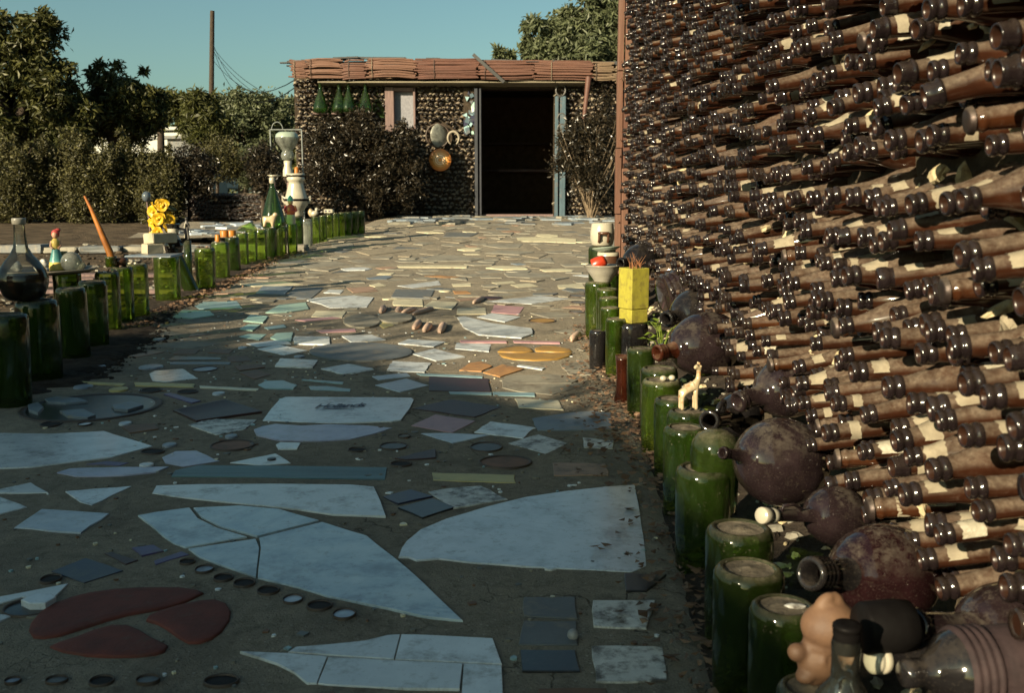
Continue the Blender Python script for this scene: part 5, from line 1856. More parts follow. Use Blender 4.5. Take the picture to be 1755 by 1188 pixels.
# clear flask with a long neck, on the second bottle
p, r = LJ[1]
u = mpp(p.y)
t = thing('glass_flask', (p.x - 22 * u, p.y, p.z), 'clear round glass flask with a long neck and pale stopper on the near left row', 'flask')
mb = MB()
mb.lathe([(.0001, .002), (26 * u, .001), (33 * u, 8 * u), (40 * u, 26 * u), (41 * u, 38 * u), (37 * u, 52 * u), (28 * u, 66 * u), (18 * u, 78 * u), (12 * u, 90 * u), (10 * u, 104 * u), (9 * u, 128 * u), (9.5 * u, 131 * u)], 30)
mb.build('flask_body', MAT['clear'], t)
mb = MB()
mb.lathe([(.0001, 1 * u), (24 * u, 1.5 * u), (31 * u, 9 * u), (38 * u, 27 * u), (38.5 * u, 36 * u), (36.5 * u, 44 * u), (.0001, 44.5 * u)], 26)
mb.build('dark_liquid', m_glass('dark_liquid', (.30, .24, .16), (.05, .03, .02), .45, .05, (.1, .08, .06), 0, 0), t)
mb = MB()
mb.lathe([(9.2 * u, 129 * u), (11 * u, 130 * u), (11.5 * u, 138 * u), (10.5 * u, 140 * u), (.0001, 140 * u)], 22)
mb.build('stopper', MAT['grey_ceramic'], t)

# dark round pan carried by the near bottles; a stump of bottle below its far side
Yp = 4.35
p, u = spot(62, 462, Yp)
t = thing('pan', (p.x, p.y, LJ[3][0].z + .004), 'wide dark round pan with a pale rim resting on the near left bottles', 'pan')
R_ = 97 * u
mb = MB()
mb.lathe([(.0001, 0), (R_ * .88, 0), (R_ * .96, .008), (R_, .017), (R_ * .985, .019), (R_ * .95, .012), (R_ * .86, .006), (.0001, .006)], 48, mis=[0, 0, 1, 1, 1, 0, 0])
mb.build('pan_body', [plain('pan_black', (.045, .038, .034), (.03, .026, .024), 12, .6, .2, 60, .002, .4, dirt=(.12, .1, .08), dscale=8), MAT['bone']], t)
for k, (dx, dy) in enumerate(((-.10, .13), (.06, .16))):
    q = Vector((p.x + dx, p.y + dy, 0))
    q.z = ground(q.y)
    upturned(q, .06, LJ[3][0].z - q.z, 'green upturned bottle under the far %s side of the dark round pan' % ('left' if k == 0 else 'right'), 'green_dark', 'green bottles edging the path on the left')
pan_z = LJ[3][0].z + .0105

# speckled ceramic pieces on the pan
for k, (x, lab) in enumerate(((24, 'left'), (70, 'right'))):
    q, u2 = spot(x, 452, Yp - .02)
    t = thing('speckled_ornament', (q.x, q.y, pan_z), 'black and white speckled ceramic piece on the pan, %s of the flask neck' % lab, 'ornament', 'speckled pieces on the dark pan')
    mb = MB()
    erng = random.Random(40 + k)
    mb.ball(T((0, 0, 9 * u2)) @ RY(.3 - .6 * k) @ S(13 * u2, 8 * u2, 10 * u2), 14, 10, 0, .16, erng)
    mb.ball(T((-7 * u2 + 12 * u2 * k, 0, 16 * u2)) @ S(6 * u2, 5 * u2, 6 * u2), 12, 8, 0, .14, erng)
    mb.ball(T((6 * u2, 0, 4 * u2)) @ S(7 * u2, 6 * u2, 5 * u2), 12, 8, 0, .14, erng)
    mb.build('ornament_body', MAT['zebra'], t)

# small statuette of a lady in a long dress
q, u2 = spot(97, 446, Yp + .06)
t = thing('lady_figurine', (q.x - 0 * u2, q.y, pan_z), 'small painted lady figurine with red headscarf and long yellow dress on the pan', 'figurine', rotz=.4)
mb = MB()
mb.lathe([(12 * u2, 0), (13 * u2, 3 * u2), (11.5 * u2, 14 * u2)], 20, mi=0)
mb.lathe([(11.5 * u2, 14 * u2), (9 * u2, 24 * u2), (6 * u2, 36 * u2)], 20, mi=1)
mb.lathe([(6 * u2, 36 * u2), (6.5 * u2, 44 * u2), (7 * u2, 49 * u2), (4 * u2, 53 * u2), (2.4 * u2, 54 * u2)], 20, mi=0)
mb.build('dress', [MAT['yellow_paint'], MAT['teal_paint']], t)
mb = MB()
mb.ball(T((0, 0, 60 * u2)) @ S(5.2 * u2, 5.2 * u2, 6.4 * u2), 14, 10)
for s_ in (-1, 1):
    mb.tube([(s_ * 6 * u2, 0, 49 * u2), (s_ * 8 * u2, -2 * u2, 41 * u2), (s_ * 4 * u2, -7 * u2, 37 * u2)], [2.4 * u2, 2 * u2, 1.6 * u2], 8)
mb.build('head_and_arms', MAT['skin'], t)
mb = MB()
mb.ball(T((1 * u2, 1.6 * u2, 62 * u2)) @ RY(.3) @ S(6.8 * u2, 5.8 * u2, 7.6 * u2), 14, 10)
mb.ball(T((5 * u2, 3 * u2, 68 * u2)) @ S(4.6 * u2, 3.5 * u2, 3.2 * u2), 10, 8)
mb.build('headscarf', MAT['red_paint'], t)
q, u2 = spot(110, 444, Yp + .1)
t = thing('small_vase', (q.x, q.y, pan_z), 'small olive ceramic vase behind the lady figurine', 'vase')
mb = MB(); mb.lathe([(.0001, 0), (6 * u2, 0), (8.5 * u2, 10 * u2), (8 * u2, 20 * u2), (5 * u2, 28 * u2), (6.5 * u2, 31 * u2), (5 * u2, 30 * u2)], 20)
mb.build('vase_body', plain('olive_glaze', (.30, .27, .13), (.22, .19, .09), 20, .35, .1), t)

# clear glass globe lying with its neck down
q, u2 = spot(122, 438, Yp - .06)
t = thing('glass_globe', (q.x, q.y, pan_z + 17.5 * u2), 'small clear frosted glass globe with a short neck lying on the pan', 'globe')
mb = MB()
P = [(5 * u2, -22 * u2), (6 * u2, -20 * u2), (4.5 * u2, -17 * u2)] + [(17.5 * u2 * math.sin(a), -17.5 * u2 * math.cos(a)) for a in [.28 + k * .286 for k in range(11)]]
mb.lathe(P[:-1] + [(.0001, 17.5 * u2)], 24)
mb.build('globe_glass', MAT['smoky'], t, RX(.55) @ RY(.15))
q, u2 = spot(138, 446, Yp - .03)
t = thing('shell', (q.x, q.y, pan_z), 'cream broken seashell lying right of the glass globe', 'shell')
mb = MB(); mb.ball(T((0, 0, 6 * u2)) @ RY(.7) @ S(5 * u2, 5 * u2, 11 * u2), 10, 8, 0, .15, rnd, False)
mb.build('shell_body', MAT['ceramic'], t)

# leaning orange candle in a green cup
p, r = LJ[5]
q, u2 = spot(192, 452, p.y)
t = thing('candle_cup', (q.x, p.y - .01, p.z), 'small green glass cup holding the tall leaning orange candle', 'cup')
mb = MB(); mb.lathe([(.0001, 0), (9 * u2, 0), (10 * u2, 4 * u2), (9 * u2, 14 * u2), (10 * u2, 18 * u2), (8.6 * u2, 17 * u2), (8 * u2, 4 * u2)], 20)
mb.build('cup_glass', MAT['green'], t)
t = thing('candle', (q.x + 4 * u2, p.y - .01, p.z + 2 * u2), 'tall tapering orange candle leaning to the left out of a green cup', 'candle')
mb = MB()
mb.tube([(0, 0, 0), (-5 * u2, 0, 22 * u2), (-19 * u2, .0, 60 * u2), (-33 * u2, 0, 98 * u2), (-42 * u2, 0, 118 * u2)], [6.4 * u2, 6.2 * u2, 4.8 * u2, 3.2 * u2, 2.0 * u2], 14)
mb.build('candle_wax', MAT['candle'], t)
mb = MB()
mb.tube([(-41.6 * u2, 0, 117 * u2), (-43 * u2, 0, 122 * u2)], .6 * u2, 5)
mb.build('wick', MAT['rubber'], t)
q, u2 = spot(206, 452, p.y + .03)
t = thing('dark_bowl', (q.x, q.y, p.z), 'small dark brown bowl right of the leaning candle', 'bowl')
mb = MB(); mb.lathe([(.0001, 0), (9 * u2, 0), (13 * u2, 8 * u2), (12.5 * u2, 14 * u2), (11 * u2, 13 * u2), (.0001, 6 * u2)], 20)
mb.build('bowl_body', MAT['brown_ceramic'], t)
# flat dark lid beside it, pebbles and chips along the row
p6 = LJ[6][0]
q, u2 = spot(258, 441, LJ[7][0].y - .25)
t = thing('slab', (q.x + .02, q.y, p6.z + .002), 'grey-blue flat stone bridging the gap in the left row of bottles', 'stone')
mb = MB(); mb.box(78 * u2, .20, .012, None, 0, .004, .004)
mb.build('stone_body', MAT['blue_slate'], t)
crg = random.Random(77)
chipm = [MAT['white'], MAT['cream'], MAT['lime'], MAT['tan'], MAT['rust_lid']]
cm = MB()
for i in list(range(4, 17)):
    p, r = LJ[i]
    for k in range(6 if i > 6 else 4):
        a, rr = crg.uniform(0, 6.28), r * crg.uniform(.1, .75)
        s_ = crg.uniform(.05, .15) * r
        cm.ball(T(p + Vector((rr * math.cos(a), rr * math.sin(a), s_ * .3))) @ RZ(a) @ S(s_ * 1.4, s_, s_ * .7), 7, 5, crg.randrange(5), .25, crg, False)
tag(cm.build('pebbles', chipm), 'pale pebbles and chips scattered on the left bottles', kind='stuff')

# two pale blocks, one on the other
q, u2 = spot(262, 437, LJ[7][0].y - .18)
t = thing('pale_block', (q.x, q.y, p6.z + .014), 'pale rough block, lower one of the two left of the black and white jug', 'block', 'pale blocks on the left row', rotz=-.75)
mb = MB(); mb.box(22 * u2, 30 * u2, 17 * u2, None, 0, .004, .003); mb.build('block_body', MAT['block'], t)
t = thing('pale_block', (q.x + 8 * u2, q.y + .06, p6.z + .014 + 17.5 * u2), 'pale rough block, upper one of the two left of the black and white jug', 'block', 'pale blocks on the left row', rotz=-.62)
mb = MB(); mb.box(28 * u2, 48 * u2, 17 * u2, None, 0, .004, .003); mb.build('block_body', MAT['block'], t, RY(-.05))

# black and white jug with the bunch of yellow flowers behind it
q, u2 = spot(299, 440, LJ[7][0].y)
p7 = LJ[7][0]
t = thing('banded_jug', (q.x, p7.y, p7.z), 'black jug with a white banded neck, before the yellow flowers', 'jug')
mb = MB()
mb.lathe([(.0001, 0), (11 * u2, 0), (15 * u2, 8 * u2), (16 * u2, 17 * u2), (12 * u2, 26 * u2)], 22, mi=0)
mb.lathe([(12 * u2, 26 * u2), (9 * u2, 31 * u2), (8.5 * u2, 33 * u2)], 22, mi=1)
mb.lathe([(8.5 * u2, 33 * u2), (9 * u2, 36 * u2)], 22, mi=0)
mb.lathe([(9 * u2, 36 * u2), (9.5 * u2, 44 * u2)], 22, mi=1)
mb.lathe([(9.5 * u2, 44 * u2), (12 * u2, 50 * u2), (14 * u2, 52 * u2), (10 * u2, 51 * u2), (8 * u2, 40 * u2)], 22, mi=0)
mb.tube([(9 * u2, 0, 44 * u2), (20 * u2, 0, 42 * u2), (22 * u2, 0, 28 * u2), (14 * u2, 0, 20 * u2)], 2.6 * u2, 8, 0)
mb.build('jug_body', [MAT['black_glass'], MAT['ceramic']], t)
q, u2 = spot(274, 408, p7.y + .12)
t = thing('flower_bunch', q, 'bunch of shiny yellow plastic flowers above the pale blocks', 'flowers')
frg = random.Random(12)
for k in range(30):
    a = frg.uniform(0, 6.28)
    zc = 4 * u2 + 54 * u2 * (k / 29)
    rr = (19 - 11 * abs(k / 29 - .35) * 1.3) * u2
    c = Vector((4 * u2 + rr * math.cos(a) * frg.uniform(.3, 1), rr * .6 * math.sin(a), zc))
    out = Vector((math.cos(a) * .8, math.sin(a) - .9, frg.uniform(-.5, .7))).normalized()
    R0 = T(c) @ axis_to(out) @ RZ(frg.uniform(0, 6))
    mb = MB()
    n_p = 5
    for j in range(n_p):
        b = 2 * math.pi * j / n_p
        L = frg.uniform(8, 10.5) * u2
        dirx, diry = math.cos(b), math.sin(b)
        px_, py_ = -diry, dirx
        vs_ = []
        for s1, wz, zz1 in ((0, .15, 0), (.45, .5, .35), (.85, .55, .55), (1.05, .22, .42)):
            for s2 in (-1, 0, 1):
                vs_.append((dirx * L * s1 + px_ * L * wz * s2, diry * L * s1 + py_ * L * wz * s2, L * (zz1 + .12 * abs(s2))))
        mb.add(vs_, [[i * 3 + q_, i * 3 + q_ + 1, (i + 1) * 3 + q_ + 1, (i + 1) * 3 + q_] for i in range(3) for q_ in range(2)], 0, True)
    mb.ball(T((0, 0, 2 * u2)) @ S(3.6 * u2, 3.6 * u2, 5 * u2), 8, 6)
    mb.build('flower', MAT['flower'], t, R0)
mb = MB()
for k in range(4):
    mb.tube([(2 * u2, 0, -24 * u2), (frg.uniform(-4, 8) * u2, frg.uniform(-4, 4) * u2, 10 * u2), (frg.uniform(-9, 12) * u2, frg.uniform(-6, 6) * u2, 40 * u2)], .9 * u2, 6)
mb.build('stem', MAT['leaf_dark'], t)
mb = MB()
mb.lathe([(2 * u2, 0), (9 * u2, 3 * u2), (13 * u2, 8 * u2)], 14, T((14 * u2, 4 * u2, 46 * u2)) @ RY(.5))
mb.build('leaf', MAT['leaf_pale'], t)

# thin dark figurine
q, u2 = spot(321, 412, LJ[8][0].y + .2)
t = thing('thin_figurine', q, 'thin dark standing figurine with a pale stripe, behind the leaning bottle', 'figurine')
base_h = q.z - ground(q.y)
mb = MB()
mb.lathe([(5 * u2, -base_h), (6.5 * u2, -base_h * .5), (6.2 * u2, 0), (.0001, 0)], 14)
mb.build('pedestal', MAT['green_dark'], t)
skinned('figurine_body', [(0, 0, 20 * u2), (0, 0, 28 * u2), (0, 0, 34 * u2), (0, -1 * u2, 39 * u2), (-2.2 * u2, 0, 10 * u2), (-2.2 * u2, 0, 1 * u2), (2.2 * u2, 0, 10 * u2), (2.2 * u2, 0, 1 * u2), (-4.4 * u2, 0, 26 * u2), (-5 * u2, -1 * u2, 19 * u2), (4.4 * u2, 0, 26 * u2), (3 * u2, -3 * u2, 20 * u2)],
        [(0, 1), (1, 2), (2, 3), (0, 4), (4, 5), (0, 6), (6, 7), (1, 8), (8, 9), (1, 10), (10, 11)],
        [3.4 * u2, 3.6 * u2, 1.7 * u2, 3.0 * u2, 2.0 * u2, 1.8 * u2, 2.0 * u2, 1.8 * u2, 1.5 * u2, 1.2 * u2, 1.5 * u2, 1.2 * u2], MAT['iron'], t)
mb = MB()
mb.tube([(-1.0 * u2, -3.9 * u2, 29 * u2), (-2.6 * u2, -3.6 * u2, 20 * u2), (-3.0 * u2, -2.6 * u2, 3 * u2)], 1.2 * u2, 6)
mb.build('stripe', MAT['ceramic'], t)

# orange caps
p9, r9 = LJ[9]
u2 = mpp(p9.y)
t = thing('orange_cap', (p9.x - 3 * u2, p9.y - .01, p9.z), 'small upright orange plastic cylinder on a green bottle', 'bottletop')
mb = MB(); mb.lathe([(4.6 * u2, 0), (4.3 * u2, 11 * u2), (3.8 * u2, 12 * u2), (.0001, 12 * u2)], 18); mb.build('cap_body', MAT['orange_plastic'], t)
p10, r10 = LJ[10]
u2 = mpp(p10.y)
for k, dx in enumerate((-14, -3)):
    t = thing('broad_orange_cap', (p10.x + dx * u2, p10.y + .02 * k, p10.z), 'broad orange plastic tub, %s of the two side by side' % ('left' if k == 0 else 'right'), 'tub', 'broad orange caps on the left row')
    mb = MB(); mb.lathe([(7.4 * u2, 0), (7.4 * u2, 10 * u2), (6.6 * u2, 11 * u2), (.0001, 11 * u2)], 24, wob=lambda a, q: 1 + .02 * math.sin(16 * a)); mb.build('broad_cap_body', MAT['orange_plastic'], t)
# white car-shaped trinket on bottle 7
p7_, r7 = LJ[7]
u2 = mpp(p7_.y)
t = thing('car_trinket', (p7_.x - 3 * u2, p7_.y - .035, p7_.z), 'small white car-shaped trinket on a green bottle of the left row', 'trinket', rotz=.2)
mb = MB()
mb.ball(T((0, 0, 3 * u2)) @ S(9 * u2, 4.5 * u2, 3 * u2), 14, 8)
mb.ball(T((-1 * u2, 0, 5.5 * u2)) @ S(5.2 * u2, 3.8 * u2, 3.2 * u2), 12, 8)
mb.build('trinket_body', MAT['ceramic'], t)
mb = MB()
for sx in (-5, 5):
    for sy in (-1, 1):
        mb.ball(T((sx * u2, sy * 4 * u2, 1.6 * u2)) @ S(1.7 * u2, .7 * u2, 1.7 * u2), 8, 6)
mb.build('wheel', MAT['rubber'], t)

# green glass wedge
q = LJ[12][0]
u2 = mpp(q.y)
t = thing('glass_wedge', (q.x - 6 * u2, q.y, q.z), 'lump of broken green glass shaped like a wedge on the left row', 'glass')
mb = MB()
mb.add([(-17 * u2, -.05, 0), (17 * u2, -.05, 0), (17 * u2, .05, 0), (-17 * u2, .05, 0), (6 * u2, -.03, 15 * u2), (8 * u2, .03, 14 * u2), (-14 * u2, 0, 8 * u2)],
       [[3, 2, 1, 0], [0, 1, 4], [0, 4, 6], [1, 2, 5, 4], [2, 3, 6], [2, 6, 5], [4, 5, 6], [3, 0, 6]], 0, False)
mb.build('glass_lump', MAT['green'], t)

# green conical demijohn with a white cap
q = on_ground(461, 391, .26)
u2 = mpp(q.y + .18)
t = thing('demijohn', (q.x, q.y + .18, q.z - .01), 'large green cone-shaped bottle with a white cap on the left row', 'bottle')
gz_ = ground(q.y + .18)
mb = MB()
mb.lathe([(.0001, 0), (17 * u2, 0), (20.5 * u2, 4 * u2), (20.5 * u2, 12 * u2), (17 * u2, 28 * u2), (12 * u2, 46 * u2), (7 * u2, 62 * u2), (4.2 * u2, 70 * u2), (3.6 * u2, 78 * u2), (4.2 * u2, 80 * u2)], 28)
mb.build('bottle_body', MAT['demijohn'], t)
mb = MB(); mb.lathe([(4.0 * u2, 76 * u2), (4.8 * u2, 78 * u2), (4.8 * u2, 85 * u2), (3.5 * u2, 86.5 * u2), (.0001, 86.5 * u2)], 16); mb.build('cap', MAT['ceramic'], t)
upturned(Vector((q.x, q.y + .18, gz_)), 15 * u2, q.z - .011 - gz_, 'green upturned bottle carrying the cone-shaped green bottle', 'green_dark', 'green bottles edging the path on the left')

# white dog figurine
q = LJ[14][0]
u2 = mpp(q.y)
t = thing('dog_figurine', (q.x - 2 * u2, q.y, q.z), 'small white and brown standing dog figurine before the cone-shaped bottle', 'figurine')
vts = [(-6 * u2, 0, 12 * u2), (6 * u2, 0, 12.5 * u2), (9 * u2, 0, 17 * u2), (10 * u2, 0, 20 * u2), (14 * u2, -1 * u2, 19 * u2), (-9 * u2, 0, 16 * u2)]
eds = [(0, 1), (1, 2), (2, 3), (3, 4), (0, 5)]
rad = [4.6 * u2, 5 * u2, 3.4 * u2, 4.2 * u2, 2.2 * u2, 1.2 * u2]
for sx, b0 in ((-6, 0), (6, 1)):
    for sy in (-1, 1):
        b = len(vts)
        vts += [(sx * u2, sy * 2.6 * u2, 6 * u2), (sx * u2, sy * 2.8 * u2, 1 * u2)]
        eds += [(b0, b), (b, b + 1)]
        rad += [2.2 * u2, 2.0 * u2]
skinned('dog_body', vts, eds, rad, MAT['giraffe'], t, S(1.15))
# gnome-like person figurine: green cap, red coat, white trousers
q = LJ[16][0]
u2 = mpp(q.y)
t = thing('capped_figurine', (q.x - 1 * u2, q.y, q.z), 'small painted person figurine with green cap and red jacket before the white urn', 'figurine')
mb = MB(); mb.lathe([(7 * u2, 0), (8 * u2, 4 * u2), (7 * u2, 16 * u2)], 18, mi=0); mb.lathe([(7 * u2, 16 * u2), (8 * u2, 22 * u2), (6.5 * u2, 31 * u2), (3 * u2, 33 * u2)], 18, mi=1)
for s_ in (-1, 1):
    mb.tube([(s_ * 7 * u2, 0, 30 * u2), (s_ * 10 * u2, -2 * u2, 23 * u2), (s_ * 6 * u2, -7 * u2, 20 * u2)], [2.5 * u2, 2.3 * u2, 1.8 * u2], 7, 1)
mb.build('coat', [MAT['ceramic'], MAT['red_paint']], t)
mb = MB(); mb.ball(T((0, -.5 * u2, 37 * u2)) @ S(4.6 * u2, 4.6 * u2, 5 * u2), 12, 8); mb.build('head', MAT['skin'], t)
mb = MB(); mb.lathe([(5.4 * u2, 39 * u2), (5 * u2, 42 * u2), (3 * u2, 47 * u2), (.0001, 49 * u2)], 14); mb.build('cap', MAT['teal_paint'], t)
q2 = at_Y(486, 388, q.y)
t = thing('pale_figurine', (q2.x, q.y + .03, q.z), 'small white seated figurine left of the green-capped one', 'figurine')
mb = MB(); mb.lathe([(.0001, 0), (7 * u2, 0), (7.5 * u2, 6 * u2), (5.5 * u2, 14 * u2), (3.5 * u2, 18 * u2)], 16); mb.ball(T((0, 0, 21 * u2)) @ S(4 * u2, 4 * u2, 4.6 * u2), 12, 8)
mb.ball(T((-4 * u2, -3 * u2, 11 * u2)) @ S(2.2 * u2, 4 * u2, 2.2 * u2), 10, 6); mb.ball(T((4 * u2, -3 * u2, 11 * u2)) @ S(2.2 * u2, 4 * u2, 2.2 * u2), 10, 6)
mb.build('figurine_body', MAT['ceramic'], t)

# white urn on a bottle pedestal, an orange candle in it
Yu = 9.9
q, u2 = spot(509, 371, Yu)
zq = q.z
t = thing('urn', q, 'white ceramic urn with a dark band and flared rim on the left row', 'urn')
mb = MB()
mb.lathe([(.0001, 0), (9 * u2, 0), (10 * u2, 3 * u2), (9.5 * u2, 8 * u2), (13 * u2, 12 * u2), (18.5 * u2, 20 * u2), (19.5 * u2, 26 * u2)], 28, mi=0)
mb.lathe([(19.5 * u2, 26 * u2), (20.3 * u2, 28 * u2), (19.2 * u2, 30 * u2)], 28, mi=1)
mb.lathe([(19.2 * u2, 30 * u2), (16 * u2, 42 * u2), (12.5 * u2, 54 * u2), (12 * u2, 58 * u2), (14.5 * u2, 60 * u2), (15.5 * u2, 64 * u2), (13.5 * u2, 66.5 * u2)], 28, mi=0)
mb.lathe([(13.5 * u2, 66.5 * u2), (15.5 * u2, 68 * u2), (16 * u2, 69.5 * u2)], 28, mi=1)
mb.lathe([(16 * u2, 69.5 * u2), (15.5 * u2, 72 * u2), (13 * u2, 72.5 * u2), (11.5 * u2, 68 * u2), (.0001, 64 * u2)], 28, mi=0)
mb.build('urn_body', [MAT['ceramic'], MAT['rubber']], t)
mb = MB()
for s_ in (-1, 1):
    mb.tube([(s_ * 18 * u2, 0, 30 * u2), (s_ * 24 * u2, 0, 34 * u2), (s_ * 23 * u2, 0, 27 * u2), (s_ * 18.5 * u2, 0, 22 * u2)], 2 * u2, 7)
mb.build('handle', MAT['ceramic'], t)
t = thing('candle_stub', q + Vector((2 * u2, 0, 64.5 * u2)), 'short orange candle standing in the white urn', 'candle')
mb = MB(); mb.lathe([(4 * u2, 0), (4 * u2, 15 * u2), (3 * u2, 18 * u2), (.0001, 19 * u2)], 14, wob=lambda a, k: 1 + .06 * math.sin(3 * a + k)); mb.build('candle_wax', MAT['candle'], t)
gz_ = ground(Yu)
upturned(Vector((q.x, Yu, gz_)), 10 * u2, zq - gz_ - .001, 'dark green upturned bottle under the white urn', 'green_dark', 'green bottles edging the path on the left')

# small bird and trailer trinkets on the far bottles
q = LJ[18][0]; u2 = mpp(q.y)
t = thing('bird_figurine', (q.x - 2 * u2, q.y, q.z), 'small cream bird figurine on the far left row', 'figurine')
mb = MB(); mb.ball(T((0, 0, 5 * u2)) @ RY(-.3) @ S(7 * u2, 4.5 * u2, 5 * u2), 12, 8); mb.ball(T((4 * u2, 0, 12 * u2)) @ S(3 * u2), 10, 8)
mb.tube([(3 * u2, 0, 8 * u2), (4 * u2, 0, 12 * u2)], 2.2 * u2, 8); mb.tube([(6 * u2, 0, 12 * u2), (9.5 * u2, 0, 11.5 * u2)], [1.2 * u2, .2 * u2], 6)
mb.build('bird_body', MAT['ceramic'], t)
q = LJ[19][0]; u2 = mpp(q.y)
t = thing('shell_figurine', (q.x - 18 * u2, q.y - .05, LJ[18][0].z), 'small brown and cream lump-shaped figurine left of the bird', 'figurine')
mb = MB(); mb.ball(T((0, 0, 6 * u2)) @ S(5 * u2, 5 * u2, 7 * u2), 12, 8, 0, .1, rnd); mb.build('figurine_body', MAT['giraffe'], t)
q = LJ[20][0]; u2 = mpp(q.y)
t = thing('toy_caravan', (q.x, q.y, q.z), 'small white toy caravan on the far left row', 'toy', rotz=-.3)
mb = MB(); mb.box(17 * u2, 8 * u2, 7 * u2, T((0, 0, 1.4 * u2)), 0, 1.4 * u2); mb.build('toy_body', MAT['ceramic'], t)
mb = MB()
for sx in (-4, 3):
    mb.box(4 * u2, .6 * u2, 2.8 * u2, T((sx * u2, -4.1 * u2, 4 * u2)))
mb.build('window', MAT['navy'], t)
mb = MB()
for sx in (-4, 5):
    for sy in (-1, 1):
        mb.ball(T((sx * u2, sy * 3.6 * u2, 1.5 * u2)) @ S(1.5 * u2, .8 * u2, 1.5 * u2), 8, 6)
mb.build('wheel', MAT['rubber'], t)

# glass globe lamp on a thin post, set back from the row
Yl = 10.9
q, u2 = spot(494, 300, Yl)
gz_ = ground(Yl)
t = thing('globe_lamp', (q.x, Yl, gz_), 'pale glass globe lamp with two bulbs on a thin post beside the dark bush', 'lamp')
z0 = q.z - gz_
mb = MB(); mb.tube([(0, 0, -.05), (0, 0, z0)], .018, 8); mb.build('post', MAT['grey_wood'], t)
mb = MB(); mb.lathe([(9 * u2, z0 - 2 * u2), (8.5 * u2, z0 + 8 * u2), (6 * u2, z0 + 16 * u2), (7 * u2, z0 + 23 * u2), (4 * u2, z0 + 25 * u2)], 20); mb.build('lamp_base', MAT['ceramic'], t)
mb = MB()
mb.lathe([(4 * u2, z0 + 23 * u2), (9 * u2, z0 + 26 * u2), (11.5 * u2, z0 + 31 * u2), (10 * u2, z0 + 37 * u2), (8 * u2, z0 + 40 * u2), (12 * u2, z0 + 46 * u2), (18 * u2, z0 + 54 * u2), (20 * u2, z0 + 61 * u2), (18 * u2, z0 + 67 * u2), (13 * u2, z0 + 71 * u2)], 26)
mb.build('globe', MAT['smoky'], t)
mb = MB(); mb.lathe([(19.6 * u2, z0 + 62.5 * u2), (18.2 * u2, z0 + 67.5 * u2), (13 * u2, z0 + 71.4 * u2), (.0001, z0 + 71.6 * u2)], 26); mb.build('globe_cap', MAT['mint_ceramic'], t)
q, u2 = spot(470, 303, Yl - .1)
t = thing('saucer_post', (q.x, q.y, gz_), 'white saucer on a stick left of the globe lamp', 'saucer')
mb = MB(); mb.tube([(0, 0, -.05), (0, 0, q.z - gz_)], .010, 6); mb.build('stick', MAT['grey_wood'], t)
mb = MB(); mb.lathe([(.0001, q.z - gz_), (6 * u2, q.z - gz_), (12 * u2, q.z - gz_ + 3 * u2), (.0001, q.z - gz_ + 1.5 * u2)], 18); mb.build('saucer', MAT['ceramic'], t)

# old iron bedstead beyond it
Yb = 13.5
a, b = at_Y(463, 222, Yb), at_Y(517, 221, Yb)
gz_ = ground(Yb)
t = thing('bedstead', ((a.x + b.x) / 2, Yb, gz_), 'pale iron bedstead end with curved hoops standing behind the globe lamp', 'bedstead')
hw = (b.x - a.x) / 2
zt = a.z - gz_
mb = MB()
mb.tube([(-hw, 0, zt), (hw, 0, zt)], .009, 8)
mb.build('rail', MAT['pale_iron'], t)
for s_ in (-1, 1):
    mb = MB(); mb.tube([(s_ * hw, 0, -.05), (s_ * hw, 0, zt)], .010, 8); mb.build('leg', MAT['pale_iron'], t)
mb = MB()
mb.tube([(-hw + .02 + .075 - .075 * math.cos(k * math.pi / 10), 0, zt + .10 * math.sin(k * math.pi / 10)) for k in range(11)], .006, 7)
mb.build('hoop', MAT['pale_iron'], t)
# blue-grey globe on a stick
Ys = 8.2
q, u2 = spot(251, 337, Ys)
gz_ = ground(Ys)
t = thing('gazing_ball', (q.x, Ys, gz_), 'small dark blue-grey ball on a stick before the hedge', 'garden ball')
mb = MB(); mb.tube([(.03, 0, -.03), (.012, 0, (q.z - gz_) * .6), (0, 0, q.z - gz_)], .006, 6); mb.build('stick', MAT['grey_wood'], t)
mb = MB(); mb.ball(T((0, 0, q.z - gz_)) @ S(7.5 * u2, 7.5 * u2, 9 * u2), 18, 12); mb.build('ball', plain('ball_glaze', (.08, .10, .12), None, 20, .12, 0, spec=.7), t)

# crumbs and husks at the foot of the left row
V, F = [], []
g2 = np.random.default_rng(18)
for k in range(1300):
    Y = float(g2.uniform(4.5, 9.5))
    x = row_x(Y) + abs(float(g2.normal(0, .07))) + .02
    L = float(g2.uniform(.006, .018)); W = L * float(g2.uniform(.4, .9))
    e = Matrix.Rotation(float(g2.uniform(0, 6.28)), 3, 'Z') @ Matrix.Rotation(float(g2.uniform(-.8, .8)), 3, 'X')
    b = len(V)
    for q_ in ((-L, 0, .003), (0, -W, -.001), (L, 0, .003), (0, W, .002)):
        p = e @ Vector(q_)
        V.append((x + p.x, Y + p.y, ground(Y) + .006 + p.z + float(g2.uniform(0, .008))))
    F += [(b, b + 1, b + 2), (b, b + 2, b + 3)]
o = link('leaf_litter', np_mesh('leaf_litter', np.array(V), np.array(F), MAT['leaf_dry']))
tag(o, 'dry leaf litter at the foot of the left row of bottles', kind='stuff')
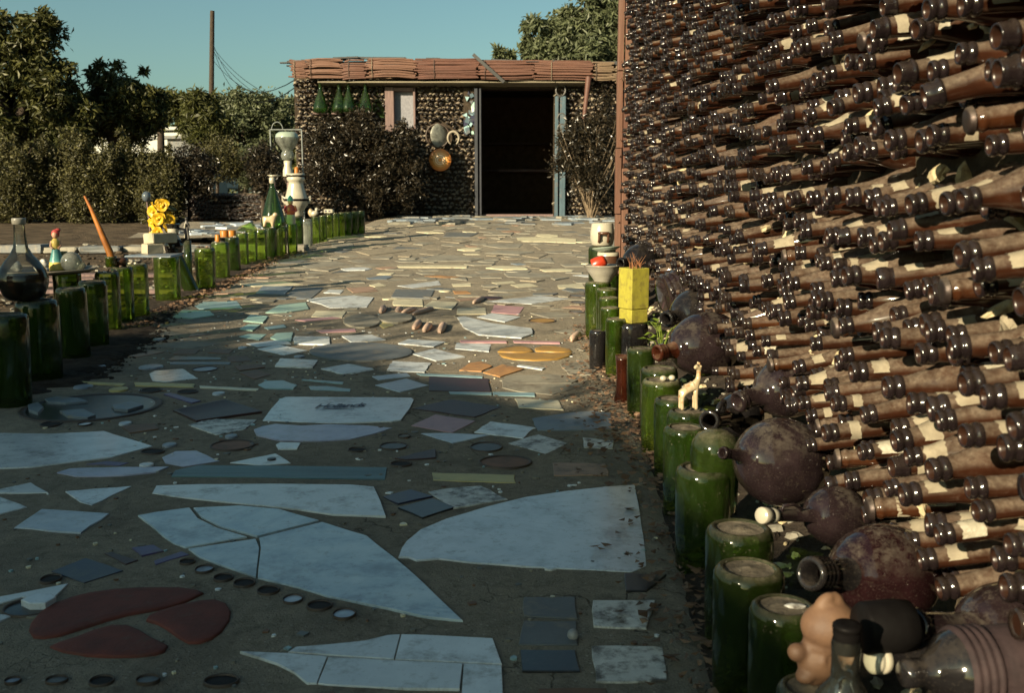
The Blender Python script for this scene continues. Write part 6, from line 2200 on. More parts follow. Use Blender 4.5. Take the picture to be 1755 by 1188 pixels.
# ------------------------------------------------------------------ the bottle house at the end of the path
HY = 15.0
HG = ground(HY)
HX = lambda px: (px - 877.5) * HY / F_PX
def HZ(py):
    return at_Y(877.5, py, HY).z - HG
house = thing('bottle_house', (0, HY, HG), 'low bottle-walled house with red reed eaves and dark doorway at the path end', 'house')
H_TOP = HZ(134)
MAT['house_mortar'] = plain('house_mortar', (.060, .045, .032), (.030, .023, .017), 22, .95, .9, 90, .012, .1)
xl, x1, x2, xd0, xd1, xr = HX(514), HX(668), HX(716), HX(822), HX(948), HX(1180)
def wall_box(xa, xb, za, zb, mat='house_mortar', y0=0.0, th=.30, name='wall'):
    mb = MB()
    mb.box(xb - xa, th, zb - za, T(((xa + xb) / 2, y0 + th / 2, za)), 0)
    return mb.build(name, MAT[mat], house)
wall_box(xl, x1, -.1, H_TOP)
wall_box(x1, x2, -.1, HZ(226))
wall_box(x2, xd0, -.1, H_TOP)
wall_box(xd1, xr, -.1, H_TOP)
wall_box(xd0, xd1, HZ(152), H_TOP)
mb = MB(); mb.box(xr - xl - .02, .26, HZ(108) - .06 - H_TOP, T(((xl + xr) / 2, .15, H_TOP + .001))); mb.build('wall_plate', MAT['interior'], house)
wall_box(x1, x2, HZ(152), H_TOP)
D = 4.6
RT0 = HZ(108) - .06
mb = MB(); mb.box(.3, D - .3, RT0 + .1, T((xl + .15, D / 2 + .15, -.1))); mb.build('side_wall', MAT['mortar'], house)
mb = MB(); mb.box(.3, D - .3, RT0 + .1, T((xr - .15, D / 2 + .15, -.1))); mb.build('side_wall', MAT['mortar'], house)
mb = MB(); mb.box(xr - xl, .3, RT0 + .1, T(((xl + xr) / 2, D + .15, -.1))); mb.build('back_wall', MAT['interior'], house)
mb = MB(); mb.box(xr - xl - .6, D - .3, .04, T(((xl + xr) / 2, D / 2 + .15, -.03))); mb.build('floor', MAT['interior'], house)
# roof: flat, sagging a little, with an uneven tarred edge
mb = MB()
V, F = [], []
xs_ = np.linspace(xl + .06, xr + .1, 60)
ys_ = np.linspace(-.30, D + .4, 16)
RT = HZ(108)
for k, (zo) in enumerate((0, .05)):
    for j, y in enumerate(ys_):
        for i, x in enumerate(xs_):
            V.append((x, y, RT + zo - .06 + .018 * lump(x * .5, y * .4) - (.10 * max(0, 1 - (x - xl) / .5) ** 2)))
nx, ny = len(xs_), len(ys_)
for k in (0, 1):
    for j in range(ny - 1):
        for i in range(nx - 1):
            f = [k * nx * ny + j * nx + i, k * nx * ny + j * nx + i + 1, k * nx * ny + (j + 1) * nx + i + 1, k * nx * ny + (j + 1) * nx + i]
            F.append(f if k else f[::-1])
for i in range(nx - 1):
    F.append([i, i + 1, nx * ny + i + 1, nx * ny + i])
link('roof', np_mesh('roof', np.array(V), np.array(F), MAT['tar'], False), house)
# soffit board under the eaves
mb = MB()
mb.box(HX(1000) - HX(560), .30, .022, T(((HX(1000) + HX(560)) / 2, -.155, HZ(147)))  @ RX(-.10), 0, .003)
mb.build('soffit', MAT['ply'], house)
# reed mats rolled along the eaves: one part each
edges = [(517, 543), (544, 600), (601, 640), (641, 720), (721, 822), (823, 912), (913, 1008), (1010, 1042), (1043, 1075)]
rrng = random.Random(6)
for k, (a, b) in enumerate(edges):
    ya = HX(a); yb_ = HX(b)
    top_a = HZ(float(np.interp((a + b) / 2, [515, 530, 560, 620, 700, 800, 900, 1010, 1060], [118, 110, 107, 104, 106, 108, 110, 112, 116])))
    bot = HZ(float(np.interp((a + b) / 2, [515, 560, 620, 700, 800, 900, 1010, 1060], [139, 137, 136, 137, 139, 141, 143, 143])))
    n = 15
    mb = MB()
    tl_ = rrng.uniform(-.014, .014); sl0, sl1 = rrng.uniform(-.018, .018), rrng.uniform(-.018, .018)
    for i in range(n):
        t_ = i / (n - 1)
        z = bot + (top_a - bot) * t_
        y = -.34 - .028 * math.sin(math.pi * min(1, t_ * 1.05)) + rrng.uniform(-.007, .007)
        r = (top_a - bot) / n * .74
        e = rrng.uniform(-.035, .035)
        z += tl_
        sag = rrng.uniform(-.010, .010)
        if rrng.random() < .10:
            continue
        pts = [(ya + e + .01, y, z + sl0 + rrng.uniform(-.010, .010)), ((ya * .66 + yb_ * .34), y - .008, z + sag), ((ya * .33 + yb_ * .67), y - .006, z + sag * .8), (yb_ + rrng.uniform(-.03, .03), y, z + sl1 + rrng.uniform(-.006, .006))]
        mb.tube(pts, [r, r * 1.05, r, r * .95], 6)
    mp_ = mb.build('reed_mat', MAT['reed_grey' if k >= 7 else 'reed'], house)
    tb = MB()
    for q in ((.12,) if k % 2 else (.3,)):
        x = ya + (yb_ - ya) * q
        tb.tube([(x, -.358 - .028 * math.sin(math.pi * j / 6) - .012, bot + (top_a - bot) * j / 6) for j in range(7)], .0045, 5)
    tb.build('tie', MAT['rust_lid' if k % 3 else 'ply'], mp_)
# frayed edge of roofing felt and loose sticks on top of the mats
mb = MB()
for k in range(70):
    x = rrng.uniform(xl, HX(1060))
    zt_ = HZ(float(np.interp(877.5 + x * F_PX / HY, [515, 530, 560, 620, 700, 800, 900, 1010, 1060], [117, 109, 106, 103, 105, 107, 109, 111, 115])))
    L = rrng.uniform(.1, .5)
    mb.box(L, .05, rrng.uniform(.012, .03), T((x, rrng.uniform(-.33, -.15), zt_ - .012)) @ RZ(rrng.uniform(-.1, .1)) @ RY(rrng.uniform(-.04, .04)), 0, .002)
mb.build('felt_edge', MAT['tar'], house)
mb = MB()
mb.box(.58, .035, .045, T((HX(838), -.435, HZ(125))) @ RY(.72)); mb.build('batten', MAT['tar'], house)

# window: weathered frame, pale screen
fr = MB()
zt_, zb_ = HZ(150), HZ(226)
fr.box(.13, .10, zt_ - zb_, T((HX(674), -.05, zb_)), 0, .006)
fr.box(.03, .08, zt_ - zb_, T((HX(715), -.04, zb_)), 0, .004)
fr.box(HX(715) - HX(680), .08, .05, T(((HX(715) + HX(680)) / 2, -.04, zt_ - .055)), 0, .004)
fr.box(HX(715) - HX(680), .10, .05, T(((HX(715) + HX(680)) / 2, -.05, zb_)), 0, .004)
win = fr.build('window', MAT['grey_wood'], house)
mb = MB(); mb.box(HX(713) - HX(681), .012, zt_ - zb_ - .1, T(((HX(713) + HX(681)) / 2, .02, zb_ + .05))); mb.build('window_screen', MAT['screen'], win)

# necks of the house walls: small and many, one mass
hrng = random.Random(13)
hb = MB()
hb.lathe([(.006, .012), (.012, 0), (.0185, .002), (.0185, .016), (.0155, .020), (.0180, .040), (.028, .060), (.036, .10)], 7, mis=[1, 1, 1, 1, 0, 0, 0])
Ms = []
row = 0
z = .04
while z < H_TOP - .03:
    x = xl + .03 + (row % 2) * .038
    while x < HX(1075):
        px_ = 877.5 + x * F_PX / HY
        ok = not (xd0 - .03 < x < xd1 + .06) and not (x1 - .02 < x < x2 + .02 and z > HZ(228)) and not (HX(797) < x < xd0 and z > HZ(232))
        lens_d = math.hypot(x - HX(757), z - HZ(233))
        if ok and lens_d > .20 and hrng.random() > .04:
            d = Vector((hrng.gauss(0, .13), 1, hrng.gauss(.12, .09)))
            Ms.append(T((x + hrng.uniform(-.012, .012), -.085 + hrng.gauss(0, .016), z + hrng.uniform(-.010, .010))) @ axis_to(d) @ S(hrng.uniform(.9, 1.15)))
        x += .076
    z += .066
    row += 1
AM_H = m_amber('amber_house', 1.0, (.014, .008, .006), (.3, .09, .02), .03, .25, (.44, .36, .26), (-.35, .35))
tag(link('bottles', instances_mesh('bottles', hb, [AM_H, plain('dark_lip', (.010, .007, .007), None, 30, .35, 0, spec=.4)], Ms), house), kind='stuff')
hc = MB()
for k in range(800):
    x = hrng.uniform(xl, HX(1060)); z = hrng.uniform(.05, H_TOP - .03)
    if xd0 < x < xd1 or (x1 < x < x2 and z > HZ(228)): continue
    s_ = hrng.uniform(.008, .020)
    hc.ball(T((x, -.018 + hrng.uniform(-.03, .01), z)) @ RY(hrng.uniform(-.7, .7)) @ S(s_ * 1.9, s_, s_ * .7), 6, 4, 0, .3, hrng, False)
tag(hc.build('mortar_crumbs', plain('grey_lime', (.30, .265, .205), (.17, .15, .115), 20, .9, .5, 90, .004, .1), house), kind='stuff')

# things dimly seen inside: shelves and a table
for zq in (.75, 1.25):
    mb = MB(); mb.box(1.6, .3, .04, T(((xd0 + xd1) / 2, D - .35, zq)), 0, .004); sh_ = mb.build('shelf', MAT['grey_wood'], house)
mb = MB(); mb.box(1.0, .55, .05, T(((xd0 + xd1) / 2 + .2, 2.6, .7)), 0, .004); mb.build('inner_table', MAT['grey_wood'], house)
mb = MB(); mb.box(xd1 - xd0, .26, .05, T(((xd0 + xd1) / 2, .05, -.02)), 0, .008); mb.build('threshold', MAT['grey_wood'], house)
# blue door posts; the mosaic strip of blue and white tiles left of the door
for xa, wd_, lab in ((HX(952), .050, 0), (HX(962), .085, 0), (HX(818), .05, 1), (HX(825), .03, 1)):
    mb = MB()
    zt_ = HZ(166) if not lab else HZ(152)
    mb.box(wd_, .14, zt_ + .02, T((xa, -.09, -.02)), 0, .006)
    mb.build('door_post', MAT['dark_paint' if lab else 'blue_paint'], house)
ms_ = MB(); ms_.box(HX(818) - HX(797), .06, HZ(152) - HZ(234), T(((HX(818) + HX(797)) / 2, -.055, HZ(234))))
strip = ms_.build('mosaic_strip', MAT['house_mortar'], house)
mats_ = ['teal', 'blue_paint', 'white', 'mint', 'blue_paint', 'teal', 'navy']
for k in range(24):
    mb = MB()
    x, z = hrng.uniform(HX(800), HX(815)), hrng.uniform(HZ(230), HZ(156))
    n = hrng.choice([3, 4, 4])
    r = hrng.uniform(.03, .07)
    a0 = hrng.uniform(0, 6)
    ring = [(r * math.cos(a0 + 6.283 * i / n) * hrng.uniform(.7, 1), r * math.sin(a0 + 6.283 * i / n) * hrng.uniform(.7, 1.4)) for i in range(n)]
    y0_ = -.062 - .0011 * k
    mb.add([(p[0], 0, p[1]) for p in ring] + [(p[0] * .9, y0_ + .055 - .010, p[1] * .9) for p in ring], [list(range(n, 2 * n))] + [[i, (i + 1) % n, n + (i + 1) % n, n + i] for i in range(n)], 0, False)
    mb.build('tile', MAT[hrng.choice(mats_)], strip, T((x, -.055 - .03, z)))

# hung on the house: four green bottles, two horseshoes, a round lens, an orange plate, a leaning pipe
for i, (px_, zp) in enumerate(((550, 193), (582, 193), (598, 193), (627, 193))):
    p = at_Y(px_, zp, HY - .22)
    u = mpp(HY - .22)
    t = thing('hanging_bottle', p, 'large green cone-shaped bottle on the house front, %s from the left' % ['first', 'second', 'third', 'fourth'][i], 'bottle', 'green bottles under the eaves')
    mb = MB()
    mb.lathe([(.0001, 0), (11 * u, 0), (13 * u, 4 * u), (12.5 * u, 10 * u), (8.5 * u, 22 * u), (4.5 * u, 33 * u), (2.5 * u, 39 * u), (2.4 * u, 45 * u), (3.2 * u, 46 * u), (3.0 * u, 48 * u)], 22)
    mb.build('bottle_body', MAT['demijohn'], t)
    mb = MB(); mb.tube([(0, 0, 46 * u), (0, .10, 52 * u), (0, .25, 53 * u)], .004, 5); mb.build('wire', MAT['iron'], t)
    mb = MB(); mb.box(26 * u, .16, .02, T((0, .05, -.022)), 0, .003); mb.build('ledge', MAT['grey_wood'], t)


def horseshoe(x, z, r, lab, mat, up):
    t = thing('horseshoe', (x, HY - .15, HG + z), lab, 'horseshoe')
    mb = MB()
    pts = []
    for k in range(17):
        a = math.radians(-55 + 290 * k / 16)
        pts.append((r * .82 * math.cos(a) * (1 - .12 * max(0, -math.sin(a))), 0, r * math.sin(a) * (1 if up else -1)))
    mb.tube(pts, [r * .10 + r * .10 * math.sin(math.pi * k / 16) for k in range(17)], 8)
    mb.build('shoe', MAT[mat], t)


horseshoe(HX(780), HZ(238), .100, 'pale horseshoe, ends down, beside the round glass lens', 'bone', True)
horseshoe(HX(958), HZ(156), .085, 'dark horseshoe, ends up, above the blue door post', 'iron', False)
for dy in (204, 222):
    horseshoe(HX(960), HZ(dy), .072, 'dark horseshoe on the blue door post, ' + ('upper' if dy == 204 else 'lower') + ' of the two', 'iron', True)
t = thing('round_lens', (HX(756), HY - .13, HG + HZ(233)), 'round cloudy glass lens in a dark hollow of the house wall', 'glass')
mb = MB(); mb.ball(RZ(.75) @ S(.16, .025, .175), 26, 14); mb.build('lens', plain('cloudy_lens', (.34, .34, .28), (.22, .22, .19), 22, .22, .1, 60, .002, .5, dirt=(.12, .11, .09), dscale=14), t)
mb = MB(); mb.lathe([(.165, -.06), (.180, .02), (.172, .04), (.160, .03)], 26, RX(math.pi / 2) @ T((-.02, 0, -.02))); mb.build('lens_rim', MAT['rust_lid'], t)
t = thing('ringed_plate', (HX(759), HY - .30, HG + HZ(275)), 'round orange plate with pale rings hung on the house wall', 'plate')
mb = MB(); mb.lathe([(.0001, .030), (.07, .032), (.125, .018), (.155, .004), (.162, 0), (.158, -.004), (.12, .010), (.0001, .022)], 36, RX(math.pi / 2)); mb.build('plate_disc', MAT['plate_rings'], t)
mb = MB(); mb.tube([(0, 0, .16), (0, .24, .20)], .004, 5); mb.build('wire', MAT['iron'], t)
a, b = at_Y(1009, 132, HY - .40), at_Y(1000, 212, HY - .55)
t = thing('pipe', (b.x, b.y, b.z), 'rusty orange pipe hanging slanted from the eaves above the twiggy bush', 'pipe')
mb = MB(); mb.tube([(0, 0, 0), tuple((a - b) * .5), tuple(a - b)], [.028, .034, .045], 10); mb.build('pipe_body', MAT['reed'], t)
mb = MB(); mb.tube([tuple((a - b) * -.25), (0, 0, 0)], [.016, .022], 8); mb.build('pipe_end', MAT['orange_tile'], t)


# ------------------------------------------------------------------ foliage
def foliage(name, blobs, n, size, mat, parent, seed, aspect=.45, clumps=60, spread=.20, upbias=.35, shell=.55, mtx=None, droop=0.0, zs=.8):
    """leaf-sized faces gathered in clumps through the volume of a few ellipsoids"""
    g = np.random.default_rng(seed)
    B = np.array([list(c) + list(r) for c, r in blobs], dtype=float)
    w_ = np.prod(B[:, 3:], axis=1); w_ /= w_.sum()
    bi = g.choice(len(B), clumps, p=w_)
    d = g.normal(size=(clumps, 3)); d /= np.linalg.norm(d, axis=1)[:, None]
    rad = shell + (1 - shell) * g.random(clumps) ** .6
    rad *= g.uniform(.85, 1.12, clumps)
    cc = B[bi, :3] + d * B[bi, 3:] * rad[:, None]
    cs = g.uniform(.5, 1.4, clumps)
    ci = g.choice(clumps, n, p=cs / cs.sum())
    R = B[bi, 3:].mean(axis=1)
    P = cc[ci] + g.normal(size=(n, 3)) * (R[ci] * spread * cs[ci])[:, None] * np.array([1, 1, zs])
    L = size * g.uniform(.55, 1.25, n)
    ax = g.normal(size=(n, 3)); ax[:, 2] = ax[:, 2] * .8 - droop
    ax /= np.linalg.norm(ax, axis=1)[:, None]
    up = g.normal(size=(n, 3)); up[:, 2] += upbias * 2
    s = np.cross(ax, up); s /= np.linalg.norm(s, axis=1)[:, None] + 1e-9
    nn = np.cross(s, ax)
    W = L * aspect
    v0 = P
    v1 = P + ax * (L * .5)[:, None] + s * (W * .5)[:, None] + nn * (L * .06)[:, None]
    v2 = P + ax * L[:, None] - nn * (L * .08)[:, None]
    v3 = P + ax * (L * .5)[:, None] - s * (W * .5)[:, None] + nn * (L * .06)[:, None]
    V = np.stack([v0, v1, v2, v3], 1).reshape(-1, 3)
    F = np.arange(n * 4).reshape(n, 4)
    return link(name, np_mesh(name, V, F, mat), parent, mtx), cc


def tree(name, base, blobs, n, size, mat, label, cat, group=None, seed=1, trunk=.12, aspect=.42, clumps=80, spread=.2, limbs=8, droop=0.0, shell=.55, trunk_mat='bark', zs=.8):
    """blobs are (offset from the base, radii)"""
    t = thing(name, base, label, cat, group)
    o, cc = foliage('crown', blobs, n, size, MAT[mat], t, seed, aspect, clumps, spread, droop=droop, shell=shell, zs=zs)
    mb = MB()
    zc = min(b[0][2] - b[1][2] * .2 for b in blobs)
    top = Vector((blobs[0][0][0] * .3, blobs[0][0][1] * .3, max(.15, zc)))
    mb.tube([(0, 0, -.1), (top.x * .3, top.y * .3, top.z * .5), top], [trunk * 1.25, trunk, trunk * .8], 9)
    g = random.Random(seed)
    for k in range(limbs):
        e = Vector(cc[g.randrange(len(cc))])
        m_ = top.lerp(e, .5) + Vector((g.uniform(-.1, .1), g.uniform(-.1, .1), .1)) * trunk * 6
        mb.tube([top, m_, e], [trunk * .55, trunk * .32, trunk * .08], 6)
    mb.build('trunk', MAT[trunk_mat], t)
    return t


def at_px(px, Y):
    return Vector(((px - 877.5) * Y / F_PX, Y, ground(Y)))


def blob(px, py, rx, ry, Y, base, ry_depth=None):
    """ellipsoid seen at px, py with radii in pixels, about the base"""
    c = at_Y(px, py, Y)
    k = mpp(Y)
    return (tuple(c - base), (rx * k, (ry_depth or rx * .8) * k, ry * k))


# bushes before the house: a big dark one left of the door, a twiggy one to the right
Yb = 14.2
base = at_px(625, Yb)
tree('dark_bush', base, [blob(578, 290, 58, 85, Yb, base, 40), blob(648, 290, 60, 78, Yb, base, 40), blob(692, 308, 34, 62, Yb, base, 30), blob(560, 235, 36, 36, Yb, base, 30), blob(625, 225, 44, 36, Yb, base, 30), blob(690, 240, 26, 34, Yb, base, 26)],
     34000, .058, 'leaf_bush', 'big dark reddish-brown bush in front of the house, left of the doorway', 'bush', seed=3, trunk=.06, clumps=320, spread=.16, limbs=14, shell=.3)
Yb = 14.2
base = at_px(1012, Yb)
t = tree('twiggy_bush', base, [blob(1006, 258, 40, 70, Yb, base, 30), blob(1035, 235, 30, 60, Yb, base, 26), blob(975, 270, 26, 46, Yb, base, 22), blob(1015, 320, 30, 40, Yb, base, 26)],
         13000, .060, 'leaf_bush', 'leafy bush with bare twigs at its foot beside the blue door post', 'bush', seed=5, trunk=.03, clumps=150, spread=.2, limbs=4, shell=.3)
mb = MB()
brg = random.Random(15)
for k in range(60):
    a = brg.uniform(-.9, .9)
    L = brg.uniform(.5, 1.35)
    p1 = Vector((a * .22 * L + brg.uniform(-.06, .06), brg.uniform(-.18, .12), L * .5))
    p2 = Vector((a * .48 * L + brg.uniform(-.12, .08), brg.uniform(-.28, .18), L))
    mb.tube([(brg.uniform(-.05, .05), brg.uniform(-.04, .04), -.02), p1, p2], [.010, .006, .003], 5)
mb.build('twig', MAT['twig'], t)
base = at_px(938, 14.5)
mb = MB()

# hedge of separate shrubs along the left
hedge = [(20, 300, 62, 62, 13.6), (95, 296, 52, 60, 13.9), (160, 300, 50, 62, 13.5), (222, 298, 50, 58, 13.8), (275, 312, 40, 50, 13.4), (-60, 300, 60, 70, 13.6)]
g0 = random.Random(88)
HL = ['hedge shrub at the far left edge under the tallest tree', 'hedge shrub behind the small lady figurine', 'hedge shrub behind the tip of the leaning orange candle', 'hedge shrub below the white trailer',
      'low dark hedge shrub behind the blue-grey garden ball', 'hedge shrub cut off by the left edge of the picture']
for k, (px_, py_, rx, ry, Y) in enumerate(hedge):
    base = at_px(px_, Y)
    tree('hedge_shrub', base, [blob(px_, py_ + 30, rx, ry * .95, Y, base, 46), blob(px_ - rx * .4, py_ - 18, rx * .5, ry * .62, Y, base, 30), blob(px_ + rx * .4, py_ - 14, rx * .5, ry * .6, Y, base, 30)] + [blob(px_ + g0.uniform(-.8, .8) * rx, py_ - ry * g0.uniform(.45, .95), rx * .22, ry * g0.uniform(.25, .5), Y, base, 16) for _ in range(5)],
         19000 if k < 5 else 10000, .050, 'leaf_olive', 'small-leaved olive green ' + HL[k], 'shrub', 'hedge shrubs along the left', seed=20 + k, trunk=.05, clumps=380, spread=.085, limbs=10, shell=.35, zs=2.2)
# thinner brown shrubs right of the hedge
for k, (px_, py_, rx, ry, Y, lab) in enumerate([(330, 292, 40, 44, 13.6, 'thin brownish shrub right of the hedge, below the pole'), (378, 268, 40, 34, 17.5, 'thin brownish shrub before the round pale tree'),
                                               (455, 290, 30, 44, 12.9, 'small shrub left of the globe lamp'), (425, 285, 30, 30, 18.5, 'grey-green low shrub under the round pale tree')]):
    base = at_px(px_, Y)
    tree('garden_shrub', base, [blob(px_, py_, rx, ry, Y, base), blob(px_ + 8, py_ + ry * .6, rx * .9, ry * .7, Y, base)], 6500, .052, ['leaf_bush', 'leaf_olive', 'leaf_bush', 'leaf_pale'][k], lab, 'shrub', 'garden shrubs left of the house',
         seed=40 + k, trunk=.03, clumps=150, spread=.16, limbs=8, shell=.3)

# trees
Y = 21.0
base = at_px(35, Y)
tree('broadleaf_tree', base, [blob(35, 90, 66, 80, Y, base), blob(5, 150, 80, 90, Y, base), blob(85, 160, 60, 75, Y, base), blob(62, 28, 34, 40, Y, base), blob(120, 205, 40, 55, Y, base), blob(60, 235, 80, 40, Y, base), blob(-70, 130, 80, 110, Y, base)],
     27000, .165, 'leaf_dark', 'tall dark broadleaf tree filling the upper left corner', 'tree', 'trees beyond the garden', seed=60, trunk=.20, aspect=.36, clumps=230, spread=.13, limbs=22, droop=.35, shell=.5)
Y = 22.5
base = at_px(205, Y)
tree('broadleaf_tree', base, [blob(200, 150, 42, 42, Y, base), blob(232, 128, 20, 26, Y, base), blob(172, 130, 22, 22, Y, base), blob(215, 195, 60, 45, Y, base), blob(150, 200, 40, 46, Y, base), blob(258, 178, 34, 26, Y, base)],
     15000, .16, 'leaf_dark', 'dark broadleaf tree with two leafy tips, right of the tallest tree', 'tree', 'trees beyond the garden', seed=61, trunk=.14, aspect=.34, clumps=150, spread=.14, limbs=16, droop=.35)
Y = 27.0
base = at_px(285, Y)
tree('broadleaf_tree', base, [blob(285, 172, 30, 16, Y, base), blob(270, 180, 36, 20, Y, base), blob(322, 185, 34, 20, Y, base)],
     7000, .18, 'leaf_mid', 'small mid-green tree above the white trailer', 'tree', 'trees beyond the garden', seed=62, trunk=.10, aspect=.36, clumps=60, spread=.17, limbs=8, droop=.3)
Y = 20.0
base = at_px(348, Y)
tree('feather_leaf_tree', base, [blob(342, 178, 26, 22, Y, base), blob(356, 212, 34, 34, Y, base), blob(330, 220, 22, 26, Y, base)],
     6500, .16, 'leaf_mid', 'young yellow-green tree with long leaves before the pole', 'tree', 'trees beyond the garden', seed=63, trunk=.06, aspect=.26, clumps=70, spread=.16, limbs=9, droop=.5)
Y = 24.0
base = at_px(422, Y)
tree('round_tree', base, [blob(424, 226, 62, 62, Y, base), blob(392, 200, 34, 36, Y, base), blob(458, 200, 40, 38, Y, base), blob(425, 186, 44, 28, Y, base), blob(430, 262, 52, 34, Y, base)],
     26000, .105, 'leaf_pale', 'round dense pale grey-green tree left of the house', 'tree', 'trees beyond the garden', seed=64, trunk=.12, aspect=.5, clumps=260, spread=.12, limbs=10, shell=.6)
Y = 29.0
base = at_px(495, Y)
tree('broadleaf_tree', base, [blob(492, 205, 26, 34, Y, base), blob(505, 188, 20, 18, Y, base)], 4000, .16, 'leaf_pale', 'thin pale tree just left of the house corner', 'tree', 'trees beyond the garden', seed=65, trunk=.08, clumps=45, spread=.2)
Y = 21.5
base = at_px(985, Y)
tree('broadleaf_tree', base, [blob(985, 62, 64, 48, Y, base), blob(925, 62, 42, 38, Y, base), blob(1035, 40, 60, 60, Y, base), blob(868, 88, 20, 12, Y, base), blob(950, 26, 30, 18, Y, base), blob(1000, 95, 90, 24, Y, base)],
     30000, .17, 'leaf_pale', 'leafy olive-green tree rising behind the house roof on the right', 'tree', 'trees beyond the garden', seed=66, trunk=.16, aspect=.34, clumps=170, spread=.14, limbs=16, droop=.45, shell=.5)
# far band of trees along the horizon
far = []
g = random.Random(70)
for k in range(12):
    px_ = -500 + k * 95
    Y = g.uniform(48, 62)
    h = g.uniform(24, 50) if px_ < 330 else g.uniform(14, 26)
    far.append((px_, Y, h))
far += [(-480 + 80 * k, 44, 13) for k in range(14)]
blobs_ = []
for px_, Y, h in far:
    c = at_Y(px_, 252 if Y != 44 else 300, Y)
    k = mpp(Y)
    blobs_.append(((c.x, c.y, c.z), (75 * k, 60 * k, h * 2.2 * k)))
o, _ = foliage('far_trees', blobs_, 40000, .5, MAT['leaf_mid'], None, 71, .5, 520, .14)
tag(o, 'dark band of trees far behind the garden', kind='stuff')

# ------------------------------------------------------------------ pole with wires, trailer, low bottle wall, kerbs
Y = 42.0
a, b = at_Y(359, 18, Y), at_Y(356.5, 260, Y)
gz_ = ground(Y)
t = thing('utility_pole', (b.x, Y, gz_), 'tall bare wooden utility pole with wires running to the house', 'pole')
d = Vector((a.x - b.x, 0, a.z - b.z)) / (a.z - b.z)
mb = MB()
mb.tube([(0, 0, -.3), tuple(d * (a.z - gz_) * .5), tuple(d * (a.z - gz_))], [.125, .105, .088], 12)
mb.build('pole_shaft', MAT['bark'], t)
mb = MB()
for py_ in (73, 80, 88, 102):
    q = at_Y(364.5, py_, Y) - t.location
    mb = MB()
    mb.lathe([(.03, -.04), (.05, 0), (.03, .05), (.0001, .06)], 8, T((q.x, q.y - .02, q.z)))
    mb.box(.12, .03, .03, T((q.x - .07, q.y - .02, q.z - .05)))
    mb.build('insulator', MAT['rust_lid'], t)
hx = at_Y(516, 130, 15.2)
hx2 = at_Y(514, 144, 15.2)
far2 = at_Y(492, 172, 30)
far3 = at_Y(488, 182, 30)
for k, (py_, e, sag) in enumerate([(72, hx, .9), (80, hx2, 1.0), (80, far2, .35), (86, far3, .35), (102, at_Y(470, 168, 30), .3)]):
    s0 = at_Y(364.5, py_, Y)
    mb = MB()
    pts = []
    for i in range(15):
        q = i / 14
        p = s0.lerp(e, q)
        p.z -= sag * 4 * q * (1 - q)
        pts.append(p - t.location)
    mb.tube(pts, .009 if k > 1 else .008, 5)
    mb.build('wire', MAT['rubber'], t)

Y = 32.0
p = at_Y(276, 247, Y)
t = thing('trailer', (p.x, Y, ground(Y)), 'white trailer home partly hidden by the trees', 'trailer', rotz=-.30)
mb = MB(); mb.box(4.2, 2.4, 1.72, T((0, 0, .45)), 0, .05); mb.build('trailer_body', MAT['trailer'], t)
mb = MB(); mb.box(4.5, 2.7, .10, T((0, 0, 2.19)), 0, .02); mb.build('trailer_roof', MAT['trailer'], t)
mb = MB(); mb.box(4.26, 2.46, .05, T((0, 0, 1.93)), 0, .01); mb.build('trim', MAT['slate'], t)
for x in (-1.2, .7):
    mb = MB(); mb.box(.9, .05, .55, T((x, -1.21, 1.05)), 0, .01); w0 = mb.build('window', MAT['trailer'], t)
    mb = MB(); mb.box(.8, .02, .45, T((x, -1.240, 1.10))); mb.build('pane', MAT['black_glass'], w0)
mb = MB(); mb.box(.62, .04, 1.5, T((1.65, -1.21, .55)), 0, .01); mb.build('door', MAT['grey_ceramic'], t)
mb = MB()
for x in (-.7, .7):
    for y in (-1.0, 1.0):
        mb = MB()
        mb.lathe([(.0001, -.09), (.30, -.09), (.32, 0), (.30, .09), (.0001, .09)], 18, T((x, y, .30)) @ RX(math.pi / 2))
        mb.build('wheel', MAT['rubber'], t)
t2 = thing('shed', (at_Y(338, 240, 31.0).x, 31.0, ground(Y)), 'low grey shed right of the white trailer', 'shed')
mb = MB(); mb.box(1.3, 1.6, 1.95, T((0, 0, 0)), 0, .02); mb.build('shed_wall', MAT['slate'], t2)
mb = MB(); mb.box(1.5, 1.9, .09, T((0, 0, 1.96)) @ RX(.04), 0, .01); mb.build('shed_roof', MAT['slate'], t2)

# low curved wall of bottles and logs in the garden, a tiled garden walk before it
Y = 13.8
t = thing('garden_wall', (at_px(400, Y).x, Y, ground(Y)), 'low curved dark garden wall of stacked bottles between hedge and house', 'wall')
mb = MB()
grg = random.Random(90)
xa, xb = at_px(352, Y).x, at_px(468, Y).x
Ms = []
for r_ in range(6):
    n = 30
    for i in range(n):
        q = (i + .5 * (r_ % 2)) / n
        x = xa + (xb - xa) * q
        yy = .45 * (2 * q - 1) ** 2 * -1
        Ms.append(T((x - t.location.x, yy - .02 + grg.uniform(-.02, .02), .03 + r_ * .056 + .012 * math.sin(x * 9 + r_) + grg.uniform(-.012, .012))) @ axis_to((.15 * (2 * q - 1) + grg.uniform(-.15, .15), 1, .05 + grg.uniform(-.1, .1))) @ S(grg.uniform(.85, 1.2)))
tag(link('bottles', instances_mesh('bottles', hb, [MAT['amber'], MAT['amber_lip']], Ms), t), kind='stuff')
pts = []
mbv, mbf = [], []
for i in range(25):
    q = i / 24
    x = xa + (xb - xa) * q - t.location.x
    yy = .45 * (2 * q - 1) ** 2 * -1 + .10
    mbv += [(x, yy, -.05), (x, yy, .36), (x, yy + .22, .36), (x, yy + .22, -.05)]
for i in range(24):
    for j in range(3):
        mbf.append([i * 4 + j, i * 4 + 4 + j, i * 4 + 5 + j, i * 4 + 1 + j])
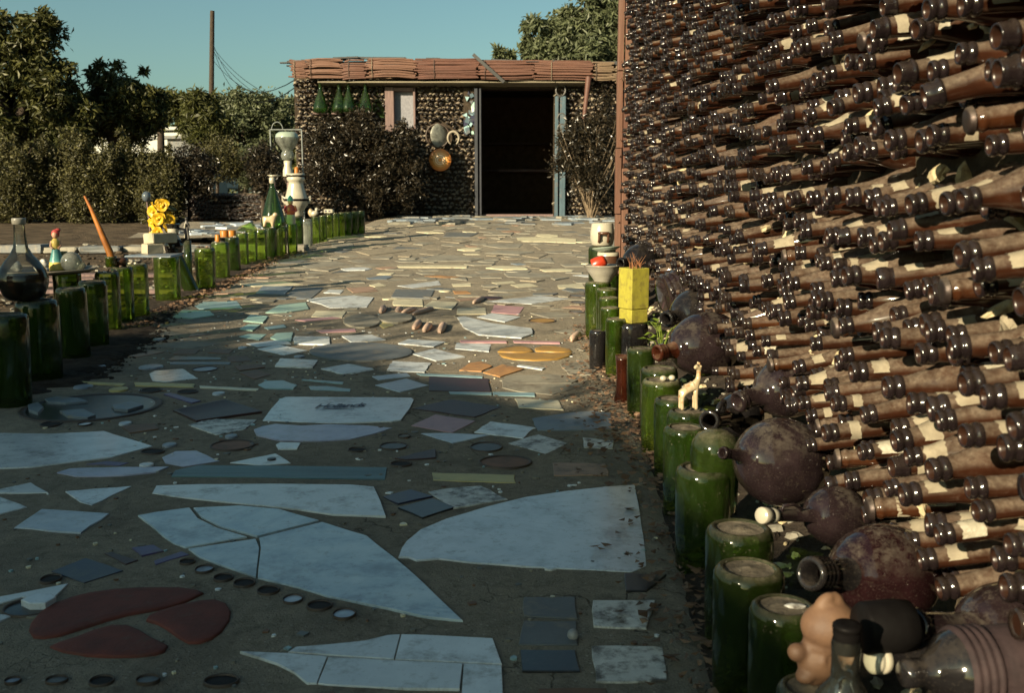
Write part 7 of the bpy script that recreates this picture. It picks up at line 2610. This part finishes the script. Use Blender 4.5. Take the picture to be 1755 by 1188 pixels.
mb.add(mbv, mbf, 0, False)
mb.build('core', MAT['mortar'], t)

V, F = [], []
yg = np.arange(8.4, 13.2, .12)
xg = np.linspace(-6.2, -2.3, 34)
for y in yg:
    for x in xg:
        e = min(1, min(y - 8.4, 13.1 - y, ) / .3)
        V.append((x + .3 * math.sin(y * .8), y, ground(y) + .055 * e - .02 + .006 * lump(x, y)))
nx = len(xg)
F = [[j * nx + i, j * nx + i + 1, (j + 1) * nx + i + 1, (j + 1) * nx + i] for j in range(len(yg) - 1) for i in range(nx - 1)]
# only the strip that the photograph shows: a walk that runs from the house front to the left
keep = []
for f in F:
    c = np.mean([V[i] for i in f], axis=0)
    if c[1] > 10.6 and c[1] < 12.9 and c[0] > -4.1:
        keep.append(f)
walk = link('garden_walk', np_mesh('garden_walk', np.array(V), np.array(keep), MAT['concrete'], True))
tag(walk, kind='structure')
gm = MB()
for k in range(75):
    x, y = grg.uniform(-3.9, -2.5), grg.uniform(10.8, 12.7)
    mb, c = prism_mesh(shard_poly(x, y, grg.uniform(.05, .16), grg), grg.uniform(.045, .06), .004, 0, .003, .2)
    gm.add([Vector(p_) + c for p_ in mb.v], mb.f, grg.choice([0, 1, 1, 2]), False)
tag(gm.build('tile_fragments', [MAT['blue_marble'], MAT['slate'], MAT['blue_slate']], walk), kind='stuff')

# low broken kerb of concrete lumps between the bed and the walk
kerb = thing('garden_kerb', (-4.6, 9.7, ground(9.7)), 'low rough kerb of grey concrete slabs behind the left row of bottles', 'kerb')
x = -4.2
k = 0
while x < 2.55:
    L = grg.uniform(.28, .55)
    mb = MB()
    mb.box(L, .22, grg.uniform(.055, .085), T((x + L / 2, grg.uniform(-.04, .04) + .06 * math.sin(x * 1.3), -.03)) @ RZ(grg.uniform(-.06, .06)), 0, .012, .008, grg)
    mb.build('slab', MAT['flagstone' if grg.random() < .5 else 'slate'], kerb)
    x += L + .012
# dark strip that paints deep shade along the foot of the left bottles
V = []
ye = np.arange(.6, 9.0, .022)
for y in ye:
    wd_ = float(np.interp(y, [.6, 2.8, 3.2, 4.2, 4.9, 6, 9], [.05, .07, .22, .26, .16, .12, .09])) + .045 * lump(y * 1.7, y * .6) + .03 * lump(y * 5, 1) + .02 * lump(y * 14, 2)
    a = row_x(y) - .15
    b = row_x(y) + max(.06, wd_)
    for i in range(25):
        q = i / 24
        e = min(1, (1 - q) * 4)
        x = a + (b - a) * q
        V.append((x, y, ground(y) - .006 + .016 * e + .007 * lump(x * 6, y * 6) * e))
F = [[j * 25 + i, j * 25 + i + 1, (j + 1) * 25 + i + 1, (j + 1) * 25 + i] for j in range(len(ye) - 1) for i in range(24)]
tag(link('soil_or_shade_bed', np_mesh('soil_or_shade_bed', np.array(V), np.array(F), MAT['soil_and_shade'], True)), kind='structure')
sm_ = MB()  # dark crumbs that soften the rim of the painted shade
for k in range(1100):
    y = grg.uniform(3.3, 6.0)
    wd_ = float(np.interp(y, [.6, 2.8, 3.2, 4.2, 4.9, 6, 9], [.05, .07, .22, .26, .16, .12, .09]))
    x = row_x(y) + wd_ - .08 + abs(grg.gauss(0, .045))
    s_ = grg.choice([.003, .004, .004, .006, .009])
    sm_.ball(T((x, y, ground(y) + s_ * .2)) @ RZ(grg.uniform(0, 6)) @ S(s_ * 1.6, s_, s_ * .6), 6, 4, 0, .3, grg, False)
tag(sm_.build('earth_or_shade_crumbs', MAT['soil_and_shade']), 'dark crumbs softening the edge of the painted shade beside the left bottles', kind='stuff')
# furrows of earth and old boards lying in the bed
for k in range(7):
    y = 5.9 + k * .42 + grg.uniform(-.1, .1)
    L = grg.uniform(1.4, 2.6)
    x = grg.uniform(-5.2, -3.0) - .1 * k
    t = thing('board', (x, y, ground(y) - .012), 'weathered grey board lying flat in the bed, %s from the path end' % ORD[k].replace('nearest', 'first'), 'board', 'old boards lying in the left bed', rotz=grg.uniform(-.05, .05))
    mb = MB(); mb.box(L, grg.uniform(.07, .13), .022, None, 0, .003, .003, grg); mb.build('plank', MAT['grey_wood'], t)
gb = MB()
for k in range(900):
    y = grg.uniform(4.0, 10.4)
    x = row_x(y) - .12 - abs(grg.gauss(0, 1.2))
    s_ = grg.choice([.008, .012, .016, .026])
    gb.ball(T((x, y, ground(y) - .02 + s_ * .3)) @ RZ(grg.uniform(0, 6)) @ S(s_ * 1.5, s_, s_ * .6), 7, 5, grg.choice([0, 0, 0, 1]), .25, grg, False)
tag(gb.build('clods', [MAT['dirt'], MAT['flagstone']]), 'clods of earth and small stones in the left bed', kind='stuff')

# ------------------------------------------------------------------ unseen block added behind the camera, its edge shaped to shade the near path
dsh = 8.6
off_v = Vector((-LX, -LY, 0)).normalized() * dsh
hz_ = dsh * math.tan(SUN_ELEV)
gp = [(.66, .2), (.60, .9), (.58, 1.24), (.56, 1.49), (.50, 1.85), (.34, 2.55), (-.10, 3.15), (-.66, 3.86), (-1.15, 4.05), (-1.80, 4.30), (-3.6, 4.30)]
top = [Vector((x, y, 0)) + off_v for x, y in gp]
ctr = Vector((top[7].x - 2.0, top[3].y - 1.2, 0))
t = thing('shade_block', ctr, 'added unseen block behind the camera, shaped to shade the near path', 'house')
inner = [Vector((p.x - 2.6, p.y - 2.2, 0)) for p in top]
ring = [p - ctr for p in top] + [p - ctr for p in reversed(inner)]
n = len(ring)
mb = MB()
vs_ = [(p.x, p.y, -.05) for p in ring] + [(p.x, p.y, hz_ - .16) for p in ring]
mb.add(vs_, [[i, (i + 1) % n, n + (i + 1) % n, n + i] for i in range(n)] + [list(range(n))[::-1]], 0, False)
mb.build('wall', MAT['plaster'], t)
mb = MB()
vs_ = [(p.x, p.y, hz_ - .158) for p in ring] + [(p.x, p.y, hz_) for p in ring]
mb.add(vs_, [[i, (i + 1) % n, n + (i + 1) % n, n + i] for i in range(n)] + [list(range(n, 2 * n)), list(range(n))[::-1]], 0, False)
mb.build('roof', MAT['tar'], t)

# a sparse unseen tree added beside it, crowns placed to dapple the shade
tb = Vector((-5.6, -1.9, 0))
bl = []
for gx, gy, d_, r_ in ((-.45, 4.05, 7.0, .34), (-1.15, 4.62, 7.2, .38), (.30, 2.95, 6.6, .26), (-.80, 4.40, 7.4, .30), (-1.9, 4.9, 7.6, .4)):
    c = Vector((gx - LX * d_, gy - LY * d_, d_ * math.tan(SUN_ELEV))) - tb
    bl.append((tuple(c), (r_, r_, r_)))
tree('dapple_tree', tb, bl, 1500, .085, 'leaf_mid', 'thin leafy tree added unseen behind the camera to dapple the edge of the shade', 'tree', seed=95, trunk=.06, clumps=40, spread=.3, limbs=8)
